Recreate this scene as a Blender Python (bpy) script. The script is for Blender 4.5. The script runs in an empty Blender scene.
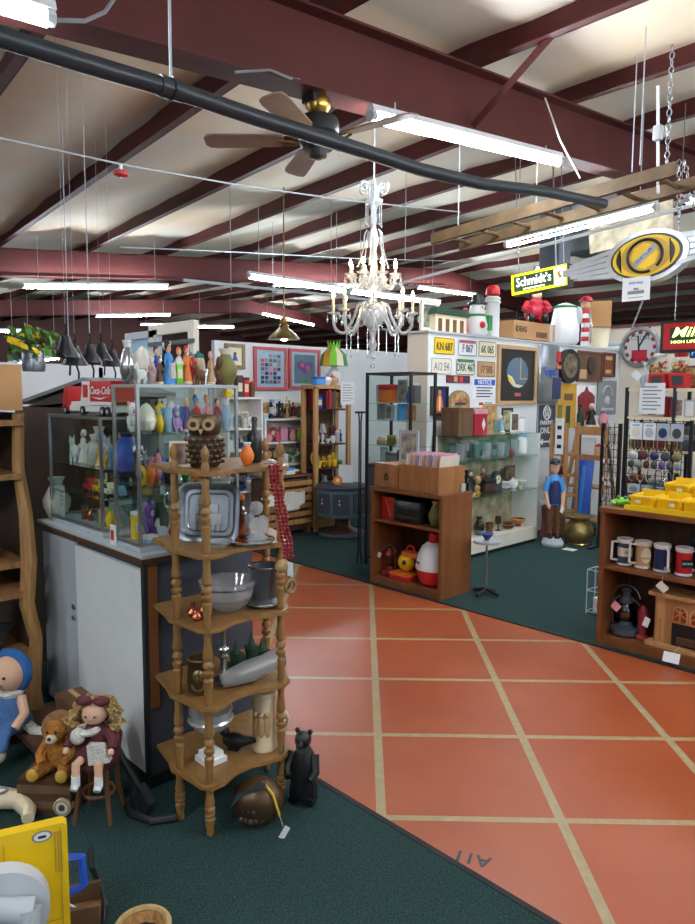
import bpy, math, random
from mathutils import Vector
C = bpy.context.scene.collection
PI = math.pi
rnd = random.Random(7)
# ------------------------------------------------------------------ camera model (695 x 924)
FPX = 700.0; EYE = 1.55
PITCH = math.atan((462-394)/FPX); YAW = math.atan((362-347.5)/FPX); ROLL = math.radians(0.3)
def _basis():
    az = math.radians(135)+YAW
    f = (math.cos(az)*math.cos(PITCH), math.sin(az)*math.cos(PITCH), -math.sin(PITCH))
    r = (math.sin(az), -math.cos(az), 0)
    u = (r[1]*f[2]-r[2]*f[1], r[2]*f[0]-r[0]*f[2], r[0]*f[1]-r[1]*f[0])
    c, s = math.cos(ROLL), math.sin(ROLL)
    return (Vector([c*a+s*b for a, b in zip(r, u)]), Vector([-s*a+c*b for a, b in zip(r, u)]), Vector(f))
R_, U_, F_ = _basis()
def ray(px, py): return R_*((px-347.5)/FPX)-U_*((py-462)/FPX)+F_
def _at(px, py, k): d = ray(px, py); return Vector((0, 0, EYE))+d*k(d)
def atz(px, py, z=0.0): return _at(px, py, lambda d: (z-EYE)/d.z)
def atx(px, py, x): return _at(px, py, lambda d: x/d.x)
def aty(px, py, y): return _at(px, py, lambda d: y/d.y)
cam = bpy.data.cameras.new('camera'); co = bpy.data.objects.new('camera', cam); C.objects.link(co)
cam.sensor_fit = 'HORIZONTAL'; cam.sensor_width = 36; cam.lens = 36*FPX/695
from mathutils import Matrix
mw = Matrix((R_, U_, -F_)).transposed().to_4x4(); mw.translation = (0, 0, EYE); co.matrix_world = mw
cam.clip_start = .05; cam.clip_end = 200
bpy.context.scene.camera = co
# ------------------------------------------------------------------ materials
MATS = {}
def lin(c):
    f = lambda v: (v/255/12.92 if v <= 10.3 else ((v/255+.055)/1.055)**2.4)
    return (f(c[0]), f(c[1]), f(c[2]), 1)
def mat(name, col, rough=.5, metal=0, var=.12, vs=6, bump=0, bs=60, emit=0, col2=None, spec=.5, coat=0, wave=0):
    m = bpy.data.materials.new(name); m.use_nodes = True; nt = m.node_tree; N = nt.nodes; L = nt.links
    b = N['Principled BSDF']; b.inputs['Roughness'].default_value = rough; b.inputs['Metallic'].default_value = metal
    b.inputs['Specular IOR Level'].default_value = spec; b.inputs['Coat Weight'].default_value = coat
    c = lin(col)
    tc = N.new('ShaderNodeTexCoord')
    if var or col2:
        if wave:
            n = N.new('ShaderNodeTexNoise'); n.inputs['Scale'].default_value = wave*3; n.inputs['Detail'].default_value = 5; n.inputs['Distortion'].default_value = .6; fo = n.outputs['Fac']
        else:
            n = N.new('ShaderNodeTexNoise'); n.inputs['Scale'].default_value = vs; n.inputs['Detail'].default_value = 4; fo = n.outputs['Fac']
        if wave:
            mp = N.new('ShaderNodeMapping'); mp.inputs['Scale'].default_value = (1, 2.2, .16); L.new(tc.outputs['Object'], mp.inputs['Vector']); L.new(mp.outputs['Vector'], n.inputs['Vector'])
        else: L.new(tc.outputs['Object'], n.inputs['Vector'])
        r = N.new('ShaderNodeValToRGB'); r.color_ramp.elements[0].position = .3; r.color_ramp.elements[1].position = .7
        k = 1-var
        r.color_ramp.elements[0].color = (c[0]*k, c[1]*k, c[2]*k, 1)
        r.color_ramp.elements[1].color = lin(col2) if col2 else (min(1, c[0]*(1+var)), min(1, c[1]*(1+var)), min(1, c[2]*(1+var)), 1)
        L.new(fo, r.inputs['Fac']); L.new(r.outputs['Color'], b.inputs['Base Color'])
        if emit: L.new(r.outputs['Color'], b.inputs['Emission Color'])
    else:
        b.inputs['Base Color'].default_value = c; b.inputs['Emission Color'].default_value = c
    if emit: b.inputs['Emission Strength'].default_value = emit
    if bump:
        n2 = N.new('ShaderNodeTexNoise'); n2.inputs['Scale'].default_value = bs; n2.inputs['Detail'].default_value = 3
        L.new(tc.outputs['Object'], n2.inputs['Vector'])
        bp = N.new('ShaderNodeBump'); bp.inputs['Strength'].default_value = bump; bp.inputs['Distance'].default_value = .02
        L.new(n2.outputs['Fac'], bp.inputs['Height']); L.new(bp.outputs['Normal'], b.inputs['Normal'])
    MATS[name] = m; return m
def glassmat(name, tint=(236, 244, 242), gloss=.10, rough=.03, milk=0):
    m = bpy.data.materials.new(name); m.use_nodes = True; nt = m.node_tree; N = nt.nodes; L = nt.links
    N.remove(N['Principled BSDF']); t = N.new('ShaderNodeBsdfTransparent'); t.inputs['Color'].default_value = lin(tint)
    g = N.new('ShaderNodeBsdfGlossy'); g.inputs['Roughness'].default_value = rough; g.inputs['Color'].default_value = (1, 1, 1, 1)
    fr = N.new('ShaderNodeFresnel'); fr.inputs['IOR'].default_value = 1.45
    ad = N.new('ShaderNodeMath'); ad.operation = 'ADD'; ad.inputs[1].default_value = gloss; ad.use_clamp = True; ge = N.new('ShaderNodeNewGeometry'); iv = N.new('ShaderNodeMath'); iv.operation = 'SUBTRACT'; iv.inputs[0].default_value = 1; L.new(ge.outputs['Backfacing'], iv.inputs[1]); ml = N.new('ShaderNodeMath'); ml.operation = 'MULTIPLY'; L.new(iv.outputs[0], ml.inputs[1])
    mx = N.new('ShaderNodeMixShader'); L.new(fr.outputs['Fac'], ad.inputs[0]); L.new(ad.outputs[0], ml.inputs[0]); L.new(ml.outputs[0], mx.inputs['Fac'])
    
    src = t.outputs[0]
    if milk:
        df = N.new('ShaderNodeBsdfDiffuse'); df.inputs['Color'].default_value = lin((236, 238, 240)); tl = N.new('ShaderNodeBsdfTranslucent'); tl.inputs['Color'].default_value = lin((236, 238, 240)); a1 = N.new('ShaderNodeMixShader'); a1.inputs['Fac'].default_value = .5; L.new(df.outputs[0], a1.inputs[1]); L.new(tl.outputs[0], a1.inputs[2])
        m2 = N.new('ShaderNodeMixShader'); m2.inputs['Fac'].default_value = milk; L.new(t.outputs[0], m2.inputs[1]); L.new(a1.outputs[0], m2.inputs[2]); src = m2.outputs[0]
    L.new(src, mx.inputs[1]); L.new(g.outputs[0], mx.inputs[2]); L.new(mx.outputs[0], N['Material Output'].inputs['Surface'])
    MATS[name] = m
glassmat('pane', (247, 250, 249), gloss=.015); glassmat('crystal', (238, 242, 244), .12, .1, .42); glassmat('shelfglass', (226, 240, 235), .05)
glassmat('blueglass', (20, 60, 190), .08, .08); glassmat('amber', (200, 130, 50), .08, .08); glassmat('greenglass', (60, 150, 90), .08, .08)
glassmat('redglass', (200, 30, 40), .08, .08); glassmat('smoke', (125, 128, 130), .1, .08); glassmat('aqua', (208, 238, 236), .08, .08, .2)
for a in [
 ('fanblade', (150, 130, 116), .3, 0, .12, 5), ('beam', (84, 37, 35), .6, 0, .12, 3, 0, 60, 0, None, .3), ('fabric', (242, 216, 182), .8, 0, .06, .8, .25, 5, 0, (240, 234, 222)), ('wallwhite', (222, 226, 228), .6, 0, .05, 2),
 ('wallcream', (224, 214, 200), .6, 0, .05, 2), ('wallgrey', (150, 148, 140), .7, 0, .1, 1), ('walldark', (98, 60, 56), .7, 0, .15, .6),
 ('housing', (225, 228, 230), .4, 0, .03), ('steel', (150, 155, 160), .35, .8, .1), ('darksteel', (60, 64, 68), .4, .7, .15), ('chrome', (215, 218, 222), .12, 1, .03),
 ('alum', (170, 176, 180), .35, .9, .06), ('brass', (190, 150, 75), .28, .9, .12), ('oldbrass', (140, 120, 75), .42, .8, .3, 12), ('bronze', (90, 70, 48), .4, .7, .25), ('copper', (190, 110, 80), .25, .9, .15),
 ('silver', (190, 192, 196), .25, .95, .2, 9), ('pewter', (136, 142, 150), .38, .85, .15, 8), ('iron', (34, 34, 37), .5, .4, .2), ('blackpipe', (44, 50, 56), .42, .2, .12, 3),
 ('black', (24, 25, 28), .4, 0, .15), ('blackmatt', (26, 26, 28), .8, 0, .15), ('white', (232, 234, 234), .4, 0, .04), ('offwhite', (226, 220, 204), .5, 0, .06), ('ivory', (226, 208, 172), .45, 0, .12, 14),
 ('paper', (236, 238, 240), .7, 0, .02), ('grey', (130, 134, 138), .5, 0, .1), ('lightgrey', (184, 190, 196), .5, 0, .06), ('charcoal', (62, 66, 74), .5, 0, .12), ('slate', (62, 68, 80), .6, 0, .1, 3, .1, 90),
 ('red', (200, 32, 38), .4, 0, .08), ('darkred', (130, 26, 38), .5, 0, .12), ('brightchrome', (206, 209, 214), .3, .6, .08), ('beadred', (136, 16, 36), .4, 0, .1), ('toywhite', (206, 210, 214), .4, 0, .05), ('ladderwood', (104, 82, 56), .7, 0, .3, 8), ('crimson', (170, 22, 46), .6, 0, .15, 20), ('maroon', (92, 36, 44), .7, 0, .2, 25), ('pink', (224, 150, 160), .6, 0, .1), ('rose', (196, 92, 100), .5, 0, .1),
 ('orange', (226, 118, 40), .5, 0, .1), ('yellow', (242, 200, 24), .4, 0, .05), ('gold', (216, 170, 60), .4, .3, .12), ('mustard', (200, 160, 60), .5, 0, .15), ('olive', (118, 116, 62), .6, 0, .2), ('green', (50, 132, 68), .5, 0, .12), ('lime', (130, 210, 60), .45, 0, .08),
 ('darkgreen', (30, 66, 46), .6, 0, .2), ('leaf', (78, 120, 44), .55, 0, .35, 20), ('teal', (40, 118, 120), .5, 0, .1), ('blue', (36, 84, 190), .4, 0, .1), ('skyblue', (70, 150, 220), .5, 0, .1), ('lightblue', (150, 190, 220), .5, 0, .08), ('navy', (34, 46, 96), .5, 0, .15),
 ('purple', (104, 64, 140), .5, 0, .1), ('lilac', (180, 150, 196), .5, 0, .1), ('brown', (104, 66, 40), .5, 0, .2), ('darkbrown', (58, 38, 28), .5, 0, .2), ('tan', (190, 152, 110), .6, 0, .1), ('skin', (224, 178, 148), .6, 0, .06), ('cream', (234, 222, 190), .5, 0, .05),
 ('card', (186, 140, 92), .75, 0, .06, 5), ('stoveblue', (84, 110, 130), .45, 0, .12), ('rope', (180, 150, 100), .8, 0, .2, 40), ('wicker', (170, 122, 70), .7, 0, .35, 60, .5, 80), ('mirror', (200, 212, 220), .04, 1, .02),
 ('denim', (70, 110, 160), .8, 0, .2, 30, .3, 150), ('dustyblue', (40, 96, 160), .8, 0, .15, 30, .3, 150), ('lionfur', (206, 136, 60), .95, 0, .3, 40, .9, 160), ('tanfur', (176, 130, 84), .95, 0, .3, 40, .9, 160), ('blond', (206, 172, 112), .8, 0, .45, 50, .8, 120), ('lace', (232, 228, 220), .8, 0, .12, 60, .8, 120), ('floral', (214, 200, 190), .7, 0, .1, 30, 0, 60, 0, (150, 80, 90)),
 ('artred', (150, 60, 70), .6, 0, .3, 18, 0, 60, 0, (190, 180, 170)), ('artblue', (70, 90, 130), .6, 0, .3, 14, 0, 60, 0, (200, 190, 160)), ('artgreen', (60, 90, 60), .6, 0, .3, 14, 0, 60, 0, (210, 200, 150)), ('artwarm', (120, 80, 50), .6, 0, .4, 14, 0, 60, 0, (220, 180, 120)), ('artdark', (40, 36, 40), .6, 0, .3, 14, 0, 60, 0, (140, 120, 90)),
 ('backboard', (150, 138, 112), .7, 0, .25, 9, 0, 60, 0, (196, 184, 156)), ('pegbrown', (92, 64, 46), .7, 0, .2, 5)]: mat(*a)
def wood(n, c, c2, rough=.45, w=7): mat(n, c, rough, 0, .18, col2=c2, wave=w)
wood('woodhoney', (138, 100, 54), (152, 112, 62)); wood('woodcherry', (122, 72, 38), (134, 82, 44), .4, 3); wood('woodpine', (190, 142, 88), (204, 158, 104)); wood('wooddark', (70, 44, 28), (96, 62, 40))
wood('woodgrey', (128, 112, 88), (158, 140, 110), .7); wood('woodbarn', (96, 70, 48), (112, 84, 58), .7, 4); wood('woodtan', (172, 124, 76), (188, 138, 88)); wood('woodshelf', (132, 92, 54), (160, 116, 70), .55, 5); wood('laminate', (158, 106, 62), (172, 118, 72), .4, 5); wood('twist', (150, 108, 60), (172, 128, 76), .6, 9)
mat('tube', (236, 246, 255), .5, 0, 0, emit=100); mat('bulb', (255, 214, 150), .5, 0, 0, emit=32); mat('signglow', (236, 244, 200), .5, 0, 0, emit=1.6); mat('signwhite', (250, 250, 250), .5, 0, 0, emit=1.5); mat('signyellow', (230, 226, 40), .5, 0, 0, emit=1.1)
mat('signgreen', (60, 84, 60), .5, 0, 0, emit=.35); mat('neonblue', (40, 140, 240), .5, 0, 0, emit=1.2); mat('signred', (150, 20, 30), .5, 0, .05, emit=.35); mat('neonyellow', (240, 240, 150), .5, 0, 0, emit=1.4)
# carpet and painted floor
mat('carpet', (40, 66, 66), .95, 0, .35, vs=190, bump=.9, bs=420, col2=(76, 106, 104), spec=.1)
def floormat():
    m = bpy.data.materials.new('paintedfloor'); m.use_nodes = True; nt = m.node_tree; N = nt.nodes; L = nt.links; b = N['Principled BSDF']
    tc = N.new('ShaderNodeTexCoord'); sx = N.new('ShaderNodeSeparateXYZ'); L.new(tc.outputs['Object'], sx.inputs[0])
    def mth(op, a, bb=None):
        n = N.new('ShaderNodeMath'); n.operation = op
        for i, v in enumerate((a, bb)):
            if v is None: continue
            if isinstance(v, (int, float)): n.inputs[i].default_value = v
            else: L.new(v, n.inputs[i])
        return n.outputs[0]
    def line(e, off, per, w):
        t = mth('DIVIDE', mth('ADD', e, off), per); fr = mth('FRACT', mth('ADD', t, .5)); return mth('LESS_THAN', mth('ABSOLUTE', mth('SUBTRACT', fr, .5)), w/per)
    l1 = line(mth('ADD', sx.outputs[0], sx.outputs[1]), -.115, .93, .026); l2 = line(mth('SUBTRACT', sx.outputs[0], sx.outputs[1]), 3.45, .892, .022)
    ln = mth('MAXIMUM', l1, l2)
    def noise(s, d=4):
        n = N.new('ShaderNodeTexNoise'); n.inputs['Scale'].default_value = s; n.inputs['Detail'].default_value = d; L.new(tc.outputs['Object'], n.inputs['Vector']); return n.outputs['Fac']
    r = N.new('ShaderNodeValToRGB'); r.color_ramp.elements[0].color = lin((152, 70, 36)); r.color_ramp.elements[1].color = lin((166, 84, 48)); r.color_ramp.elements[0].position = .35; r.color_ramp.elements[1].position = .7
    L.new(noise(1.6), r.inputs['Fac'])
    r2 = N.new('ShaderNodeValToRGB'); r2.color_ramp.elements[0].color = lin((138, 120, 86)); r2.color_ramp.elements[1].color = lin((176, 160, 122)); L.new(noise(30), r2.inputs['Fac'])
    mx = N.new('ShaderNodeMix'); mx.data_type = 'RGBA'; L.new(ln, mx.inputs['Factor']); L.new(r.outputs['Color'], mx.inputs[6]); L.new(r2.outputs['Color'], mx.inputs[7]); L.new(mx.outputs[2], b.inputs['Base Color'])
    rr = N.new('ShaderNodeMapRange'); L.new(noise(5, 6), rr.inputs[0]); rr.inputs[3].default_value = .26; rr.inputs[4].default_value = .44; L.new(rr.outputs[0], b.inputs['Roughness'])
    bp = N.new('ShaderNodeBump'); bp.inputs['Strength'].default_value = .05; L.new(noise(14), bp.inputs['Height']); L.new(bp.outputs[0], b.inputs['Normal'])
    MATS['paintedfloor'] = m
floormat()
NEAR, FAR = 1.76, 4.05
# ------------------------------------------------------------------ mesh builder
class MB:
    def __init__(s, m='white'): s.v = []; s.f = []; s.fm = []; s.ms = []; s.m = m; s.sm = 40
    def use(s, m): s.m = m; return s
    def add(s, vs, fs, m=None):
        m = m or s.m
        if m not in s.ms: s.ms.append(m)
        k = s.ms.index(m); o = len(s.v); s.v += [tuple(v) for v in vs]; s.f += [tuple(i+o for i in f) for f in fs]; s.fm += [k]*len(fs); return s
    def bb(s, x0, x1, y0, y1, z0, z1, m=None):
        return s.add([(x, y, z) for z in (z0, z1) for y in (y0, y1) for x in (x0, x1)], [(0, 2, 3, 1), (4, 5, 7, 6), (0, 1, 5, 4), (2, 6, 7, 3), (0, 4, 6, 2), (1, 3, 7, 5)], m)
    def box(s, c, d, m=None, rz=0, rx=0, ry=0):
        M = Matrix.Translation(c) @ Matrix.Rotation(rz, 4, 'Z') @ Matrix.Rotation(ry, 4, 'Y') @ Matrix.Rotation(rx, 4, 'X'); h = [q/2 for q in d]
        return s.add([M @ Vector((x*h[0], y*h[1], z*h[2])) for z in (-1, 1) for y in (-1, 1) for x in (-1, 1)], [(0, 2, 3, 1), (4, 5, 7, 6), (0, 1, 5, 4), (2, 6, 7, 3), (0, 4, 6, 2), (1, 3, 7, 5)], m)
    def rbox(s, c, d, r, m=None):   # box with rounded vertical edges and a softened top
        x, y, z = d[0]/2, d[1]/2, d[2]; pts = []
        for cx, cy, a0 in ((x-r, y-r, 0), (-x+r, y-r, 90), (-x+r, -y+r, 180), (x-r, -y+r, 270)):
            for k in range(4):
                a = math.radians(a0+30*k); pts.append((cx+r*math.cos(a), cy+r*math.sin(a)))
        e = min(r, z*.2)*.5
        return s.rings([[(c[0]+p[0]*q, c[1]+p[1]*q, c[2]-z/2+h) for p in pts] for q, h in ((1-e/x, 0), (1, e), (1, z-e), (1-e/x, z))], m)
    def rings(s, rs, m=None, caps=True):
        n = len(rs[0]); vs = [p for r in rs for p in r]; fs = []
        for i in range(len(rs)-1):
            for j in range(n): fs.append((i*n+j, i*n+(j+1) % n, (i+1)*n+(j+1) % n, (i+1)*n+j))
        if caps: fs += [tuple(range(n-1, -1, -1)), tuple(range((len(rs)-1)*n, len(rs)*n))]
        return s.add(vs, fs, m)
    def lathe(s, prof, c=(0, 0, 0), n=12, m=None, sx=1, sy=1, wob=0):
        rs = []
        for i, (r, z) in enumerate(prof):
            rs.append([(c[0]+max(r, .0004)*sx*math.cos(2*PI*j/n)*(1+wob*(j % 2)), c[1]+max(r, .0004)*sy*math.sin(2*PI*j/n)*(1+wob*(j % 2)), c[2]+z) for j in range(n)])
        return s.rings(rs, m)
    def ball(s, c, r, m=None, n=12, k=8):
        r = r if isinstance(r, tuple) else (r, r, r)
        rs = []
        for i in range(k+1):
            a = PI*i/k-PI/2; q = max(math.cos(a), .01); rs.append([(c[0]+r[0]*q*math.cos(2*PI*j/n), c[1]+r[1]*q*math.sin(2*PI*j/n), c[2]+r[2]*math.sin(a)) for j in range(n)])
        return s.rings(rs, m)
    def tube(s, pts, r, n=6, m=None, closed=False, flat=1):
        pts = [Vector(p) for p in pts]; N = len(pts); rs = []; up = None
        for i, p in enumerate(pts):
            a = pts[(i-1) % N] if closed or i else pts[0]; b = pts[(i+1) % N] if closed or i < N-1 else pts[-1]
            d = (b-a).normalized() if (b-a).length > 1e-9 else Vector((0, 0, 1))
            if up is None: up = Vector((0, 0, 1)) if abs(d.z) < .9 else Vector((0, 1, 0))
            x = d.cross(up)
            if x.length < 1e-4: x = d.cross(Vector((1, 0, 0)))
            x.normalize(); y = x.cross(d).normalized(); up = y
            q = r[i] if isinstance(r, (list, tuple)) else r
            rs.append([p+x*q*math.cos(2*PI*j/n)+y*q*flat*math.sin(2*PI*j/n) for j in range(n)])
        if closed: rs.append(rs[0])
        return s.rings(rs, m, not closed)
    def curve(s, pts, r, n=6, m=None, k=5):
        P_ = [Vector(p) for p in pts]; R = list(r) if isinstance(r, (list, tuple)) else [r]*len(P_); out = []; ro = []
        for i in range(len(P_)-1):
            a, b, c, d = P_[max(i-1, 0)], P_[i], P_[i+1], P_[min(i+2, len(P_)-1)]
            for j in range(k):
                t = j/k; out.append(.5*((2*b)+(c-a)*t+(2*a-5*b+4*c-d)*t*t+(3*b-a-3*c+d)*t**3)); ro.append(R[i]+(R[i+1]-R[i])*t)
        return s.tube(out+[P_[-1]], ro+[R[-1]], n, m)
    def cyl(s, a, b, r, n=10, m=None): return s.tube([a, b], r, n, m)
    def torus(s, c, R, r, m=None, n=16, k=6, ax='Z', sq=1, a0=0, a1=360):
        pts = []
        full = abs(a1-a0) >= 360
        for i in range(n if full else n+1):
            t = math.radians(a0+(a1-a0)*i/n); p = (R*math.cos(t), R*sq*math.sin(t))
            pts.append({'Z': (c[0]+p[0], c[1]+p[1], c[2]), 'Y': (c[0]+p[0], c[1], c[2]+p[1]), 'X': (c[0], c[1]+p[0], c[2]+p[1])}[ax])
        return s.tube(pts, r, k, m, closed=full)
    def prism(s, poly, y0, y1, m=None, ax='Y'):   # polygon in (x, z) swept along y; 'X': (y, z) along x; 'Z': (x, y) along z
        g = {'Y': lambda p, t: (p[0], t, p[1]), 'X': lambda p, t: (t, p[0], p[1]), 'Z': lambda p, t: (p[0], p[1], t)}[ax]; n = len(poly)
        vs = [g(p, y0) for p in poly]+[g(p, y1) for p in poly]
        return s.add(vs, [tuple(range(n)), tuple(range(2*n-1, n-1, -1))]+[(i, i+n, (i+1) % n+n, (i+1) % n) for i in range(n)], m)
    def disc(s, c, r, h, m=None, n=20, ax='Y', sq=1):
        return s.prism([(c['XYZ'.index({'Y': 'X', 'X': 'Y', 'Z': 'X'}[ax])]+r*math.cos(2*PI*i/n), c['XYZ'.index({'Y': 'Z', 'X': 'Z', 'Z': 'Y'}[ax])]+r*sq*math.sin(2*PI*i/n)) for i in range(n)], c['XYZ'.index(ax)], c['XYZ'.index(ax)]+h, m, ax)
def ob(name, mb, parent=None, loc=(0, 0, 0), rz=0):
    me = bpy.data.meshes.new(name); me.from_pydata(mb.v, [], mb.f)
    for k in mb.ms: me.materials.append(MATS[k])
    me.polygons.foreach_set('material_index', mb.fm); me.polygons.foreach_set('use_smooth', [True]*len(mb.f))
    import bmesh
    bm = bmesh.new(); bm.from_mesh(me); bmesh.ops.recalc_face_normals(bm, faces=bm.faces); bm.to_mesh(me); bm.free()
    me.set_sharp_from_angle(angle=math.radians(mb.sm)); me.update()
    o = bpy.data.objects.new(name, me); C.objects.link(o); o.location = loc; o.rotation_euler = (0, 0, rz)
    if parent: o.parent = parent
    return o
def tag(o, label, cat, group=None):
    ws = label.split()
    while len(ws) > 16 and 'the' in ws: del ws[len(ws)-1-ws[::-1].index('the')]
    label = ' '.join(ws)
    o['label'] = label; o['category'] = cat
    if group: o['group'] = group
    return o
def T(name, label, cat, loc, rz=0, group=None):
    loc = Vector(loc); loc.z += .0068 if abs(loc.z) < .004 and not FAR-.1 > loc.y > NEAR+.05 else .0085
    o = bpy.data.objects.new(name, None); C.objects.link(o); o.location = loc; o.rotation_euler = (0, 0, rz); o.empty_display_size = .05
    return tag(o, label, cat, group)
def S(name, mb, label, cat, loc=(0, 0, 0), rz=0, group=None): return tag(ob(name, mb, None, loc, rz), label, cat, group)
def P(parent, name, mb, label=None):
    o = ob(name, mb, parent)
    if label: o['label'] = label
    return o
def ST(name, mb): o = ob(name, mb); o['kind'] = 'structure'; return o
def text(parent, s, size, loc, m, rot=(PI/2, 0, 0), name='lettering', shear=0, sx=1, ext=.0008, align='CENTER', bold=0):
    cu = bpy.data.curves.new(name, 'FONT'); cu.body = s; cu.size = size; cu.align_x = align; cu.align_y = 'CENTER'; cu.extrude = ext; cu.shear = shear; cu.offset = bold*size; cu.resolution_u = 2
    cu.materials.append(MATS[m]); o = bpy.data.objects.new(name, cu); C.objects.link(o); o.location = loc; o.rotation_euler = rot; o.scale = (sx, 1, 1)
    if parent: o.parent = parent
    return o
RX = (PI/2, 0, PI/2)   # lettering on a face that looks along +x
def copy_tree(o, parent=None):
    c = o.copy(); C.objects.link(c); c.parent = parent
    for ch in list(o.children): copy_tree(ch, c)
    return c
# ------------------------------------------------------------------ shell
XL, XR, YF, YB = -30, 9, -6, 27
NEAR, FAR = 1.76, 4.05
ST('floor', MB('paintedfloor').bb(XL, XR, YF, YB, -.1, 0))
def carpet(y0, y1):
    return ST('floor_carpet', MB('carpet').bb(XL, XR, y0, y1, -.04, .006).bb(XL, XR, (y1 if y0 < 0 else y0-.022), (y1+.022 if y0 < 0 else y0), -.04, .008, 'blackmatt'))
carpet(YF, NEAR); carpet(FAR, YB)
def zb(y): return 3.01+.094*y if y < 15 else 3.01+.094*15-.094*(y-15)
def zr(y): return zb(y)+.66
PURL = [3.12+1.5*k for k in range(-6, 16)]
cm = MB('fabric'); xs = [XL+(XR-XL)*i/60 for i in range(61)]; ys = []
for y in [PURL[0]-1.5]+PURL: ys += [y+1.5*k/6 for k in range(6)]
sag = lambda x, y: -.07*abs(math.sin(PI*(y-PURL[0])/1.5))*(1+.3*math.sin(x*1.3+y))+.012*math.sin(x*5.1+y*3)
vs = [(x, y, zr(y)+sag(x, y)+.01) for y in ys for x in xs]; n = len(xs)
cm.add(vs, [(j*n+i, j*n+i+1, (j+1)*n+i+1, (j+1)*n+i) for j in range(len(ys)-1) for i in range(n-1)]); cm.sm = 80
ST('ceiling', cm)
ST('wall_left', MB('walldark').bb(XL-.2, XL, YF, YB, 0, 5)); ST('wall_right', MB('wallgrey').bb(XR, XR+.2, YF, YB, 0, 5)); ST('wall_back', MB('walldark').bb(XL, XR, YB, YB+.2, 0, 5)); ST('wall_front', MB('wallgrey').bb(XL, XR, YF-.2, YF, 0, 5))
def rafter(x, n):
    b = MB('beam'); h = .44
    for y0, y1 in ((YF, 15), (15, YB)):
        for dx0, dx1, z0, z1 in ((-.1, .1, 0, .016), (-.1, .1, h-.016, h), (-.008, .008, 0, h)):
            b.prism([(y0, zb(y0)+z0), (y1, zb(y1)+z0), (y1, zb(y1)+z1), (y0, zb(y0)+z1)], x+dx0, x+dx1, ax='X')
    ST('beam_%d' % n, b)
for i, x in enumerate((-3.2, -12, -20.8, 5.6)): rafter(x, i+1)
def purlin(n, x0, y0, x1, y1):
    b = MB('beam')
    for e0, e1, dz0, dz1 in ((-.006, .006, 0, .22), (-.006, .07, .21, .22), (-.07, .006, 0, .012)):
        b.rings([[(x, y+e, zb(y)+.44+dz) for e, dz in ((e0, dz0), (e1, dz0), (e1, dz1), (e0, dz1))] for x, y in ((x0, y0), (x1, y1))])
    ST('purlin_%d' % n, b)
n_ = 0
for k in range(-6, 17):
    ya, yb_ = 2.92+1.34*k, 3.85+1.46*k
    if -5.5 < ya < 15: n_ += 1; purlin(n_, XR, ya, -3.2, ya)
    if ya > -5.5 and yb_ < 15.5: n_ += 1; purlin(n_, -3.2, ya, -12, yb_)
    if -5.5 < yb_ < 26.5: n_ += 1; purlin(n_, -12, yb_, XL, yb_)
    if 15.5 < yb_ < 26.5: n_ += 1; purlin(n_, XR, yb_, -12, yb_)
for i, y in enumerate((4.26, 9.62)):   # flange braces beside the near rafter
    z = zb(y); ST('brace_%d' % (i+1), MB('beam').tube([(-3.16, y, z+.06), (-2.55, y, z+.46)], .03, 4))
# ------------------------------------------------------------------ fluorescent fixtures
def fixture(a, b, label, group='fluorescent strip lights', r=.021):
    a, b = Vector(a), Vector(b); d = (b-a); u = d.normalized(); ctr = (a+b)/2
    t = T('fluorescent_light', label, 'ceiling light', ctr, 0, group); q = lambda k, dz=0: Vector((u*k))+Vector((0, 0, dz)); L = d.length/2
    s = u.cross(Vector((0, 0, 1))).normalized()
    hm = MB('housing'); w = .036
    hm.add([q(k, dz)+s*e for k in (-L, L) for dz, e in ((.035, -w), (.075, -w*.6), (.075, w*.6), (.035, w))], [(0, 1, 5, 4), (1, 2, 6, 5), (2, 3, 7, 6), (3, 0, 4, 7), (3, 2, 1, 0), (4, 5, 6, 7)])
    P(t, 'housing', hm)
    P(t, 'light_tube', MB('tube').tube([q(-L+.03, -.01), q(L-.03, -.01)], r, 8))
    for e in (-.8, .8):
        w_ = ctr+u*L*e; near = min(abs(w_.x-x) for x in (-3.2, -12, -20.8, 5.6)) < .2; zt_ = zb(w_.y)+(.005 if near else .6)
        P(t, 'hanger', MB('lightgrey').cyl(q(L*e, .06), (u*L*e).to_2d().to_3d()+Vector((0, 0, zt_-ctr.z)), .005, 5))
    for e in (-1, 1): P(t, 'end_cap', MB('lightgrey').tube([q(e*(L-.035), .01), q(e*L, .01)], .034, 8))
    return t
def yfix(x, y0, y1, label, dz=-.1): return fixture((x, y0, zb(y0)+dz), (x, y1, zb(y1)+dz), label)
# ------------------------------------------------------------------ things under the roof
fixture(atx(370, 119, -3.05), atx(560, 164, -3.05), 'long bright strip light under the near roof beam, right of the ceiling fan')
fixture(atx(-60, -10, -3.05), atx(54, 24, -3.05), 'bright strip light under the near roof beam, cut by the top left corner')
fixture(atx(22, 287, -11.6), atx(168, 288, -11.6), 'strip light just below the second roof beam, above the hanging milk can plant')
fixture(atx(248, 277, -8), atx(345, 291.5, -8), 'strip light behind the chandelier, its far end toward the brass pendant lamp')
fixture(atx(350, 292, -8), atx(440, 304, -8), 'strip light behind the candles of the chandelier, toward the white partition')
fixture(aty(505, 247, 6.6), aty(657, 209, 6.6), 'thin strip light hanging below the wooden ladder', r=.012)
fixture(atx(-30, 331, -19), atx(34, 332, -19), 'far strip light low on the left edge above the cardboard carton')
fixture(atx(196, 327, -19), atx(234, 327.5, -19), 'far strip light behind the white window frame')
fixture(atx(8, 365, -16), atx(60, 358, -16), 'far strip light low behind the milk can plant')
fixture(atx(520, 330, -12), atx(480, 326, -12), 'far strip light behind the snowman on the partition top')
k = 0
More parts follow.
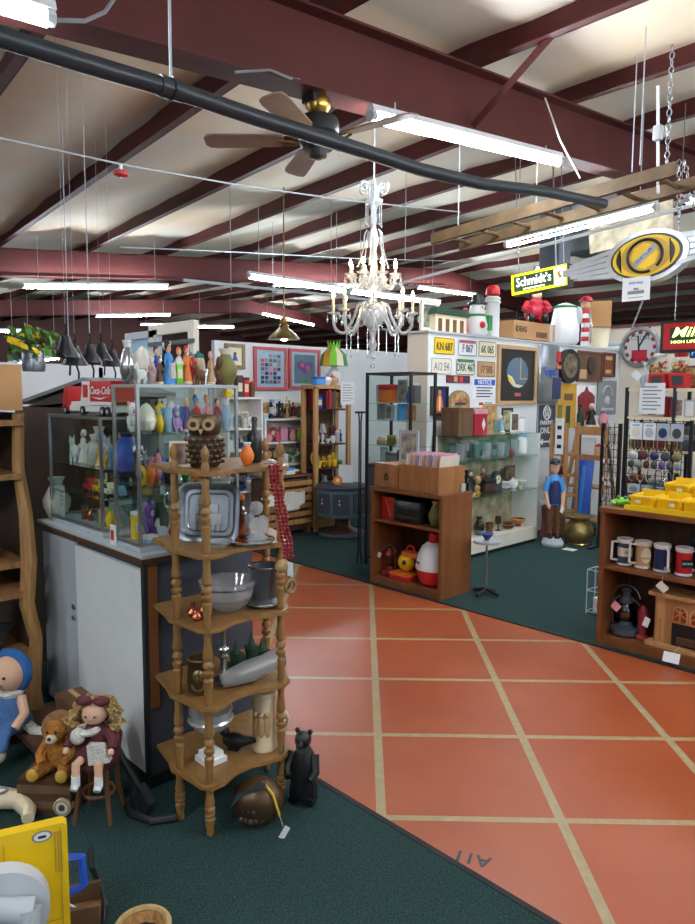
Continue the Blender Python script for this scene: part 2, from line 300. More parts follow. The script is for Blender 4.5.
for x, y0, where in ((-3.17, 8.2, 'near roof beam, beyond the hanging ladder'), (-3.17, 11.6, 'near roof beam, close to the ridge'), (-8, 13, 'middle bay behind the partition'), (-8, -2, 'middle bay left of the picture edge'), (-11.6, 9, 'second roof beam behind the white wall'), (-11.6, 13.5, 'second roof beam near the ridge'), (-20, 9, 'third roof beam, left side'), (-20, 15, 'third roof beam, right side'), (-25, 13, 'last bay before the end wall')):
    yfix(x, y0, y0+2.44, 'strip light on the '+where, -.1)
for x, y0, where in ((-1.3, -2.6, 'over the carpet left of the viewer'), (.6, 1.6, 'over the near edge of the aisle'), (.6, 4.2, 'to the right of the viewer over the aisle'), (.6, 8.2, 'far right of the viewer'), (4.5, -1, 'second row to the right'), (4.5, 4.0, 'second row over the aisle end'), (-3.17, -4.6, 'near roof beam far left')):  # unseen fixtures, added and hung lower to brighten the ceiling and counter front
    yfix(x, y0, y0+2.44, 'added fill strip light outside the picture, '+where, -.45)
# sagging black pipe
pp = [atx(px, py, -2.5) for px, py in ((-80, 17), (0, 40), (85, 66), (171, 91), (260, 121), (345, 147), (420, 171), (480, 185), (546, 193), (604, 205))]
t = T('black_pipe', 'long sagging black pipe slung under the roof in front of the ceiling fan', 'pipe', pp[0])
P(t, 'pipe', MB('blackpipe').tube([p-pp[0] for p in pp], .034, 12))
d = (pp[3]-pp[2]).normalized()
P(t, 'coupling', MB('blackpipe').tube([pp[3]-pp[0]-d*.05, pp[3]-pp[0]+d*.05], .040, 12)); P(t, 'hanger_band', MB('darksteel').torus(pp[3]-pp[0], .042, .004, ax='Y'))
P(t, 'hanger_rod', MB('lightgrey').tube([pp[3]-pp[0]+Vector((0, 0, .04)), Vector((pp[3].x, pp[3].y, zb(pp[3].y)+.6))-pp[0]], .006, 6))
# ceiling fan
fc = atx(318, 150, -3.2); fc.z = 3.04; top = zb(fc.y)
t = T('ceiling_fan', 'dark ceiling fan with five blades and a brass canopy under the near beam', 'ceiling fan', fc)
P(t, 'canopy', MB('brass').lathe([(.03, top-fc.z-.13), (.05, top-fc.z-.11), (.075, top-fc.z-.07), (.07, top-fc.z-.03), (.045, top-fc.z), ], n=16))
P(t, 'junction_box', MB('black').box((0, -.03, top-fc.z-.02), (.1, .1, .08)))
P(t, 'rod', MB('oldbrass').cyl((0, 0, .1), (0, 0, top-fc.z-.1), .012))
P(t, 'motor', MB('darksteel').lathe([(.03, -.075), (.09, -.07), (.11, -.05), (.115, .0), (.125, .01), (.125, .07), (.11, .1), (.05, .125), (.02, .13)], n=20))
P(t, 'switch_housing', MB('black').lathe([(.02, -.13), (.05, -.12), (.055, -.075), (.03, -.07)], n=14))
for i in range(5):
    a = math.radians(225+72*i); u = Vector((math.cos(a), math.sin(a), 0)); v = Vector((-u.y, u.x, 0))
    ir = MB('oldbrass').tube([u*.1+Vector((0, 0, -.045)), u*.16+v*.03+Vector((0, 0, -.04)), u*.23+v*.02+Vector((0, 0, -.03))], .008, 5).tube([u*.1+Vector((0, 0, -.045)), u*.16-v*.03+Vector((0, 0, -.04)), u*.23-v*.02+Vector((0, 0, -.03))], .008, 5)
    P(t, 'blade_iron', ir)
    tilt = .2; pts = []
    for r, w in ((.2, .045), (.23, .058), (.45, .066), (.60, .070), (.645, .062), (.665, .035)):
        pts.append((r, w))
    rs = [[u*r+v*s*w+Vector((0, 0, -.028+s*w*tilt+dz)) for s, dz in ((-1, 0), (1, 0), (1, .008), (-1, .008))] for r, w in pts]
    P(t, 'blade', MB('fanblade').rings(rs))
# chandelier
cc = atx(373, 300, -3.75); cz = lambda py: atx(373, py, -3.75).z
cc.z = 0; t = T('crystal_chandelier', 'lit glass candle chandelier with two tiers of arms hanging over the aisle', 'chandelier', cc)
t.location.z = cz(350); Z = lambda py: cz(py)-cz(350)
P(t, 'stem', MB('crystal').lathe([(.004, Z(358)), (.02, Z(350)), (.035, Z(345)), (.02, Z(338)), (.03, Z(332)), (.05, Z(326)), (.075, Z(318)), (.085, Z(311)), (.06, Z(305)), (.03, Z(300)), (.04, Z(293)), (.055, Z(285)), (.03, Z(277)), (.02, Z(266)), (.035, Z(258)), (.02, Z(250)), (.045, Z(241)), (.03, Z(232)), (.018, Z(226)), (.03, Z(218)), (.02, Z(212)), (.035, Z(205)), (.02, Z(198)), (.035, Z(190)), (.02, Z(184))], n=14))
P(t, 'core_rod', MB('silver').cyl((0, 0, Z(340)), (0, 0, Z(184)), .006))
P(t, 'finial_drop', MB('crystal').ball((0, 0, Z(366)), .02, n=8, k=6).lathe([(.002, Z(362)), (.03, Z(357)), (.004, Z(350))], n=8))
P(t, 'hanging_cord', MB('lightgrey').cyl((0, 0, Z(184)), (0, 0, zb(cc.y)+.6-cz(350)), .006))
for nm, n_, R, zc, zbow, off in (('lower', 8, .30, 298, 333, 0), ('upper', 8, .18, 268, 288, 20)):
    for i in range(n_):
        a = 2*PI*i/n_+math.radians(off); u = Vector((math.cos(a), math.sin(a), 0)); lo = nm == 'lower'; z0 = Z(306 if lo else 278); zl = Z(zbow); zt = Z(zc+17 if lo else zc+10)
        ar = P(t, 'arm', MB('crystal').curve([u*.05+Vector((0, 0, z0)), u*R*.35+Vector((0, 0, z0+.01)), u*R*.5+Vector((0, 0, (z0+zl)/2)), u*R*.72+Vector((0, 0, zl)), u*R*.95+Vector((0, 0, zl+.035)), u*R+Vector((0, 0, zt))], .0115, 8))
        P(ar, 'drip_pan', MB('crystal').lathe([(.012, zt), (.042, zt+.008), (.05, zt+.02), (.038, zt+.016), (.012, zt+.012)], c=u*R, n=12, wob=-.15))
        P(ar, 'candle', MB('ivory').lathe([(.011, zt+.012), (.011, Z(zc+2)), (.006, Z(zc))], c=u*R, n=8))
        P(ar, 'flame_bulb', MB('bulb').lathe([(.005, 0), (.013, .014), (.012, .026), (.001, .055)], c=u*R+Vector((0, 0, Z(zc))), n=8))
        for j in range(3):
            b = 2*PI*j/3+a; q = u*R+Vector((math.cos(b)*.044, math.sin(b)*.044, zt-.0)); P(ar, 'prism_drop', MB('crystal').lathe([(.001, -.06), (.010, -.04), (.003, -.008), (.001, 0)], c=q, n=6))
for i in range(8):
    a = 2*PI*i/8+.2; u = Vector((math.cos(a), math.sin(a), 0)); P(t, 'bead_strand', MB('crystal').tube([u*.2+Vector((0, 0, Z(328)+.0)), u*.2+Vector((0, 0, Z(352)))], .0045, 5).lathe([(.001, -.045), (.010, -.03), (.001, 0)], c=u*.2+Vector((0, 0, Z(352))), n=6).curve([u*.07+Vector((0, 0, Z(316))), u*.14+Vector((0, 0, Z(327))), u*.2+Vector((0, 0, Z(328)))], .0045, 5))
P(t, 'glass_bowl', MB('crystal').lathe([(.02, Z(328)), (.07, Z(325)), (.1, Z(314)), (.09, Z(306)), (.06, Z(303))], n=16, wob=.05))
for i in range(6):
    a = 2*PI*i/6; u = Vector((math.cos(a), math.sin(a), 0))
    P(t, 'bead_chain', MB('crystal').curve([u*.05+Vector((0, 0, Z(230))), u*.07+Vector((0, 0, Z(236))), u*.08+Vector((0, 0, Z(250))), u*.12+Vector((0, 0, Z(268)))], .006, 6))
    P(t, 'prism_strand', MB('crystal').tube([u*.06+Vector((0, 0, Z(204))), u*.06+Vector((0, 0, Z(222)))], .005, 5).lathe([(.001, -.04), (.010, -.025), (.001, 0)], c=u*.06+Vector((0, 0, Z(222))), n=6))
P(t, 'upper_crown', MB('crystal').lathe([(.03, Z(206)), (.065, Z(203)), (.07, Z(200)), (.03, Z(199))], n=14))
for i in range(6):
    a = 2*PI*i/6+.3; u = Vector((math.cos(a), math.sin(a), 0)); c = u*.085+Vector((0, 0, Z(188)))
    P(t, 'scroll', MB('crystal').curve([u*.03+Vector((0, 0, Z(206))), u*.035+Vector((0, 0, Z(195)))]+[c+u*.044*math.cos(q)*(1-.06*j)+Vector((0, 0, .044*math.sin(q)*(1-.06*j))) for j, q in enumerate([PI-k*PI/4 for k in range(11)])], .009, 6, k=3))
# brass pendant lamp
pc = atx(284, 335, -7.2); t = T('brass_pendant_lamp', 'brass dome pendant lamp hanging above the pink framed quilt pictures', 'pendant lamp', pc); t.scale = (1.35, 1.35, 1.1)
P(t, 'lamp_shade', MB('oldbrass').lathe([(.15, -.06), (.155, -.055), (.12, .0), (.07, .05), (.045, .08), (.05, .1), (.03, .12)], n=20))
P(t, 'bulb', MB('bulb').ball((0, 0, -.045), .035)); P(t, 'cap', MB('brass').lathe([(.03, .12), (.045, .14), (.03, .18), (.015, .2)], n=12))
P(t, 'chain', MB('oldbrass').cyl((0, 0, .2), (0, 0, zb(pc.y)+.6-pc.z), .006))
# sprinkler pipes, conduit, wires
def line(name, label, cat, pts, r, m, group=None): return S(name, MB(m).tube([p-pts[0] for p in pts], r, 6), label, cat, pts[0], 0, group)
line('sprinkler_pipe', 'thin white pipe crossing the roof bay left of the chandelier', 'pipe', [atx(px, py, -5.2) for px, py in ((-40, 128), (0, 138), (125, 165), (232, 184), (345, 200), (460, 212))], .007, 'lightgrey')
t_ = atx(121, 174, -5.2)
t = T('red_alarm_bell', 'small red round sprinkler alarm on the white roof pipe', 'alarm', t_); P(t, 'bell', MB('red').lathe([(.03, -.03), (.055, -.02), (.06, 0), (.04, .015)], n=14)); P(t, 'bracket', MB('white').cyl((0, 0, .01), (0, 0, .06), .012))
line('sprinkler_pipe', 'second white pipe across the far bay above the pendant lamp', 'pipe', [atx(px, py, -8.6) for px, py in ((120, 247), (235, 252), (345, 258), (480, 262))], .009, 'lightgrey')
line('hanging_pipe', 'white plastic pipe running behind the chandelier to the hanging signs', 'pipe', [aty(px, py, 6.4) for px, py in ((395, 285), (480, 262), (560, 241), (640, 219), (720, 198))], .018, 'white')
line('hanging_pipe', 'thin pipe hanging on wires above the pendant lamp', 'pipe', [atx(px, py, -7.6) for px, py in ((183, 280), (250, 287), (310, 293), (370, 300))], .02, 'lightgrey')
line('white_conduit', 'upright white conduit with switch box above the hanging ladder', 'conduit', [aty(658, 194, 5.2), aty(658, 86, 5.2)], .012, 'white'); S('switch_box', MB('lightgrey').rbox((0, 0, 0), (.06, .05, .1), .008), 'grey electrical box on the upright white conduit', 'box', aty(658, 133, 5.17))
WG = 'thin hanging wires'
for px, y0p, y1p, xx, lab in ((231, 195, 290, -7, 'thin wire dropping to the pipe above the pendant lamp'), (331, 205, 287, -7, 'thin wire left of the chandelier stem'), (273, 190, 300, -9, 'thin wire beyond the ceiling fan'), (69, 295, 352, -6.2, 'left wire holding the hanging black lanterns'), (90, 300, 345, -6.2, 'right wire holding the hanging black lanterns')):
    a, b = atx(px, y1p, xx), atx(px, y0p, xx); b = Vector((a.x, a.y, zb(a.y)+.6)); line('hanging_wire', lab, 'wire', [a, b], .004, 'lightgrey', WG)
for px, y1p, yy, lab in ((458, 232, 5, 'wire tied to the left end of the hanging ladder'), (536, 205, 5.4, 'wire to the middle of the hanging ladder'), (640, 165, 5.0, 'wire holding the right half of the hanging ladder'), (405, 262, 6.4, 'wire to the white pipe right of the chandelier'), (632, 172, 5.4, 'second wire on the right half of the ladder')):
    a = aty(px, y1p, yy); line('hanging_wire', lab, 'wire', [a, Vector((a.x, a.y, zb(a.y)+.6))], .005, 'lightgrey', WG)
a = atx(300, 88, -3.2); line('fan_cable', 'grey cable looping along the beam to the ceiling fan', 'cable', [Vector((a.x, a.y, zb(a.y)+.06)), atx(290, 78, -3.08), atx(270, 70, -3.08), atx(235, 72, -3.08)], .007, 'grey')
line('light_cable', 'grey cable curving off the top left strip light', 'cable', [atx(56, 20, -3.05), atx(85, 21, -3.05), atx(105, 12, -3.05), atx(116, -4, -3.05)], .009, 'grey')
line('white_light_cable', 'white cord hanging from the right end of the long strip light', 'cord', [aty(545, 98, 5.0), aty(560, 140, 5.0), aty(580, 178, 5.0)], .007, 'white')
# hanging wooden ladder
def ldr(px, py, y): return aty(px, py, y)
A0, A1 = ldr(432, 240, 5.0), ldr(676, 170, 5.0); off = Vector((.0, .42, .0))
t = T('wooden_ladder', 'old wooden ladder hung flat under the roof on wires and chains', 'ladder', A0)
D = A1-A0; sd = Vector((0, 0, 1))
def rail(o): return MB('ladderwood').rings([[o+D*k+Vector((0, y, z)) for y, z in ((-.02, -.045), (.02, -.045), (.02, .045), (-.02, .045))] for k in (0, 1)])
P(t, 'rail', rail(Vector((0, 0, 0)))); P(t, 'rail', rail(off))
for i in range(7): p = D*(.06+.145*i); P(t, 'rung', MB('woodbarn').cyl(p, p+off, .017, 8))
def chain(label, pts, r=.016):
    b = MB('steel'); o = pts[0]
    for a, c in zip(pts, pts[1:]):
        n_ = max(2, int((c-a).length/.045))
        for i in range(n_):
            p = a+(c-a)*((i+.5)/n_)-o; b.torus(p, r, .0045, n=8, k=4, ax='XY'[i % 2], sq=1.5)
    return S('hanging_chain', b, label, 'chain', o, 0, 'steel chains')
p = A1-D*.03; chain('steel chain holding the right end of the wooden ladder', [p+Vector((0, 0, .05)), Vector((p.x, p.y, zb(p.y)+.42))])
p = A1-D*.03+off; chain('steel chain dropping past the ladder to the oval hanging sign', [aty(679, 224, 6.0), aty(679, 160, 5.6)])
chain('short steel chain at the right edge above the hanging ladder', [aty(697, 215, 5.5), aty(684, 160, 5.5)])
# oval winged sign
oc = aty(648, 258, 6.0); t = T('winged_oval_sign', 'large chrome winged sign with a yellow oval centre hanging by the roof', 'sign', oc); t.rotation_euler = (0, math.radians(-5), 0); t.scale = (1.75, 1.5, 1.6)
P(t, 'bezel', MB('brightchrome').prism([(.2*math.cos(2*PI*i/36), .135*math.sin(2*PI*i/36)) for i in range(36)], -.03, .05))
P(t, 'black_ring', MB('black').prism([(.172*math.cos(2*PI*i/36), .113*math.sin(2*PI*i/36)) for i in range(36)], -.036, -.028))
f_ = P(t, 'face', MB('gold').prism([(.160*math.cos(2*PI*i/36), .103*math.sin(2*PI*i/36)) for i in range(36)], -.041, -.035, 'yellow').prism([(.118*math.cos(2*PI*i/36), .094*math.sin(2*PI*i/36)) for i in range(36)], -.044, -.040, 'mustard'))
rg = MB('black').torus((0, -.046, 0), .083, .0075, n=28, k=4, ax='Y', a0=-50, a1=285)
for s in (-1, 1): rg.prism([(s*(.118+.022*math.sin(PI*k/8)), -.06+.015*k) for k in range(9)]+[(s*.122, .06-.03*k) for k in range(5)], -.046, -.041)
P(t, 'ring_mark', rg); P(t, 'medallion', MB('yellow').disc((0, -.047, 0), .068, .004, ax='Y', n=8)); P(t, 'name_band', MB('steel').box((0, -.049, 0), (.135, .003, .03), ry=-.65))
text(t, 'CHRYSLER', .021, (0, -.052, 0), 'black', (PI/2, -.65, 0))
for s in (-1, 1):
    wm = MB('brightchrome')
    for i in range(5):
        z = .075-.035*i; L = .47-.04*abs(i-1.5); wm.rings([[(s*.14, -.012-.006*i, z-.014), (s*.14, .03, z-.014), (s*.14, .03, z+.014), (s*.14, -.012-.006*i, z+.014)], [(s*L, 0, z*.55-.009), (s*L, .02, z*.55-.009), (s*L, .02, z*.55+.009), (s*L, 0, z*.55+.009)]])
    P(t, 'wing', wm)
hw = MB('steel')
for s in (-.5, .5): hw.cyl((s, .03, .05), (s+.02, .03, zb(6)+.6-oc.z-.05), .004)
P(t, 'hanging_wire', hw)
pc = aty(636, 290, 5.93); t = T('price_sign', 'white price sheet hanging below the oval winged sign', 'paper sign', pc, 0); t.scale = (1.4, 1.4, 1.4); P(t, 'sheet', MB('paper').box((0, 0, 0), (.17, .003, .14)))
for i, s in enumerate(('FOR SALE', '', '')): text(t, 'FOR SALE', .02, (0, -.003, .035), 'blue'); break
P(t, 'printing', MB('grey').box((0, -.002, -.02), (.1, .001, .02)).box((0, -.002, .0), (.03, .001, .012)).box((0, -.002, -.05), (.09, .001, .004)))
P(t, 'string', MB('white').cyl((0, .01, .07), (0, .04, .16), .002))
# lit beer sign
bc = aty(538.5, 281, 6.2); t = T('lit_beer_sign', 'lit yellow and green beer sign above the partition', 'sign', bc); t.rotation_euler = (0, math.radians(-4), 0)
P(t, 'case', MB('darksteel').bb(-.31, .31, 0, .11, -.105, .105)); P(t, 'border', MB('signyellow').bb(-.305, .305, -.006, .0, -.1, .1)); P(t, 'face', MB('signgreen').bb(-.275, .17, -.009, -.004, -.075, .075))
P(t, 'end_panel', MB('signglow').bb(.175, .29, -.010, -.004, -.085, .085)); text(t, 'Schmidt\u2019s', .125, (-.052, -.011, .01), 'signwhite', sx=.82, bold=.012); P(t, 'emblem', MB('gold').prism([(.2, .03), (.26, .06), (.235, .02), (.265, -.01), (.23, -.03), (.22, .005)], -.013, -.010)); P(t, 'motto', MB('signglow').box((-.05, -.010, -.058), (.24, .002, .012)))
P(t, 'hanging_wire', MB('steel').cyl((-.25, .05, .1), (-.25, .05, zb(6.2)+.55-bc.z), .004).cyl((.25, .05, .1), (.25, .05, zb(6.2)+.55-bc.z), .004))
# ducts behind the signs
S('air_duct', MB('lightgrey').rbox((0, 0, -.1), (.5, .5, .8), .03, 'steel').bb(-.35, .35, -.28, .28, -.1, .1, 'lightgrey'), 'square grey metal duct dropping from the roof behind the hanging signs', 'duct', aty(590, 250, 9.2)+Vector((0, 0, .45)))
S('air_duct', MB('olive').rbox((0, 0, 0), (.3, .3, .9), .02, 'slate'), 'dark square duct behind the lit beer sign', 'duct', aty(555, 250, 8.6)+Vector((0, 0, .2)))
S('grey_banner_panel', MB('backboard').box((0, 0, 0), (.9, .03, .35), ry=-.08), 'pale stained panel tucked above the oval winged sign', 'panel', aty(630, 228, 7.4))
# ------------------------------------------------------------------ small goods: one maker for each kind, h is the height
def lz(h, *pr): return [(r*h, z*h) for r, z in pr]
def g_vase(t, h, c, d): P(t, 'body', MB(c).lathe(lz(h, (.18, 0), (.2, .02), (.31, .28), (.33, .45), (.2, .72), (.13, .84)), n=14)); P(t, 'rim', MB(d).lathe(lz(h, (.13, .84), (.19, .97), (.2, 1), (.15, .98), (.11, .86)), n=14))
def g_urn(t, h, c, d): P(t, 'body', MB(c).lathe(lz(h, (.24, 0), (.25, .04), (.14, .12), (.3, .34), (.36, .6), (.28, .74)), n=14)); P(t, 'lid', MB(d).lathe(lz(h, (.3, .74), (.3, .78), (.16, .88), (.05, .92), (.07, .96), (.03, 1)), n=14))
def g_bottle(t, h, c, d): P(t, 'body', MB(c).lathe(lz(h, (.15, 0), (.17, .03), (.17, .5), (.14, .62), (.06, .72), (.055, .9)), n=12)); P(t, 'stopper', MB(d).lathe(lz(h, (.07, .9), (.075, .92), (.06, 1), (.02, 1)), n=10))
def g_mug(t, h, c, d):
    P(t, 'body', MB(c).lathe(lz(h, (.34, 0), (.36, .04), (.33, .5), (.36, .97), (.37, 1), (.31, .99), (.29, .1)), n=16)); P(t, 'handle', MB(d).torus((.38*h, 0, .5*h), .24*h, .045*h, n=10, ax='Y', a0=-95, a1=95))
def g_bowl(t, h, c, d): P(t, 'bowl', MB(c).lathe(lz(h, (.4, 0), (.42, .06), (.36, .12), (.7, .5), (.98, .95), (1, 1), (.94, .97), (.6, .48), (.2, .2)), n=18)); P(t, 'rim', MB(d).torus((0, 0, h*.98), .97*h, .05*h, n=18, k=4))
def g_plate(t, h, c, d):
    a = .25; pm = MB(c); n = 20; rs = []
    for r, q in ((.02, 0), (.3, 0), (.34, .02), (.5, .05), (.5, .065), (.3, .03), (.02, .02)): rs.append([(r*h*math.cos(2*PI*i/n), -q*h*math.cos(a)+(r*math.sin(2*PI*i/n)+.5)*h*math.sin(a), (.5+r*math.sin(2*PI*i/n))*h*math.cos(a)+.02*h) for i in range(n)])
    P(t, 'plate', pm.rings(rs)); P(t, 'centre', MB(d).rings([[(r*h*math.cos(2*PI*i/n), -.036*h+(r*math.sin(2*PI*i/n)+.5)*h*math.sin(a), (.5+r*math.sin(2*PI*i/n))*h*math.cos(a)+.03*h) for i in range(n)] for r in (.01, .22)], caps=False))
    P(t, 'stand', MB('darkbrown').tube([(-.16*h, -.1*h, .0), (-.16*h, .26*h, .0), (-.12*h, .27*h, .5*h)], .012*h, 5).tube([(.16*h, -.1*h, 0), (.16*h, .26*h, 0), (.12*h, .27*h, .5*h)], .012*h, 5))
def g_teapot(t, h, c, d):
    P(t, 'body', MB(c).lathe(lz(h, (.3, 0), (.3, .04), (.48, .3), (.5, .45), (.38, .68), (.22, .74)), n=16)); P(t, 'lid', MB(d).lathe(lz(h, (.24, .74), (.2, .82), (.05, .87), (.08, .94), (.03, 1)), n=12))
    P(t, 'spout', MB(c).tube([(-.4*h, 0, .3*h), (-.62*h, 0, .42*h), (-.72*h, 0, .66*h)], [.1*h, .07*h, .04*h], 8)); P(t, 'handle', MB(d).torus((.46*h, 0, .42*h), .22*h, .035*h, n=10, ax='Y', a0=-100, a1=100))
def g_jar(t, h, c, d): P(t, 'body', MB(c).lathe(lz(h, (.28, 0), (.31, .03), (.33, .6), (.28, .76), (.24, .8)), n=14)); P(t, 'lid', MB(d).lathe(lz(h, (.27, .8), (.27, .9), (.1, .94), (.06, 1)), n=12))
def g_tin(t, h, c, d): P(t, 'body', MB(c).rbox((0, 0, h*.43), (h*.62, h*.42, h*.86), h*.06)); P(t, 'lid', MB(d).rbox((0, 0, h*.93), (h*.65, h*.45, h*.14), h*.06)); P(t, 'label', MB('cream').box((0, -.211*h, .45*h), (.4*h, .004*h, .4*h)))
def g_box(t, h, c, d): P(t, 'body', MB(c).rbox((0, 0, h*.36), (h*1.5, h, h*.72), h*.04)); P(t, 'lid', MB(d).rbox((0, 0, h*.86), (h*1.54, h*1.04, h*.28), h*.06))
def g_book(t, h, c, d): P(t, 'cover', MB(c).bb(-.09*h, .09*h, -.36*h, .36*h, 0, .02*h).bb(-.09*h, -.075*h, -.36*h, .36*h, 0, h).bb(.075*h, .09*h, -.36*h, .36*h, 0, h).bb(-.09*h, .09*h, -.37*h, -.355*h, 0, h)); P(t, 'pages', MB('cream').bb(-.074*h, .074*h, -.35*h, .34*h, .021*h, .97*h))
def g_frame(t, h, c, d):
    w = h*.8; b = .09*h; fm = MB(c).bb(-w/2, w/2, -.02*h, .02*h, 0, b).bb(-w/2, w/2, -.02*h, .02*h, h-b, h).bb(-w/2, -w/2+b, -.02*h, .02*h, b, h-b).bb(w/2-b, w/2, -.02*h, .02*h, b, h-b)
    P(t, 'frame', fm); P(t, 'picture', MB(d).bb(-w/2+b, w/2-b, -.005*h, .012*h, b, h-b)); P(t, 'easel_back', MB('darkbrown').prism([(.02*h, 0), (.3*h, 0), (.02*h, .7*h)], -.03*h, .03*h, ax='X'))
def g_goblet(t, h, c, d): P(t, 'bowl', MB(c).lathe(lz(h, (.04, .42), (.2, .5), (.25, .7), (.22, 1), (.2, 1), (.22, .7), (.03, .52)), n=14)); P(t, 'stem', MB(d).lathe(lz(h, (.22, 0), (.21, .03), (.05, .07), (.035, .25), (.06, .3), (.04, .42)), n=14))
def g_tumbler(t, h, c, d): P(t, 'glass', MB(c).lathe(lz(h, (.3, 0), (.36, .98), (.38, 1), (.34, .98), (.27, .06), (.02, .05)), n=14))
def g_candlestick(t, h, c, d): P(t, 'stick', MB(c).lathe(lz(h, (.2, 0), (.2, .04), (.08, .1), (.1, .16), (.05, .24), (.06, .42), (.1, .46), (.06, .5), (.12, .6), (.1, .64)), n=12)); P(t, 'candle', MB(d).lathe(lz(h, (.05, .62), (.05, .98), (.01, 1)), n=8))
def g_pitcher(t, h, c, d):
    P(t, 'body', MB(c).lathe(lz(h, (.24, 0), (.28, .04), (.36, .3), (.3, .6), (.2, .78), (.26, 1), (.23, .99), (.17, .8)), n=14)); P(t, 'handle', MB(d).tube([(.22*h, 0, .92*h), (.46*h, 0, .86*h), (.5*h, 0, .6*h), (.33*h, 0, .34*h)], .035*h, 7)); P(t, 'spout', MB(c).prism([(-.2*h, .82*h), (-.36*h, 1.0*h), (-.2*h, 1.0*h)], -.07*h, .07*h))
def g_figurine(t, h, c, d):
    P(t, 'base', MB('cream').lathe(lz(h, (.24, 0), (.24, .05), (.2, .07)), n=12)); P(t, 'robe', MB(c).lathe(lz(h, (.23, .07), (.2, .2), (.11, .48), (.14, .62), (.12, .7), (.04, .73)), n=12, sy=.8))
    P(t, 'head', MB('skin').ball((0, 0, .83*h), .105*h, n=10, k=8)); P(t, 'hair', MB(d).ball((0, .025*h, .86*h), (.118*h, .11*h, .115*h), n=10, k=6))
    for s in (-1, 1): P(t, 'arm', MB(c).tube([(s*.12*h, 0, .65*h), (s*.2*h, -.05*h, .52*h), (s*.1*h, -.14*h, .46*h)], [.05*h, .045*h, .03*h], 6))
def g_animal(t, h, c, d):
    P(t, 'body', MB(c).ball((0, 0, .42*h), (.46*h, .24*h, .26*h)).tube([(-.3*h, 0, .5*h), (-.42*h, 0, .72*h)], [.2*h, .14*h], 8).tube([(.44*h, 0, .48*h), (.58*h, 0, .6*h), (.6*h, 0, .74*h)], [.05*h, .04*h, .02*h], 6)); P(t, 'head', MB(c).ball((-.48*h, 0, .8*h), (.2*h, .15*h, .16*h)).ball((-.65*h, 0, .75*h), (.1*h, .08*h, .07*h)))
    for s in (-1, 1):
        P(t, 'ear', MB(d).ball((-.42*h, s*.11*h, .96*h), (.05*h, .04*h, .09*h), n=8, k=5))
        for x in (-.28, .28): P(t, 'leg', MB(c).tube([(x*h, s*.13*h, .36*h), (x*h, s*.14*h, .15*h), (x*h-.03*h, s*.14*h, 0)], [.1*h, .07*h, .065*h], 7))
def g_plush(t, h, c, d):
    P(t, 'body', MB(c).ball((0, 0, .3*h), (.25*h, .22*h, .3*h))); P(t, 'head', MB(c).ball((0, -.02*h, .74*h), (.25*h, .23*h, .24*h))); P(t, 'muzzle', MB(d).ball((0, -.22*h, .69*h), (.11*h, .1*h, .09*h), n=10).ball((0, -.315*h, .72*h), .03*h, 'black', 8, 5)); P(t, 'eyes', MB('black').ball((-.09*h, -.225*h, .8*h), .025*h, n=7, k=5).ball((.09*h, -.225*h, .8*h), .025*h, n=7, k=5))
    for s in (-1, 1):
        P(t, 'ear', MB(d).ball((s*.2*h, 0, .93*h), (.09*h, .05*h, .09*h), n=9, k=6)); P(t, 'arm', MB(c).tube([(s*.2*h, 0, .48*h), (s*.31*h, -.1*h, .33*h), (s*.26*h, -.22*h, .22*h)], [.1*h, .095*h, .08*h], 8)); P(t, 'foot', MB(c).tube([(s*.13*h, -.05*h, .11*h), (s*.2*h, -.28*h, .1*h), (s*.21*h, -.36*h, .12*h)], [.11*h, .1*h, .085*h], 8))
def g_doll(t, h, c, d):
    P(t, 'dress', MB(c).lathe(lz(h, (.3, 0), (.28, .06), (.12, .46), (.15, .6), (.11, .7), (.04, .72)), n=14)); P(t, 'apron', MB('lace').prism([(-.1*h, .48*h), (.1*h, .48*h), (.15*h, .12*h), (-.15*h, .12*h)], -.27*h, -.14*h)); P(t, 'head', MB('skin').ball((0, 0, .84*h), (.12*h, .115*h, .135*h)).ball((-.04*h, -.11*h, .86*h), .014*h, 'black', 6, 4).ball((.04*h, -.11*h, .86*h), .014*h, 'black', 6, 4)); P(t, 'hair', MB(d).ball((0, .03*h, .88*h), (.15*h, .13*h, .14*h)))
    for s in (-1, 1): P(t, 'arm', MB(c).tube([(s*.13*h, 0, .65*h), (s*.23*h, -.03*h, .5*h), (s*.22*h, -.1*h, .38*h)], [.05*h, .045*h, .03*h], 7))
def g_car(t, h, c, d):
    P(t, 'body', MB(c).prism([(-1.1*h, .2*h), (-1.1*h, .5*h), (-.6*h, .56*h), (-.35*h, .98*h), (.45*h, h), (.75*h, .6*h), (1.15*h, .55*h), (1.15*h, .2*h)], -.42*h, .42*h)); P(t, 'windows', MB('charcoal').prism([(-.5*h, .58*h), (-.3*h, .92*h), (.4*h, .93*h), (.62*h, .6*h)], -.425*h, .425*h))
    for x in (-.65, .7):
        for s in (-1, 1): P(t, 'wheel', MB('black').disc((x*h, s*.38*h-.06*h, .22*h), .22*h, .12*h, n=12).disc((x*h, s*.38*h-.065*h, .22*h), .11*h, .13*h, d, n=10))
def g_clock(t, h, c, d): P(t, 'case', MB(c).prism([(-.38*h, 0), (.38*h, 0), (.38*h, .08*h), (.32*h, .1*h), (.32*h, .7*h), (.2*h, .92*h), (0, h), (-.2*h, .92*h), (-.32*h, .7*h), (-.32*h, .1*h), (-.38*h, .08*h)], -.12*h, .14*h)); P(t, 'dial', MB(d).disc((0, -.125*h, .58*h), .22*h, .01*h)); P(t, 'hands', MB('black').box((0, -.133*h, .63*h), (.02*h, .006*h, .15*h)).box((.05*h, -.133*h, .58*h), (.12*h, .006*h, .02*h)))
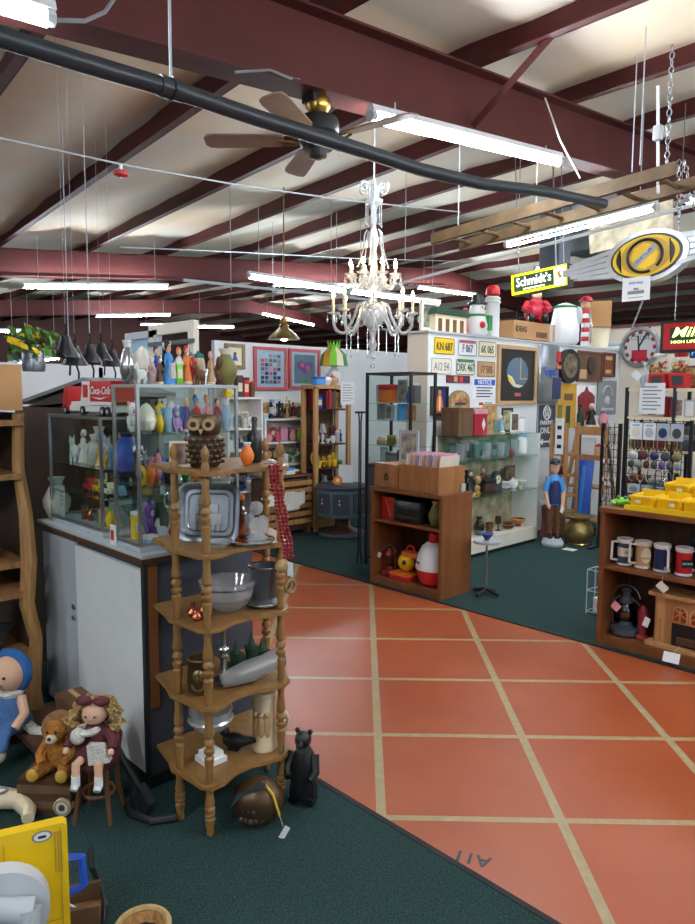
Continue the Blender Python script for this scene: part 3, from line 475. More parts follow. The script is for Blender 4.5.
def g_basket(t, h, c, d): P(t, 'bowl', MB(c).lathe(lz(h, (.36, 0), (.4, .02), (.5, .5), (.46, .48), (.34, .05)), n=16)); P(t, 'handle', MB(d).torus((0, 0, .48*h), .47*h, .035*h, n=14, ax='Y', a0=0, a1=180))
def g_lamp(t, h, c, d): P(t, 'base', MB(c).lathe(lz(h, (.2, 0), (.2, .04), (.08, .1), (.16, .26), (.18, .36), (.06, .5), (.03, .56)), n=14)); P(t, 'lamp_shade', MB(d).lathe(lz(h, (.34, .54), (.33, .56), (.17, .97), (.16, .96), (.32, .54)), n=18)); P(t, 'finial', MB('brass').ball((0, 0, .98*h), .03*h, n=8, k=5))
def g_lantern(t, h, c, d):
    P(t, 'tank', MB(c).lathe(lz(h, (.24, 0), (.28, .03), (.27, .14), (.12, .2), (.1, .26)), n=14)); P(t, 'globe', MB(d).lathe(lz(h, (.1, .26), (.17, .38), (.16, .5), (.09, .62)), n=12)); P(t, 'chimney', MB(c).lathe(lz(h, (.1, .62), (.13, .64), (.1, .72), (.07, .74), (.07, .84), (.1, .86), (.04, .9)), n=12))
    for s in (-1, 1): P(t, 'side_tube', MB(c).tube([(s*.24*h, 0, .1*h), (s*.27*h, 0, .3*h), (s*.26*h, 0, .62*h), (s*.1*h, 0, .74*h)], .022*h, 6))
    P(t, 'bail', MB('steel').torus((0, 0, .7*h), .27*h, .012*h, n=12, k=4, ax='Y', a0=10, a1=170))
def g_bust(t, h, c, d): P(t, 'base', MB(d).lathe(lz(h, (.2, 0), (.2, .1), (.12, .16)), n=12)); P(t, 'head', MB(c).ball((0, -.02*h, .72*h), (.18*h, .2*h, .25*h)).ball((0, -.22*h, .7*h), (.03*h, .05*h, .06*h), n=6, k=5).lathe(lz(h, (.16, .14), (.24, .28), (.22, .38), (.09, .46), (.09, .56)), n=12, sy=.7))
def g_shell(t, h, c, d): P(t, 'shell', MB(c).lathe(lz(h, (.02, 0), (.4, .12), (.55, .4), (.45, .7), (.2, .92), (.02, 1)), n=14, wob=.08)); P(t, 'mouth', MB(d).ball((0, -.38*h, .35*h), (.22*h, .16*h, .28*h), n=10, k=6))
def g_stein(t, h, c, d):
    P(t, 'body', MB(c).lathe(lz(h, (.33, 0), (.34, .05), (.29, .1), (.27, .8), (.29, .84), (.25, .84)), n=16)); P(t, 'lid', MB(d).lathe(lz(h, (.29, .84), (.28, .88), (.12, .95), (.05, 1)), n=14)); P(t, 'handle', MB(d).torus((.28*h, 0, .48*h), .22*h, .035*h, n=10, ax='Y', a0=-90, a1=90))
def g_cloth(t, h, c, d):
    P(t, 'lower_fold', MB(c).rbox((0, 0, .3*h), (3.2*h, 2.2*h, .6*h), .25*h)); P(t, 'upper_fold', MB(d).rbox((.1*h, 0, .8*h), (2.8*h, 2*h, .4*h), .2*h))
def g_stack(t, h, c, d):
    P(t, 'dish', MB(c).lathe(lz(h, (.5, 0), (.9, .3), (.95, .34), (.9, .36), (.4, .1)), n=16)); P(t, 'dish', MB(d).lathe(lz(h, (.5, .34), (.85, .62), (.9, .66), (.85, .68), (.4, .44)), n=16)); P(t, 'dish', MB(c).lathe(lz(h, (.5, .68), (.8, .94), (.85, 1), (.8, 1), (.4, .78)), n=16))
GOODS = {k[2:]: v for k, v in list(globals().items()) if k.startswith('g_')}
CATN = dict(book='book', stack='dishes', cloth='linen', plush='soft toy', animal='figurine', car='toy car', urn='jar', shell='shell', bust='bust', frame='picture frame', tin='tin', stein='stein')
NAMEN = dict(plush='plush_animal', animal='animal_figurine', car='toy_car', frame='picture_frame', cloth='folded_linen', stack='dish_pile', tin='storage_tin', urn='lidded_urn', shell='sea_shell', box='keepsake_box', clock='mantel_clock', bust='head_bust', lamp='table_lamp')
WORDN = dict(plush='plush animal', animal='animal figurine', car='toy car', frame='standing picture frame', cloth='folded linens', stack='nested dishes', tin='storage tin', urn='lidded urn', shell='sea shell', box='lidded box', clock='mantel clock', bust='head bust', lamp='table lamp', plate='plate on a stand', goblet='stemmed goblet')
COLN = dict(skyblue='sky blue', lightblue='pale blue', darkred='dark red', darkgreen='dark green', darkbrown='dark brown', offwhite='off-white', lightgrey='pale grey', crystal='clear glass', pane='clear glass', blueglass='cobalt glass', greenglass='green glass', redglass='red glass', amber='amber glass', aqua='aqua glass', smoke='smoky glass', woodhoney='honey wood', woodpine='pale wood', wooddark='dark wood', woodcherry='reddish wood', oldbrass='old brass', lionfur='orange fur', tanfur='tan fur', floral='floral', artred='red printed', artblue='blue printed', artgreen='green printed', artwarm='brown printed', artdark='dark printed', darksteel='dark metal', iron='black iron', blond='blond', shelfglass='pale glass', woodtan='tan wood', laminate='orange wood', ivory='ivory', stoveblue='grey blue', steel='steel grey', dustyblue='dusty blue')
ORD = 'first second third fourth fifth sixth seventh eighth ninth tenth eleventh twelfth thirteenth fourteenth fifteenth sixteenth'.split()
WID = dict(vase=.66, urn=.74, bottle=.36, mug=1.1, bowl=2.04, plate=1.02, teapot=1.46, jar=.68, tin=.68, box=1.56, book=.2, frame=.84, goblet=.52, tumbler=.78, candlestick=.42, pitcher=.95, figurine=.52, animal=1.36, plush=.74, doll=.64, car=2.34, clock=.78, basket=1.04, lamp=.7, lantern=.62, bust=.5, shell=1.15, stein=1.0, cloth=3.2, stack=1.92)
def good(kind, h, c, d, loc, rz, label, group=None):
    loc = Vector(loc); loc.z += .0016
    t = T(NAMEN.get(kind, kind), label, CATN.get(kind, kind), loc, rz, group); GOODS[kind](t, h, c, d); return t
def stock(where, group, p0, p1, items, rz=0, depth=0, jit=.01):
    """items 'kind:height_cm:colour[:colour2[:at]]' laid from p0 to p1 along a shelf; at = 0..1 along it"""
    p0, p1 = Vector(p0), Vector(p1); its = [i.split(':') for i in items.split()]; n = len(its)
    gr = 1.28 if 'corner showcase' in where else 1.2 if 'low wide' in where else 1.12
    for i in its: i[1] = float(i[1])*gr
    cnt = {}
    keyf = lambda i: (i[0], i[2])
    for i in its: cnt[keyf(i)] = cnt.get(keyf(i), 0)+1
    seen = {}; dv = Vector((-math.sin(rz), math.cos(rz), 0))
    L = (p1-p0).length; ws = [WID[i[0]]*float(i[1])/100*1.04 for i in its]; tot = sum(ws); q = min(1, .99*L/tot) if tot else 1; gap = (L-tot*q)/n; run = 0; pos = []
    for w_ in ws: pos.append((run+gap/2+w_*q/2)/L); run += gap+w_*q
    for k, i in enumerate(its):
        kind, h, c = i[0], float(i[1])/100, i[2]; d = i[3] if len(i) > 3 and i[3] else c
        f = float(i[4]) if len(i) > 4 else pos[k]
        qq = 1 if len(i) > 4 else q
        if qq < .45: h *= (qq/.45)**.6; qq = .45
        p = p0+(p1-p0)*f+dv*(rnd.uniform(-1, 1)*jit+depth); key = keyf(i); seen[key] = seen.get(key, 0)+1
        two = COLN.get(d, d); one = COLN.get(c, c)
        lab = one+' '+WORDN.get(kind, kind)+(' with '+two+' trim' if two != one and kind in ('vase', 'mug', 'jar', 'tin', 'box', 'bowl', 'teapot', 'pitcher', 'urn') else '')
        if cnt[key] > 1: lab = ORD[seen[key]-1]+' '+one+' '+WORDN.get(kind, kind)+' from the left'
        g_ = good(kind, h, c, d, p, rz+rnd.uniform(-.16, .16)*(kind not in ('book', 'frame', 'box', 'plate', 'car', 'cloth', 'tin', 'animal')), lab+' '+where, group); g_.scale = (qq, qq**.7, qq**.2)
# ------------------------------------------------------------------ left counter, its showcases and what stands in and on them
CT = .93
t = T('display_counter', 'tall counter cabinet with a white front panel and slate side carrying the glass showcases', 'counter', (-2.93, 1.5, 0))
q = lambda x0, x1, y0, y1, z0, z1: (x0+2.93, x1+2.93, y0-1.5, y1-1.5, z0, z1)
P(t, 'carcass', MB('slate').bb(*q(-3.44, -2.42, 1.26, 1.755, .04, CT-.03))); P(t, 'countertop', MB('lightgrey').bb(*q(-3.46, -2.40, 1.235, 1.765, CT-.012, CT)).bb(*q(-3.465, -2.395, 1.23, 1.77, CT-.03, CT-.013), 'wooddark'))
P(t, 'door', MB('white').bb(*q(-3.04, -2.435, 1.243, 1.259, .06, CT-.06)), 'white panel'); P(t, 'door', MB('lightgrey').bb(*q(-3.43, -3.05, 1.247, 1.259, .06, CT-.05)), 'pale grey panel')
P(t, 'corner_strip', MB('woodcherry').bb(*q(-2.419, -2.410, 1.262, 1.30, .32, CT-.03)), 'reddish wood strip'); P(t, 'corner_trim', MB('darksteel').bb(*q(-2.436, -2.412, 1.245, 1.26, .04, CT-.03)).bb(*q(-2.45, -2.406, 1.245, 1.755, .0, .05), 'black')); P(t, 'plinth', MB('black').bb(*q(-3.42, -2.44, 1.28, 1.74, 0, .04)))
P(t, 'lock', MB('steel').disc((-.15, -.259, .58), .014, .006).disc((-.15, -.262, .53), .01, .006))
def showcase(label, x0, x1, y0, y1, z0, z1, shelves, stile=None):
    cx, cy = (x0+x1)/2, (y0+y1)/2; t = T('glass_showcase', label, 'display case', (cx, cy, z0)); H = z1-z0; a, b, c, d = x0-cx, x1-cx, y0-cy, y1-cy; e = .012
    P(t, 'base', MB('lightgrey').bb(a, b, c, d, 0, .02)); f = MB('alum')
    for X in (a, b-e):
        for Y in (c, d-e): f.bb(X, X+e, Y, Y+e, .02, H)
    for Z in (.02, H-e):
        for Y in (c, d-e): f.bb(a+e, b-e, Y, Y+e, Z, Z+e)
        for X in (a, b-e): f.bb(X, X+e, c+e, d-e, Z, Z+e)
    P(t, 'frame', f)
    for nm, g in (('front_pane', (a+e, b-e, c+.004, c+.008, .03, H-e)), ('side_pane', (b-.008, b-.004, c+e, d-e, .03, H-e)), ('side_pane', (a+.004, a+.008, c+e, d-e, .03, H-e)), ('top_pane', (a+e, b-e, c+e, d-e, H-.007, H-.003))): P(t, nm, MB('pane').bb(*g))
    P(t, 'back_pane', MB('pane').bb(a+e, b-e, d-.008, d-.004, .03, H-e))
    if stile: P(t, 'stile', MB('alum').bb(stile-cx-.012, stile-cx+.012, c-.004, c+.004, .02, H))
    for z in shelves: P(t, 'glass_shelf', MB('shelfglass').bb(a+.01, b-.01, c+.012, d-.012, z-z0-.007, z-z0))
    return t
showcase('low wide glass showcase on the counter with the red toy truck on top', -3.39, -2.825, 1.275, 1.70, CT, 1.44, (1.215, 1.085))
showcase('taller glass showcase at the counter corner, crowded with figurines', -2.665, -2.455, 1.255, 1.715, CT, 1.575, (1.385, 1.18))
A = 'in the low wide showcase'; cA = 'goods in the low showcase'
stock('on the upper shelf '+A, cA, (-3.33, 1.36, 1.215), (-2.85, 1.36, 1.215), 'animal:11:white figurine:15:white animal:9:offwhite vase:13:crystal:white figurine:11:gold:blue animal:8:mustard mug:7:skyblue')
stock('at the back of the upper shelf '+A, cA, (-3.36, 1.5, 1.215), (-2.86, 1.5, 1.215), 'vase:14:white animal:10:crystal figurine:13:offwhite:white vase:13:crystal animal:9:white')
stock('on the middle shelf '+A, cA, (-3.2, 1.38, 1.085), (-2.84, 1.38, 1.085), 'car:6:red car:6:yellow car:5.5:cream car:5:lightblue')
stock('behind the cars '+A, cA, (-3.3, 1.52, 1.085), (-2.86, 1.52, 1.085), 'tin:9:charcoal animal:9:brown tin:9:purple box:6:navy:black tin:9:maroon animal:8:red jar:9:mustard:gold')
stock('on the floor '+A, cA, (-3.22, 1.36, CT+.02), (-2.85, 1.36, CT+.02), 'mug:6:brown:tan teapot:6:copper:brown bowl:4:teal mug:6:tan:brown plush:8:tan:orange vase:8:yellow:lime figurine:9:pink:red')
stock('at the back of the floor '+A, cA, (-3.3, 1.55, CT+.02), (-2.86, 1.55, CT+.02), 'box:6:lightgrey bowl:4:shelfglass plate:9:lightgrey:white mug:7:teal:lightblue')
s = T('price_list', 'white price sheet leaning inside the left end of the low showcase', 'paper sign', (-3.31, 1.30, CT+.021), -.1); P(s, 'sheet', MB('paper').bb(-.035, .035, 0, .002, 0, .15)); P(s, 'printing', MB('grey').bb(-.024, .024, -.001, 0, .12, .126).bb(-.024, .02, -.001, 0, .1, .104).bb(-.024, .022, -.001, 0, .08, .084).bb(-.024, .01, -.001, 0, .06, .064))
s = T('price_card', 'small white card with red marks standing at the corner showcase front', 'card', (-2.66, 1.248, CT+.001)); P(s, 'card', MB('paper').bb(-.022, .022, -.006, 0, 0, .08)); P(s, 'printing', MB('red').bb(-.012, .012, -.008, -.006, .02, .06))
B = 'in the corner showcase'; cB = 'goods in the corner showcase'; xB = -2.50
good('vase', .17, 'blue', 'blueglass', (-2.735, 1.35, 1.215), 0, 'bright cobalt blue vase at the right end of the low wide showcase', cA)
good('vase', .12, 'navy', 'blueglass', (-2.82, 1.42, 1.215), 0, 'smaller dark blue vase beside the bright cobalt vase in the showcase', cA)
stock('on the top shelf '+B, cB, (xB, 1.28, 1.385), (xB, 1.70, 1.385), 'shell:11:offwhite vase:8:yellow:lightblue tumbler:9:lightblue plush:10:lilac:white figurine:13:purple:yellow doll:13:red:skyblue doll:14:pink:blond figurine:13:crimson:brown vase:12:lightblue:white', PI/2)
stock('at the back of the top shelf '+B, cB, (-2.60, 1.28, 1.385), (-2.60, 1.68, 1.385), 'plush:11:white:pink animal:8:offwhite plush:11:yellow:black vase:13:white mug:9:skyblue figurine:14:lightblue:black box:6:blue:white', PI/2)
stock('on the middle shelf '+B, cB, (xB, 1.27, 1.18), (xB, 1.69, 1.18), 'plate:9:yellow:olive vase:12:orange:pink bust:14:pink:tan mug:8:black:white animal:8:white bowl:4:green:darkgreen teapot:8:orange:red frame:11:tan:artred plush:11:white:black box:7:floral:white', PI/2)
stock('at the back of the middle shelf '+B, cB, (-2.6, 1.30, 1.18), (-2.6, 1.68, 1.18), 'plush:14:black:white teapot:13:blue:navy vase:14:orange:cream jar:14:cream:white figurine:15:green:orange plush:14:pink:white', PI/2)
stock('on the floor '+B, cB, (xB, 1.29, CT+.02), (xB, 1.69, CT+.02), 'cloth:4:lightblue:white animal:11:lightgrey plush:14:lionfur:tan stack:6:tan:olive plush:13:mustard:orange jar:9:green:darkgreen animal:12:cream box:6:red:darkred vase:10:blue:white', PI/2)
stock('at the back of the floor '+B, cB, (-2.6, 1.3, CT+.02), (-2.6, 1.68, CT+.02), 'tin:12:yellow:white plush:16:purple:lilac vase:18:darkgreen:olive plush:18:grey:lightgrey plush:18:lionfur:cream figurine:18:pink:white vase:17:lightblue:white', PI/2)
U = 'on top of the corner showcase'; cU = 'figurines on top of the corner showcase'; zU = 1.576
stock(U, cU, (-2.50, 1.27, zU), (-2.50, 1.66, zU), 'animal:8:white vase:10:floral:white figurine:11:brown:oldbrass doll:17:skyblue:black tin:9:lime:cream figurine:16:orange:red animal:9:brown figurine:14:tan:pink bust:12:brown:maroon', PI/2)
stock('at the back '+U, cU, (-2.63, 1.28, zU), (-2.63, 1.66, zU), 'vase:19:silver:white shell:17:offwhite figurine:18:blue:navy vase:19:greenglass:white figurine:18:white:orange urn:17:red:silver jar:16:cream:teal', PI/2)
good('vase', .15, 'olive', 'offwhite', (-2.50, 1.685, zU), 0, 'tall mottled green vase at the right end of the showcase top', cU)
# red toy truck
t = T('toy_truck', 'red and white toy delivery truck with trailer on the low showcase', 'toy truck', (-3.03, 1.36, 1.441))
cab = P(t, 'cab', MB('red').prism([(-.26, .02), (-.26, .07), (-.235, .125), (-.19, .13), (-.19, .02)], -.05, .05)); P(cab, 'windscreen', MB('charcoal').bb(-.262, -.24, -.042, .042, .075, .11))
P(t, 'chassis', MB('white').bb(-.27, .24, -.045, .045, .018, .045).bb(-.185, -.06, -.04, .04, .045, .06)); bed = P(t, 'trailer', MB('red').bb(-.03, .25, -.052, .052, .048, .15)); P(bed, 'door_panel', MB('white').bb(-.032, .25, -.053, .053, .048, .062).bb(-.034, .045, -.054, .054, .062, .15), 'white panel with red square'); P(bed, 'wave_mark', MB('white').prism([(.06, .082), (.15, .07), (.24, .085), (.15, .078)], -.0545, -.0535)); P(bed, 'square_mark', MB('red').bb(-.02, .03, -.0555, -.0545, .08, .135))
text(t, 'Coca-Cola', .046, (.148, -.055, .108), 'white', shear=.3, bold=.01)
P(t, 'crane_post', MB('white').tube([(-.15, 0, .06), (-.13, 0, .13), (-.05, 0, .14)], .01, 6))
for x in (-.225, -.04, .16, .21):
    for s in (-1, 1): P(t, 'wheel', MB('black').disc((x, s*.045-.008, .021), .021, .016, n=14).disc((x, s*.045-.009, .021), .009, .018, 'lightgrey', n=10))
t = T('plastic_bag', 'crumpled clear plastic bag at the left end of the low showcase top', 'bag', (-3.30, 1.44, 1.441)); P(t, 'bag', MB('crystal').lathe(lz(.11, (.3, 0), (.42, .1), (.36, .5), (.44, .7), (.1, .95), (.16, 1)), n=11, wob=.12))
# things at the left end of the counter
good('vase', .2, 'offwhite', 'white', (-3.425, 1.32, CT), 0, 'tall white fluted vase at the far left end of the counter'); good('frame', .10, 'black', 'paper', (-3.52, 1.13, .0), 0, 'x') if 0 else None
# white sash and pale display standing behind the showcases
t = T('window_sash', 'white wooden sash frame standing behind the corner showcase', 'window frame', ((aty(148, 340, 1.742).x+aty(200, 340, 1.742).x)/2, 1.742, CT)); h = .945
P(t, 'frame', MB('offwhite').bb(-.21, .21, -.014, .014, h-.05, h).bb(-.21, .21, -.014, .014, 0, .05).bb(-.21, -.16, -.014, .014, .05, h-.05).bb(.16, .21, -.014, .014, .05, h-.05)); P(t, 'pane', MB('pane').bb(-.16, .16, -.003, .003, .05, h-.05)); P(t, 'rail', MB('darksteel').bb(-.2, .22, -.024, -.014, .84, .86))
t = T('window_sash', 'pale grey sash frame with ribbed glass left of the white sash', 'window frame', (-3.325, 1.742, CT)); h = .92
P(t, 'frame', MB('lightgrey').bb(-.17, .17, -.014, .014, h-.035, h).bb(-.17, .17, -.014, .014, 0, .04).bb(-.17, -.14, -.014, .014, .04, h-.035).bb(.14, .17, -.014, .014, .04, h-.035)); P(t, 'pane', MB('lightblue').bb(-.14, .14, -.003, .003, .04, h-.035))
# dark gabled cabinet behind the counter's left end
t = T('gabled_cabinet', 'dark wooden hutch with a grey gable roof behind the toy truck', 'hutch', (-3.95, 1.60, 0))
P(t, 'body', MB('wooddark').bb(-.4, .47, -.15, .12, 0, 1.46)); P(t, 'gable', MB('darkbrown').prism([(-.4, 1.46), (.9, 1.52), (.45, 1.60)], -.08, .12))
for s, a, b in ((-1, (-.5, 1.47), (.45, 1.60)), (1, (.45, 1.60), (.98, 1.525))): P(t, 'roof_panel', MB('grey').prism([a, b, (b[0], b[1]+.02), (a[0], a[1]+.02)], -.10, .12))
# driftwood shelf on the left edge
t = T('twisted_post_shelf', 'rough shelf with a twisted branch post at the left edge of the picture', 'shelf', (-3.72, .97, 0))
pz = [0, .2, .42, .6, .78, 1.0, 1.2, 1.45]; px_ = [(.545, .13), (.53, .14), (.50, .14), (.5, .125), (.49, .15), (.445, .14), (.42, .15), (.4, .14)]
for o_ in ((0, 0), (-.78, 0), (.0, -.42)): P(t, 'post', MB('twist').tube([(x+o_[0]+.022*math.sin(z*14), y+o_[1]+.02*math.cos(z*14), z) for z, (x, y) in zip(pz, px_)], [.03, .034, .03, .034, .036, .03, .027, .026], 8))
for z in (.16, .36, .66, .78, 1.18, 1.42): P(t, 'board', MB('woodshelf').bb(-.45, .46 if z > .7 else .53, -.32, .15, z-.025, z))
P(t, 'back_board', MB('darkbrown').bb(-.46, .38, .15, .17, .1, 1.45))
cS = 'goods on the rough left shelf'
stock('on the upper board of the rough left shelf', cS, (-3.8, 1.0, 1.18), (-3.38, 1.0, 1.18), 'basket:18:wicker:rope lantern:16:iron:pane'); stock('on the middle board of the rough left shelf', cS, (-3.8, 1.0, .78), (-3.36, 1.0, .78), 'stack:12:darksteel:oldbrass bust:20:darkbrown:brown'); stock('on the low board of the rough left shelf', cS, (-3.7, 1.0, .36), (-3.3, 1.0, .36), 'teapot:16:iron:black bowl:9:charcoal:iron')
t = T('cardboard_carton', 'plain brown cardboard carton on top of the rough left shelf', 'carton', (-3.66, 1.0, 1.462)); P(t, 'carton', MB('card').bb(-.3, .40, -.14, .12, 0, .2)); P(t, 'flap_seam', MB('tan').bb(-.3, .40, -.012, .008, .2, .2015))
t = T('drinking_horn_mug', 'cream handled mug hanging with a tag in front of the cardboard carton', 'mug', (-3.50, .80, 1.43)); P(t, 'body', MB('olive').lathe(lz(.11, (.3, 0), (.34, .5), (.36, 1), (.3, .98), (.26, .1)), n=14)); P(t, 'handle', MB('ivory').torus((.055, 0, .07), .032, .009, ax='Y', a0=-100, a1=100)); P(t, 'price_tag', MB('paper').bb(.05, .075, -.02, -.018, -.17, -.11).tube([(.06, -.02, .03), (.062, -.02, -.11)], .0012, 4))
P(t, 'hook_board', MB('woodshelf').bb(-.09, .1, -.06, .06, -.016, 0))
# milk can with ivy, hanging black lanterns beyond
pc = atx(38, 372, -4.9); t = T('milk_can_planter', 'grey metal milk can filled with trailing green and yellow leaves', 'planter', Vector((pc.x, 1.56, 1.665))); t.location.x = -4.33
P(t, 'can', MB('pewter').lathe([(.06, 0), (.065, .02), (.065, .11), (.045, .15), (.04, .17), (.055, .19), (.05, .19)], n=16))
lf = MB('leaf'); r2 = random.Random(3)
for i in range(150):
    a, r, z = r2.uniform(0, 2*PI), r2.uniform(.03, .19), r2.uniform(.12, .27); c = Vector((r*math.cos(a), r*math.sin(a)*.8, z-.25*r)); s = r2.uniform(.022, .04); n1 = Vector((r2.uniform(-1, 1), r2.uniform(-1, 1), r2.uniform(-.4, 1))).normalized(); x = n1.orthogonal().normalized(); y = n1.cross(x)
    lf.add([c-y*s, c+x*s*.6+n1*.006, c+y*s*1.2, c-x*s*.6+n1*.006], [(0, 1, 2, 3)], 'yellow' if i % 9 == 0 else ('leaf' if i % 3 else 'darkgreen'))
P(t, 'leaves', lf)
for i, (px, py, nm) in enumerate(((66, 352, 'first'), (75, 360, 'second'), (90, 358, 'third'), (101, 356, 'fourth'), (112, 362, 'fifth'))):
    c = atx(px, py, -4.6); c = aty(px, py, 1.85+.2*i); t = T('hanging_lantern', nm+' from the left of the black metal lamps hanging above the gable roof', 'lantern', c, 0, 'hanging black lamps')
    P(t, 'shade', MB('black').lathe([(.01, .1), (.03, .09), (.045, .03), (.085, -.03), (.088, -.045), (.06, -.02)], n=12)); P(t, 'hook', MB('black').tube([(0, 0, .1), (.02, 0, .14), (.0, 0, .17)], .006, 5)); P(t, 'wire', MB('lightgrey').cyl((0, 0, .17), (0, 0, zb(c.y)+.55-c.z), .0012, 4)); P(t, 'drop_handle', MB('black').tube([(.02, 0, -.04), (.06, 0, -.1), (.05, 0, -.16)], .007, 5))
# ------------------------------------------------------------------ spindle shelf
t = T('spindle_shelf', 'five tier wooden corner shelf with turned spindle posts and scalloped boards', 'shelf', (-2.14, 1.44, 0))
EX, EY = -2.15, 1.43; ez = [.195, .474, .75, 1.004, 1.284]
poly = [(-2.38, 1.25), (-2.25, 1.225), (-2.18, 1.20), (-2.11, 1.21), (-2.06, 1.215), (-2.01, 1.215), (-1.975, 1.24), (-1.975, 1.29), (-2.005, 1.36), (-2.005, 1.43), (-1.98, 1.50), (-1.972, 1.56), (-1.995, 1.60), (-2.09, 1.65), (-2.22, 1.70), (-2.38, 1.70)]
for z in ez: P(t, 'board', MB('woodhoney').prism([(x-EX, y-EY) for x, y in poly], z-.014, z-.004, ax='Z').prism([((x+2.15)*.985, (y-1.43)*.985) for x, y in poly], z-.004, z, ax='Z'))
posts = [(-2.165, 1.225), (-2.01, 1.252), (-2.0, 1.56), (-2.22, 1.66)]
turn = [(.010, 0), (.014, .05), (.012, .12), (.016, .28), (.017, .34), (.010, .37), (.018, .41), (.018, .45), (.011, .47), (.011, .5), (.018, .52), (.018, .56), (.010, .6), (.017, .64), (.016, .7), (.012, .86), (.014, .95), (.010, 1)]
for x, y in posts:
    zz = [0]+ez
    for a, b in zip(zz, ez): P(t, 'spindle', MB('woodhoney').lathe([(r*1.05, a+(b-.014-a)*k) for r, k in turn], c=(x-EX, y-EY, 0), n=10))
    P(t, 'finial', MB('woodhoney').lathe([(.012, 1.284), (.015, 1.3), (.008, 1.315), (.016, 1.335), (.012, 1.355), (.003, 1.37)], c=(x-EX, y-EY, 0), n=10))
ES = 'of the spindle shelf'; cE = 'goods on the spindle shelf'
# owl jar
t = T('owl_jar', 'dark brown owl shaped jar on the top board of the spindle shelf', 'jar', (-2.13, 1.345, 1.284), PI/4)
P(t, 'body', MB('darkbrown').lathe([(.045, 0), (.055, .01), (.065, .06), (.064, .1), (.05, .112)], n=18)); hd = P(t, 'head', MB('bronze').lathe([(.05, .112), (.056, .122), (.058, .16), (.05, .178), (.02, .186)], n=18))
for s in (-1, 1): P(hd, 'eye', MB('tan').disc((s*.026, -.062, .15), .021, .008).disc((s*.026, -.065, .15), .010, .008, 'black')); P(hd, 'ear_tuft', MB('darkbrown').lathe([(.014, 0), (.002, .03)], c=(s*.04, -.01, .172), n=6))
P(hd, 'beak', MB('tan').prism([(-.009, .135), (.009, .135), (0, .115)], -.066, -.055))
ft = MB('bronze')
for i in range(5):
    for j in range(9): a = -PI/2+(j-4+.5*(i % 2))*.34; ft.ball((.066*math.cos(a), .066*math.sin(a), .02+i*.019), (.009, .009, .007), n=6, k=4)
P(t, 'feathers', ft)['kind'] = 'stuff'
good('frame', .09, 'cream', 'artred', (-2.16, 1.262, 1.284), PI/4, 'small printed picture block left of the owl jar', cE)
good('bottle', .17, 'black', 'darkbrown', (-2.13, 1.56, 1.284), 0, 'tall black bottle right of the owl jar', cE); good('vase', .08, 'orange', 'white', (-2.08, 1.49, 1.284), 0, 'tiny orange cone vase between owl jar and black bottle', cE)
# pewter tray
t = T('pewter_tray', 'large square pewter tray with embossed kitchen range standing on the second board', 'tray', (-2.16, 1.37, 1.005), math.radians(40)); t.rotation_euler = (math.radians(-10), 0, math.radians(40)); w = .108
def rr(w, h, r, n=5): return [(cx+r*math.cos(math.radians(a0+90*k/n)), cz+r*math.sin(math.radians(a0+90*k/n))) for cx, cz, a0 in ((w-r, h-r, 0), (-w+r, h-r, 90), (-w+r, -h+r, 180), (w-r, -h+r, 270)) for k in range(n+1)]
def tr(w, h, r, y): return [(x, y, z+.105) for x, z in rr(w, h, r)]
P(t, 'tray', MB('pewter').rings([tr(.112, .104, .035, .0), tr(.115, .107, .037, -.012), tr(.104, .096, .033, -.012), tr(.09, .083, .03, .0), tr(.088, .081, .03, .006), tr(.112, .104, .035, .01)]))
rel = MB('silver').tube([(x*.8, -.003, z*.8+.105) for x, z in rr(.095, .085, .03)], .003, 4, closed=True).bb(-.05, .05, -.005, .0, .06, .1).bb(-.04, .04, -.008, .0, .065, .08).bb(-.035, .035, -.005, 0, .104, .135)
for x in (-.04, -.02, .02, .04): rel.bb(x-.004, x+.004, -.006, 0, .04, .06)
P(t, 'relief', rel)
good('bottle', .16, 'amber', 'orange', (-2.13, 1.50, 1.004), 0, 'rust coloured glass bottle behind the pewter tray', cE)
t = T('glass_figurine', 'clear crystal figure on a round mirrored tray on the second board', 'figurine', (-2.04, 1.50, 1.016), 0); P(t, 'body', MB('crystal').lathe(lz(.11, (.32, 0), (.34, .06), (.2, .2), (.3, .4), (.2, .6), (.12, .68)), n=9, wob=.1).ball((0, 0, .112), .026)); 
for s in (-1, 1): P(t, 'wing', MB('crystal').prism([(s*.02, .05), (s*.055, .03), (s*.06, .08), (s*.03, .09)], -.01, .01))
t = T('mirrored_tray', 'round mirrored tray under the crystal figure', 'tray', (-2.05, 1.48, 1.004)); P(t, 'tray', MB('mirror').lathe([(.075, 0), (.085, .004), (.088, .011), (.08, .011), (.02, .009)], n=24)); P(t, 'rim', MB('silver').torus((0, 0, .010), .086, .004, n=24, k=5))
t = T('glass_dish', 'low cut glass dish below the pewter tray on the second board', 'dish', (-2.06, 1.345, 1.004)); P(t, 'dish', MB('crystal').lathe([(.03, 0), (.035, .006), (.055, .022), (.05, .02), (.02, .008)], n=16, wob=.1)); P(t, 'rim', MB('silver').torus((0, 0, .022), .055, .002, n=16, k=4))
# red beads on the right post
t = T('bead_strings', 'red bead strings with a white price tag hanging from the right spindle post', 'beads', (-1.955, 1.50, 1.30))
for j in range(3):
    b = MB('beadred'); n_ = 24
    for i in range(n_): z = -.012-i*.014; b.ball((.012+.006*j+i*.0016+.004*math.sin(i+j), .012*j-.012+i*.0017, z), .0075, n=6, k=4)
    P(t, 'string', b)
P(t, 'price_tag', MB('paper').bb(.055, .085, .03, .032, -.40, -.35)); P(t, 'tassel_ring', MB('woodhoney').torus((.06, .04, -.44), .022, .007, ax='X', n=14).ball((.03, .03, -.37), (.03, .03, .025), 'rope', 8, 6))
P(t, 'hook', MB('steel').torus((0, 0, 0), .022, .003, n=12, k=4))
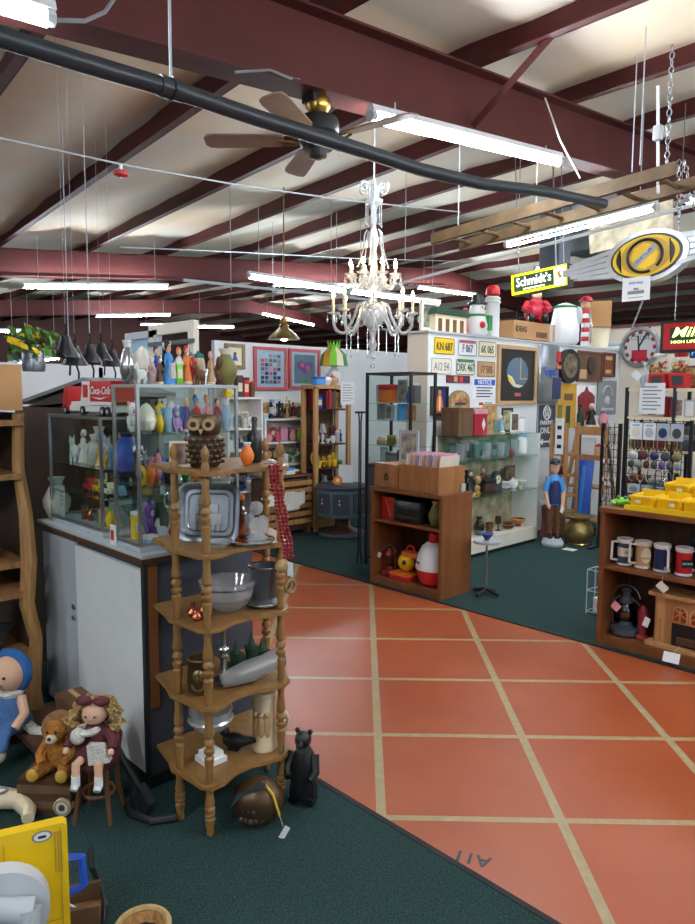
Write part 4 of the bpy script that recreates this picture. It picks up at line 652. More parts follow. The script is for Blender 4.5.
# third board
t = T('copper_pots', 'cluster of small copper pitchers on the third board', 'copper pots', (-2.10, 1.285, .75))
for x, y, h in ((-.03, 0, .05), (.02, -.015, .045), (.03, .02, .04)): P(t, 'pitcher', MB('copper').lathe(lz(h, (.25, 0), (.42, .3), (.35, .55), (.15, .75), (.2, 1), (.14, .98)), c=(x, y, 0), n=12))
P(t, 'tall_pitcher', MB('copper').lathe(lz(.085, (.25, 0), (.3, .25), (.12, .55), (.1, .8), (.15, 1)), c=(0, .03, 0), n=12))
t = T('cut_glass_bowl', 'large serrated cut glass bowl tipped on the third board', 'bowl', (-2.11, 1.42, .75), .3); P(t, 'bowl', MB('crystal').lathe([(.04, 0), (.05, .006), (.075, .03), (.092, .07), (.1, .115), (.094, .112), (.07, .04), (.02, .014)], n=28, wob=.06)); P(t, 'facets', MB('pewter').torus((0, 0, .095), .099, .004, n=28, k=4).torus((0, 0, .05), .086, .003, n=28, k=4))
t = T('silver_bucket', 'silver pitcher with wide handle leaning on the right of the third board', 'pitcher', (-2.07, 1.555, .75), .6); P(t, 'body', MB('pewter').lathe([(.05, 0), (.062, .008), (.062, .014), (.045, .03), (.052, .13), (.06, .155), (.054, .15), (.04, .03)], n=18)); P(t, 'handle', MB('silver').tube([(.05, 0, .14), (.1, 0, .13), (.1, 0, .08), (.05, 0, .04)], .008, 7)); P(t, 'band', MB('silver').torus((0, 0, .15), .059, .005, n=18, k=5)); P(t, 'band', MB('silver').torus((0, 0, .012), .06, .006, n=18, k=5))
good('basket', .10, 'darkbrown', 'black', (-2.17, 1.60, .75), 0, 'dark basket behind the silver pitcher on the third board', cE)
# fourth board
t = T('carved_cup', 'carved wooden cup with a face on the fourth board', 'cup', (-2.11, 1.30, .474), .8); P(t, 'body', MB('bronze').lathe([(.035, 0), (.045, .01), (.048, .05), (.045, .1), (.05, .13), (.044, .128), (.036, .02)], n=16)); P(t, 'face', MB('oldbrass').ball((0, -.044, .075), (.02, .012, .026), n=9).ball((0, -.056, .07), (.005, .006, .01), n=6, k=4).torus((0, -.042, .045), .022, .005, ax='Y', a0=180, a1=360)); P(t, 'rim', MB('brown').torus((0, 0, .128), .047, .005, n=16, k=5))
good('candlestick', .21, 'silver', 'silver', (-2.13, 1.41, .474), 0, 'tall silver candlestick on the fourth board beside the crystal boot', cE)
t = T('pine_tree_ornament', 'dark green pine tree ornament behind the crystal boot', 'ornament', (-2.16, 1.53, .474))
for x, h in ((-.04, .13), (.03, .15), (.08, .11)): P(t, 'tree', MB('darkgreen').lathe([(.04*h/.13, 0), (.035, h*.3), (.02, h*.3), (.028, h*.6), (.014, h*.6), (.002, h)], c=(0, x, 0), n=9, wob=.2))
t = T('crystal_boot', 'big clear crystal boot lying on its side on the fourth board', 'glass boot', (-2.05, 1.47, .478), math.radians(75)); P(t, 'boot', MB('crystal').tube([(.125, 0, .075), (.06, 0, .06), (-.01, 0, .045), (-.06, 0, .035), (-.105, 0, .03)], [.042, .036, .04, .034, .022], 14)); P(t, 'sole', MB('pewter').tube([(.06, 0, .02), (0, 0, .006), (-.1, 0, .006)], [.012, .014, .012], 8, flat=.5)); P(t, 'opening', MB('silver').torus((.127, 0, .076), .04, .005, ax='X', n=16))
# fifth board
t = T('glass_trophy', 'clear glass goblet trophy on a white stepped base, bottom board', 'trophy', (-2.12, 1.345, .195)); P(t, 'base', MB('white').box((0, 0, .01), (.085, .085, .02)).box((0, 0, .03), (.065, .065, .02))); P(t, 'stem', MB('silver').lathe([(.012, .04), (.008, .08), (.014, .1)], n=10)); P(t, 'bowl', MB('crystal').lathe([(.014, .1), (.06, .13), (.082, .2), (.077, .2), (.05, .13), (.01, .11)], n=16)); P(t, 'prisms', MB('crystal').torus((0, 0, .165), .078, .008, n=16, k=5))
t = T('carved_stein', 'tall ivory stein carved with figures, bottom board of the spindle shelf', 'stein', (-2.06, 1.545, .195), .8); P(t, 'body', MB('ivory').lathe([(.045, 0), (.05, .01), (.047, .03), (.044, .16), (.047, .2), (.05, .215), (.045, .218)], n=18)); P(t, 'lid', MB('ivory').lathe([(.05, .218), (.045, .228), (.02, .234)], n=18)); P(t, 'handle', MB('ivory').torus((.045, 0, .11), .045, .008, ax='Y', a0=-85, a1=85)); cv = MB('tan')
for a in (-2.2, -1.7, -1.2): cv.ball((.045*math.cos(a), .045*math.sin(a), .1), (.014, .01, .04), n=8).ball((.048*math.cos(a), .048*math.sin(a), .15), .011, n=8)
P(t, 'carving', cv)
t = T('iron_bird', 'small dark iron bird in the middle of the bottom board', 'ornament', (-2.13, 1.455, .195), .5); P(t, 'body', MB('iron').ball((0, 0, .035), (.05, .03, .03)).tube([(.04, 0, .04), (.09, 0, .05)], [.02, .008], 6)); P(t, 'head', MB('iron').ball((-.04, 0, .065), .02).tube([(-.055, 0, .065), (-.08, 0, .06)], [.006, .002], 5)); P(t, 'foot', MB('iron').bb(-.02, .02, -.015, .015, 0, .012))
# floor by the shelf
c = atz(257, 832); t = T('carved_shell_drum', 'dark round carved gourd drum with a brass strap and white tag on the carpet', 'drum', c+Vector((-.03, .03, .0)), .75); t.rotation_euler = (0, .0, .75)
P(t, 'body', MB('bronze').ball((0, 0, .085), (.095, .08, .085), n=18, k=12)); P(t, 'band', MB('pewter').prism([(-.09, .085), (-.07, .13), (.03, .18), (.035, .165), (-.06, .12)], -.055, -.03)); 
cv = MB('darkbrown')
for i in range(9): cv.ball((-.05+.018*(i % 5)+.01*(i//5), -.074+.006*abs(i % 5-2), .05+.035*(i//5)), .012, n=7, k=5)
P(t, 'carving', cv); P(t, 'strap', MB('gold').tube([(.02, -.03, .175), (.06, -.05, .14), (.085, -.06, .07)], .005, 6)); P(t, 'price_tag', MB('paper').box((.105, -.08, .02), (.02, .002, .05), ry=.5).tube([(.085, -.06, .07), (.1, -.075, .04)], .001, 4))
c = atz(299, 798); t = T('bear_carving', 'black standing bear carving behind the right foot of the spindle shelf', 'carving', c+Vector((.035, -.005, 0)), .5); t.scale = (.85, .85, .95)
P(t, 'body', MB('black').tube([(0, 0, .03), (0, 0, .1), (.0, 0, .18), (0, -.005, .22)], [.05, .062, .055, .035], 12)); h_ = P(t, 'head', MB('black').ball((0, -.01, .262), (.038, .04, .035)).ball((0, -.05, .255), (.018, .02, .016), n=8))
for s in (-1, 1): P(h_, 'ear', MB('black').ball((s*.03, 0, .292), .012, n=7, k=5)); P(t, 'arm', MB('black').tube([(s*.05, 0, .2), (s*.066, -.03, .14), (s*.05, -.06, .12)], [.022, .02, .016], 7)); P(t, 'leg', MB('black').tube([(s*.03, 0, .08), (s*.04, -.01, .02), (s*.04, -.04, .015)], [.034, .03, .02], 8))
# ------------------------------------------------------------------ toys on the carpet, lower left
F = lambda px, py, y: aty(px, py, y)
# low dark bench that carries the dolls
t = T('low_bench', 'low dark wooden bench against the counter under the dolls', 'bench', (-2.93, 1.06, 0)); P(t, 'seat', MB('wooddark').bb(-.26, .24, -.10, .13, .09, .12))
for x in (-.23, .21):
    for y in (-.07, .1): P(t, 'leg', MB('wooddark').bb(x-.02, x+.02, y-.02, y+.02, 0, .09))
# blue haired rag doll
c = F(4, 735, .98); t = T('rag_doll', 'large rag doll with blue yarn hair and a denim dress on the left edge', 'doll', (-3.055, .955, .121), .55); t.scale = (.85, .85, .85)
P(t, 'body', MB('denim').lathe([(.09, 0), (.1, .02), (.07, .14), (.05, .19), (.02, .2)], n=14)); P(t, 'collar', MB('lace').torus((0, 0, .185), .05, .018, n=14, k=6)); hd = P(t, 'head', MB('skin').ball((0, -.01, .28), (.088, .075, .088), n=16, k=12)); P(hd, 'yarn_hair', MB('dustyblue').torus((0, .015, .285), .088, .028, ax='Y', n=22, k=8).ball((0, .035, .285), (.095, .06, .095)), 'blue yarn hair')
for s in (-1, 1): P(hd, 'eye', MB('black').ball((s*.035, -.083, .285), .008, n=8, k=5)); P(t, 'arm', MB('skin').tube([(s*.06, 0, .16), (s*.11, -.04, .1), (s*.1, -.1, .05)], [.026, .024, .022], 8)); P(t, 'leg', MB('denim').tube([(s*.05, -.03, .04), (s*.07, -.14, .04), (s*.075, -.18, -.03)], [.04, .038, .034], 9)); P(t, 'shoe', MB('offwhite').ball((s*.076, -.19, -.055), (.032, .045, .028)))
P(hd, 'mouth', MB('rose').torus((0, -.078, .255), .018, .003, ax='Y', a0=200, a1=340, n=8))
t = T('polka_cloth', 'white cloth with dark dots draped beside the rag doll', 'cloth', (-2.90, 1.03, .122), .4); m_ = MB('lace'); m_.rings([[(x, y*.5, z+.012*math.sin(5*x*10)) for y, z in ((-.05, .004), (.05, .004), (.05, .016), (-.05, .016))] for x in (-.1, -.05, 0, .05, .1)]); P(t, 'cloth', m_)
for i in range(8): P(t, 'dot', MB('navy').disc((-.08+.022*i, -.012+.012*(i % 3-1), .0255), .005, .0015, ax='Z', n=8)) if i % 2 == 0 else None
t = T('cardboard_box', 'plain brown box standing on the bench behind the curly doll', 'carton', (-2.79, 1.13, .121)); P(t, 'carton', MB('brown').bb(-.08, .10, -.06, .05, 0, .17)); P(t, 'tape', MB('tan').bb(-.08, .1, -.01, .01, .17, .1712))
# plush lion
c = F(50, 788, .93); t = T('plush_lion', 'orange plush lion with a shaggy mane sitting between the dolls', 'soft toy', (-2.565, .965, .13), .75); t.scale = (.82, .82, .82)
P(t, 'body', MB('lionfur').ball((0, 0, .085), (.055, .05, .085))); hd = P(t, 'head', MB('lionfur').ball((0, -.025, .19), (.052, .05, .052))); P(hd, 'mane', MB('tanfur').torus((0, .0, .19), .056, .026, ax='Y', n=16, k=8).ball((0, .02, .2), (.07, .045, .07))); P(hd, 'muzzle', MB('cream').ball((0, -.072, .175), (.026, .02, .022), n=10).ball((0, -.092, .184), (.010, .007, .008), 'black', 7, 5)); P(hd, 'eyes', MB('black').ball((-.02, -.07, .205), .006, n=7, k=5).ball((.02, -.07, .205), .006, n=7, k=5))
for s in (-1, 1): P(t, 'arm', MB('lionfur').tube([(s*.05, 0, .13), (s*.07, -.04, .08), (s*.045, -.075, .06)], [.026, .024, .022], 8)); P(t, 'leg', MB('lionfur').tube([(s*.035, -.02, .03), (s*.06, -.08, .028), (s*.065, -.11, .03)], [.032, .03, .028], 9)); P(t, 'paw', MB('mustard').ball((s*.066, -.125, .032), (.028, .018, .03)))
t = T('wooden_crate', 'small dark wood crate under the plush lion', 'crate', (-2.585, .955, 0), .75); P(t, 'crate', MB('wooddark').bb(-.1, .1, -.09, .09, .0, .129)); P(t, 'slat', MB('woodbarn').bb(-.1, .1, -.095, -.09, .08, .11)); P(t, 'slat', MB('woodbarn').bb(-.1, .1, -.095, -.09, .02, .05))
# curly doll on her chair
t = T('doll_chair', 'little brown bentwood chair carrying the curly haired doll', 'chair', (-2.385, 1.035, 0), .75); t.scale = (.9, .9, 1.34)
P(t, 'seat', MB('maroon').lathe([(.075, .15), (.08, .155), (.08, .165), (.02, .168)], n=16))
for x, y in ((-.055, -.055), (.055, -.055), (-.055, .05), (.055, .05)): P(t, 'leg', MB('wooddark').tube([(x*1.35, y*1.35, 0), (x*1.05, y*1.05, .08), (x, y, .15)], [.008, .010, .010], 7, 'brown'))
P(t, 'backrest', MB('brown').tube([(-.06, .055, .15), (-.065, .075, .21), (-.03, .082, .25), (.03, .082, .25), (.065, .075, .21), (.06, .055, .15)], .009, 7)); P(t, 'stretcher', MB('brown').torus((0, 0, .07), .062, .006, n=14, k=5))
t = T('curly_doll', 'curly blond doll with a maroon bow and dress and lace apron on the small chair', 'doll', (-2.385, 1.03, .226), .75); t.scale = (.9, .85, .74)
P(t, 'dress', MB('maroon').lathe([(.085, -.005), (.09, .01), (.075, .05), (.045, .1), (.05, .14), (.035, .165), (.015, .17)], n=16, sy=.85)); P(t, 'apron', MB('lace').prism([(-.005, .10), (.06, .1), (.085, .02), (.0, .0)], -.085, -.05)); P(t, 'ruffle', MB('lace').torus((-.02, -.03, .15), .036, .016, n=14, k=6).ball((-.05, -.06, .13), (.03, .025, .04)))
hd = P(t, 'head', MB('skin').ball((0, -.01, .222), (.05, .047, .055), n=14, k=10)); hr = MB('blond'); r4 = random.Random(5)
for i in range(95):
    a, z = r4.uniform(-.15*PI, 1.15*PI), r4.uniform(.13, .285); R = .062+.05*max(0, 1-abs(z-.19)/.1)*r4.uniform(.6, 1.1); c = (R*math.cos(a), R*.7*math.sin(a)+.005, z); hr.torus(c, r4.uniform(.010, .015), .0055, ax='XYZ'[i % 3], n=8, k=4)
hr.ball((0, .02, .24), (.06, .05, .055))
P(hd, 'curly_hair', hr)
for s in (-1, 1):
    P(hd, 'eye', MB('black').ball((s*.018, -.055, .226), .005, n=7, k=5)); P(hd, 'bow_loop', MB('maroon').ball((s*.036, -.025, .292), (.036, .018, .026)).ball((s*.036, -.038, .292), (.02, .012, .014)))
    P(t, 'arm', MB('maroon').tube([(s*.045, 0, .14), (s*.085, -.03, .11), (s*.09, -.065, .08)], [.024, .026, .018], 8)); P(t, 'hand', MB('skin').ball((s*.09, -.08, .07), (.014, .016, .018), n=8, k=6)); P(t, 'leg', MB('skin').tube([(s*.035, -.05, .015), (s*.045, -.095, .01), (s*.046, -.1, -.05)], [.02, .018, .015], 8)); P(t, 'sock', MB('white').tube([(s*.046, -.1, -.04), (s*.046, -.102, -.085), (s*.047, -.125, -.1)], [.018, .018, .015], 8))
P(hd, 'nose', MB('skin').ball((0, -.058, .212), .006, n=6, k=5))
# cream carved leg, round tin, black base
c = atz(30, 822); t = T('carved_scroll_leg', 'pale carved scroll leg from old furniture lying beside the yellow toy panel', 'furniture leg', c+Vector((-.09, .0, 0)), .9)
P(t, 'leg', MB('ivory').tube([(-.32, .02, .05), (-.2, .02, .05), (-.08, .0, .05), (.0, -.01, .045), (.05, -.06, .03), (.06, -.1, .024)], [.04, .045, .04, .035, .028, .022], 9)); P(t, 'carving', MB('grey').torus((-.14, -.01, .09), .03, .006, n=12, k=5).torus((-.06, -.012, .085), .018, .005, n=12, k=5)); P(t, 'upper_block', MB('ivory').ball((.02, .07, .055), (.05, .04, .055)))
c = atz(56, 824); t = T('round_tin', 'small round pale tin with dark flower lid on the carpet', 'tin', c+Vector((-.02, .03, 0)), .7); P(t, 'tin', MB('ivory').disc((0, 0, .033), .033, .03, n=22)); P(t, 'lid_ring', MB('grey').torus((0, -.001, .033), .027, .003, ax='Y', n=20, k=5)); P(t, 'flower', MB('charcoal').disc((0, -.004, .033), .012, .004, n=8))
c = atz(135, 815); t = T('black_stand', 'black metal stand with bent tube foot lying at the counter corner', 'metal stand', c+Vector((.05, .06, 0))); P(t, 'tube', MB('black').tube([(-.34, -.02, .2), (-.2, -.03, .14), (.02, -.03, .04)], .014, 8)); P(t, 'foot', MB('black').tube([(-.12, -.05, .014), (-.04, -.08, .014), (.06, -.05, .014), (.1, .03, .014)], .013, 8)); P(t, 'bracket', MB('darksteel').box((-.03, -.03, .05), (.09, .03, .07), ry=.5))
# yellow toy panel with white toy saw
A_, B_ = atz(67, 824, .36), atz(0, 839.5, .36); dv = (B_-A_); dv.z = 0; L_ = 1.25*dv.length; ang = math.atan2(-dv.y, -dv.x)
t = T('yellow_toy_workbench', 'yellow plastic toy workbench panel at the bottom left corner', 'toy workbench', (A_.x, A_.y, 0), ang)   # local x to the right, panel spans -L..0
P(t, 'panel', MB('yellow').prism([(-L_, 0), (-.012, 0), (0, .012), (0, .35), (-.012, .36), (-L_, .36)], 0, .035)); gr = MB('mustard')
for x in (-.034, -.026, -.018): gr.bb(x, x+.003, -.002, 0, .22, .34)
gr.bb(-.16, -.157, -.002, 0, .2, .33).bb(-.16, -.09, -.002, 0, .215, .218).bb(-.02, -.017, -.002, 0, .05, .35).bb(-.16, -.02, -.002, 0, .08, .083)
P(t, 'moulded_line', gr); P(t, 'label', MB('grey').prism([(-.064+.026*math.cos(2*PI*i/20), .335+.016*math.sin(2*PI*i/20)) for i in range(20)], -.002, 0).prism([(-.064+.021*math.cos(2*PI*i/20), .335+.012*math.sin(2*PI*i/20)) for i in range(20)], -.003, -.001, 'white').bb(-.074, -.054, -.004, -.002, .331, .338, 'black'))
hb = P(t, 'handle', MB('blue').tube([(.0, .02, .24), (.035, .02, .235), (.04, .02, .15), (.0, .02, .135)], .012, 8), 'blue handle'); P(t, 'shelf_base', MB('yellow').bb(-L_, -.0, -.05, 0, 0, .03))
t = T('toy_circular_saw', 'white toy circular saw with a blue grip in front of the yellow panel', 'toy saw', A_+Vector((0, 0, -A_.z+.05)), ang); t.location = Vector((A_.x, A_.y, 0)); m_ = Matrix.Rotation(ang, 4, 'Z')
def sl(x, y, z): return (x*1.12-.17, y-.06, z*1.12+.01)
P(t, 'guard', MB('toywhite').disc(sl(0, -.03, .17), .12, .05, n=28)); P(t, 'motor_housing', MB('lightgrey').tube([sl(-.06, -.05, .23), sl(.02, -.06, .20), sl(.07, -.07, .19)], [.03, .034, .038], 10).tube([sl(.06, -.07, .2), sl(.06, -.1, .14)], [.035, .022], 10)); P(t, 'grip', MB('blue').tube([sl(-.10, -.07, .27), sl(-.03, -.07, .25)], [.035, .036], 12), 'blue grip'); P(t, 'trigger', MB('black').disc(sl(-.06, -.082, .15), .012, .004, n=8).disc(sl(.02, -.083, .11), .008, .003, n=8)); P(t, 'knob', MB('white').cyl(sl(-.06, -.04, .29), sl(-.075, -.04, .33), .008).cyl(sl(.04, -.05, .06), sl(.05, -.08, .05), .012)); P(t, 'shoe', MB('toywhite').bb(-.32, -.09, -.10, -.04, .0, .08))
c = atz(20, 922, .1); t = T('soft_hat', 'dark grey soft cap at the bottom left corner below the toy saw', 'cap', (-1.98, .36, .0), .6); P(t, 'crown', MB('charcoal').ball((0, 0, .06), (.1, .09, .1))); P(t, 'brim', MB('charcoal').rbox((.07, -.06, .012), (.14, .12, .014), .03))
# wood crate with strap right of panel, basket rim
c = atz(92, 922); t = T('wooden_tray', 'small brown wooden tray with a cord beside the blue handle', 'tray', c+Vector((-.05, -.06, 0)), 1.1); P(t, 'base', MB('woodhoney').bb(-.1, .1, -.06, .06, 0, .015)); [P(t, 'side', MB('woodbarn').bb(-.1, .1, y-.007, y+.007, .015, .07)) for y in (-.053, .053)]; P(t, 'cord', MB('white').tube([(-.08, .0, .1), (-.02, .02, .06), (.05, .0, .02)], .004, 5))
c = atz(100, 880); t = T('black_strap', 'thin black leather strap standing curled right of the blue handle', 'strap', c); pts = [atz(104, 924), atz(106, 905, .02), atz(100, 888, .04), atz(92, 870, .10), atz(90, 855, .12), atz(92, 848, .13)]; P(t, 'strap', MB('black').tube([p-c for p in pts], [.006, .006, .006, .009, .010, .004], 6)); pts = [atz(76, 872, .05), atz(84, 880, .03), atz(94, 888, .03), atz(102, 882, .03)]; P(t, 'loop', MB('black').tube([p-c for p in pts], .004, 5))
c = atz(146, 936); t = T('woven_basket', 'woven basket rim just showing at the bottom edge of the picture', 'basket', c+Vector((.02, -.02, 0)), 0); P(t, 'basket', MB('wicker').lathe([(.05, 0), (.06, .01), (.075, .045), (.068, .045), (.05, .012)], n=22, wob=.06)); P(t, 'rim', MB('rope').torus((0, 0, .047), .072, .009, n=26, k=6)); P(t, 'lining', MB('black').lathe([(.0, .012), (.06, .016)], n=16))
text(None, 'A11', .075, atz(472, 858.5)+Vector((0, 0, .001)), 'darksteel', (0, 0, math.radians(205)), 'floor_marking', ext=.0005, bold=.02)
bpy.data.objects['floor_marking']['label'] = 'dark A11 painted on the orange floor near the carpet edge'; bpy.data.objects['floor_marking']['category'] = 'floor marking'
# ------------------------------------------------------------------ centre: white partition with quilts, shelves, rack, stove table
ST('partition_1', MB('wallwhite').bb(-6.56, -6.5, 4.24, 8.6, 0, 2.12)); ST('partition_2', MB('wallwhite').bb(-4.45, -4.2, 5.06, 8.95, 0, 2.12).bb(-4.45, -4.2, 5.05, 5.06, 0, 2.12, 'wallcream'))
ST('partition_3', MB('wallcream').bb(-4.45, 3, 8.95, 9.05, 0, 2.42)); ST('partition_4', MB('wallwhite').bb(-9.6, -9.5, 2.4, 8.2, 0, 1.93)); ST('partition_5', MB('wallgrey').bb(-13, -9.5, 4.3, 4.36, 0, 1.9))
ST('trim_1', MB('lightgrey').bb(-4.47, -4.18, 5.03, 8.95, 2.12, 2.14)); ST('trim_2', MB('walldark').bb(-4.45, 3, 8.93, 9.07, 2.42, 2.46))
cW = -6.495
def wallpic(name, label, pa, pb, x, frame, fw, inner, art=None, group=None, depth=.03):
    a, b = atx(*pa, x), atx(*pb, x); y0, y1 = a.y, b.y; z1, z0 = (a.z+atx(pb[0], pa[1], x).z)/2, (b.z+atx(pa[0], pb[1], x).z)/2
    z1, z0 = a.z, b.z; cy, cz_ = (y0+y1)/2, (z0+z1)/2; w, h = (y1-y0)/2, (z1-z0)/2
    t = T(name, label, name.split('_')[-1] if name.split('_')[-1] in ('picture', 'sign', 'plate', 'plaque', 'clock', 'mirror', 'poster') else 'picture', (x, cy, cz_), PI/2, group)
    f = MB(frame)
    for q in ((-w, w, -depth, 0, h-fw, h), (-w, w, -depth, 0, -h, -h+fw), (-w, -w+fw, -depth, 0, -h+fw, h-fw), (w-fw, w, -depth, 0, -h+fw, h-fw)): f.bb(*q)
    P(t, 'frame', f); p = P(t, 'picture', MB(inner).bb(-w+fw, w-fw, -depth*.5, 0, -h+fw, h-fw))
    if art: art(t, w, h, -depth*.5)
    return t
def art_quilt(t, w, h, y):
    P(t, 'mat_border', MB('lightblue').bb(-w*.72, w*.72, y-.002, y, -h*.8, h*.8)); m = MB('artred'); r = random.Random(int(t.location.y*100))
    for i in range(5):
        for j in range(7): m.bb(-w*.6+i*w*.25, -w*.6+i*w*.25+w*.2, y-.004, y-.002, -h*.7+j*h*.2, -h*.7+j*h*.2+h*.16, r.choice(['navy', 'rose', 'lightgrey', 'slate', 'artred', 'lilac', 'stoveblue']))
    P(t, 'patchwork', m)
def art_heart(t, w, h, y):
    P(t, 'mat_border', MB('lightblue').bb(-w*.74, w*.74, y-.002, y, -h*.8, h*.8)); P(t, 'grid', MB('stoveblue').bb(-w*.66, w*.66, y-.003, y-.002, -h*.72, h*.72))
    hp = [(.9*16*math.sin(q)**3/17, (13*math.cos(q)-5*math.cos(2*q)-2*math.cos(3*q)-math.cos(4*q))/17) for q in [2*PI*i/30 for i in range(30)]]; P(t, 'heart', MB('purple').prism([(a*w*.58, b*h*.4+h*.12) for a, b in hp], y-.006, y-.003)); P(t, 'flower', MB('rose').disc((-w*.18, y-.008, h*.2), w*.12, .003, n=10).disc((w*.2, y-.008, h*.05), w*.14, .003, n=10).disc((0, y-.008, -h*.6), w*.3, .003, 'leaf', n=10, sq=.3))
def art_girl(t, w, h, y): P(t, 'mat_border', MB('cream').bb(-w*.7, w*.7, y-.002, y, -h*.76, h*.76)); P(t, 'motif', MB('blue').prism([(-w*.3, -h*.35), (w*.3, -h*.35), (w*.1, h*.12), (-w*.1, h*.12)], y-.005, y-.002).disc((0, y-.005, h*.22), w*.13, .003, 'black', n=10).prism([(-w*.24, h*.05), (-w*.1, h*.12), (-w*.1, -h*.02)], y-.006, y-.002, 'navy'))
G = None
wallpic('quilt_picture', 'pink framed patchwork quilt picture, left of the pair', (253, 347), (286, 391), cW, 'rose', .035, 'lightgrey', art_quilt)
wallpic('quilt_picture', 'pink framed quilt picture with a purple heart, right of the pair', (288, 349), (319, 390), cW, 'rose', .035, 'lightgrey', art_heart)
wallpic('framed_picture', 'small tan framed picture with a blue dress figure on the white partition', (224, 344), (244, 370), cW, 'woodgrey', .04, 'cream', art_girl)
def shelfx(name, label, x0, x1, y0, y1, z0, z1, zs, m, back=None, cat='shelf', sides=True, thick=.02, kick=0):
    t = T(name, label, cat, ((x0+x1)/2, (y0+y1)/2, z0)); a, b = (x0-x1)/2, (x1-x0)/2; c, d = (y0-y1)/2, (y1-y0)/2
    for z in zs: P(t, 'board', MB(m).bb(a, b, c+(thick if sides else 0), d-(thick if sides else 0), z-z0-thick, z-z0))
    if sides:
        for y in (c, d-thick): P(t, 'side_panel', MB(m).bb(a, b, y, y+thick, 0, z1-z0))
    if back: P(t, 'back_panel', MB(back).bb(a, a+.01, c, d, 0, z1-z0))
    return t
Xs = -6.22; Zx = lambda px, py, x=Xs: atx(px, py, x).z; Yx = lambda px, x=Xs, py=430: atx(px, py, x).y
y0, y1 = Yx(228), Yx(263); sz = [Zx(245, p) for p in (398, 429, 450, 471, 492)]
shelfx('white_bookcase', 'narrow white bookcase against the white partition, left unit', -6.48, Xs, y0, y1, 0, sz[0], sz+[.12], 'white', 'offwhite')
gA = 'goods on the white bookcases'
stock('on top of the narrow white bookcase', gA, (-6.34, y0+.03, sz[0]), (-6.34, y1-.03, sz[0]), 'tin:24:yellow:gold tin:12:gold:yellow tin:24:charcoal:brown tin:22:red:darkred jar:18:brown:red', PI/2)
stock('on the upper shelf of the narrow white bookcase', gA, (-6.32, y0+.04, sz[1]), (-6.32, y1-.04, sz[1]), 'frame:16:white:offwhite goblet:13:crystal goblet:13:pewter:silver mug:10:offwhite plate:12:white:lightgrey', PI/2)
stock('on the second shelf of the narrow white bookcase', gA, (-6.32, y0+.04, sz[2]), (-6.32, y1-.04, sz[2]), 'mug:9:white bowl:6:navy:charcoal pitcher:13:charcoal:navy', PI/2)
stock('on the third shelf of the narrow white bookcase', gA, (-6.32, y0+.04, sz[3]), (-6.32, y1-.04, sz[3]), 'figurine:13:offwhite:brown jar:12:charcoal bottle:15:darkbrown:black figurine:13:brown:black', PI/2)
stock('on the lowest open shelf of the narrow white bookcase', gA, (-6.32, y0+.04, sz[4]), (-6.32, y1-.04, sz[4]), 'box:9:navy:black jar:12:white:lightblue', PI/2)
for k, (z, it, w_) in enumerate(zip(sz[1:], ('plate:16:offwhite:lightgrey jar:14:lightgrey:white vase:15:tan:cream frame:17:white:artred', 'vase:14:offwhite jar:14:lightblue:white plate:15:white:navy tumbler:12:aqua', 'vase:15:brown:black jar:13:offwhite frame:15:gold:artwarm', 'vase:16:white:lightblue frame:15:black:artblue'), ('upper', 'second', 'third', 'lowest open'))): stock('at the back of the %s shelf of the narrow white bookcase' % w_, gA, (-6.41, y0+.05, z), (-6.41, y1-.05, z), it, PI/2)
y0, y1 = Yx(265), Yx(323); sz = [Zx(292, p) for p in (419, 442, 464)]
shelfx('white_bookcase', 'wide white bookcase with scalloped top below the pink framed quilts', -6.48, Xs, y0, y1, 0, sz[0]+.01, sz+[.5, .12], 'white', 'offwhite')
stock('on top of the wide white bookcase', gA, (-6.34, y0+.05, sz[0]), (-6.34, y1-.05, sz[0]), 'box:5:lightblue:cream lantern:19:iron:pane lantern:20:black:smoke candlestick:24:woodpine:cream figurine:17:maroon:black vase:15:olive:cream teapot:12:pink:red', PI/2)
stock('on the upper shelf of the wide white bookcase', gA, (-6.32, y0+.05, sz[1]), (-6.32, y1-.05, sz[1]), 'teapot:11:pink:rose mug:9:rose:pink frame:14:lilac:pink pitcher:12:pink:rose vase:13:lime:cream basket:20:wicker:tan', PI/2)
stock('on the lower shelf of the wide white bookcase', gA, (-6.32, y0+.05, sz[2]), (-6.32, y1-.05, sz[2]), 'clock:17:darkbrown:tan basket:11:bronze:olive mug:9:white:green stack:7:offwhite:lightgrey jar:11:green:white mug:9:mustard:white bottle:13:offwhite:gold', PI/2)
stock('on the low shelf of the wide white bookcase', gA, (-6.32, y0+.05, .5), (-6.32, y1-.05, .5), 'stack:8:lightgrey box:12:brown:tan jar:14:teal:cream basket:16:wicker', PI/2)
for k, (z, it, w_) in enumerate(zip(sz[:3], ('frame:17:gold:artwarm vase:20:white:lightblue frame:16:black:artdark vase:19:brown:tan plate:18:cream:rose jar:18:olive', 'plate:15:pink:white plate:15:rose:cream vase:15:pink frame:16:white:artred plate:16:cream:green jar:14:tan:brown', 'plate:14:white:green vase:15:tan:brown plate:14:cream:mustard jar:14:green:white vase:14:white:gold frame:15:brown:artgreen'), ('top', 'upper shelf', 'lower shelf'))): stock('at the back of the %s of the wide white bookcase' % w_, gA, (-6.41, y0+.06, z), (-6.41, y1-.06, z), it, PI/2)
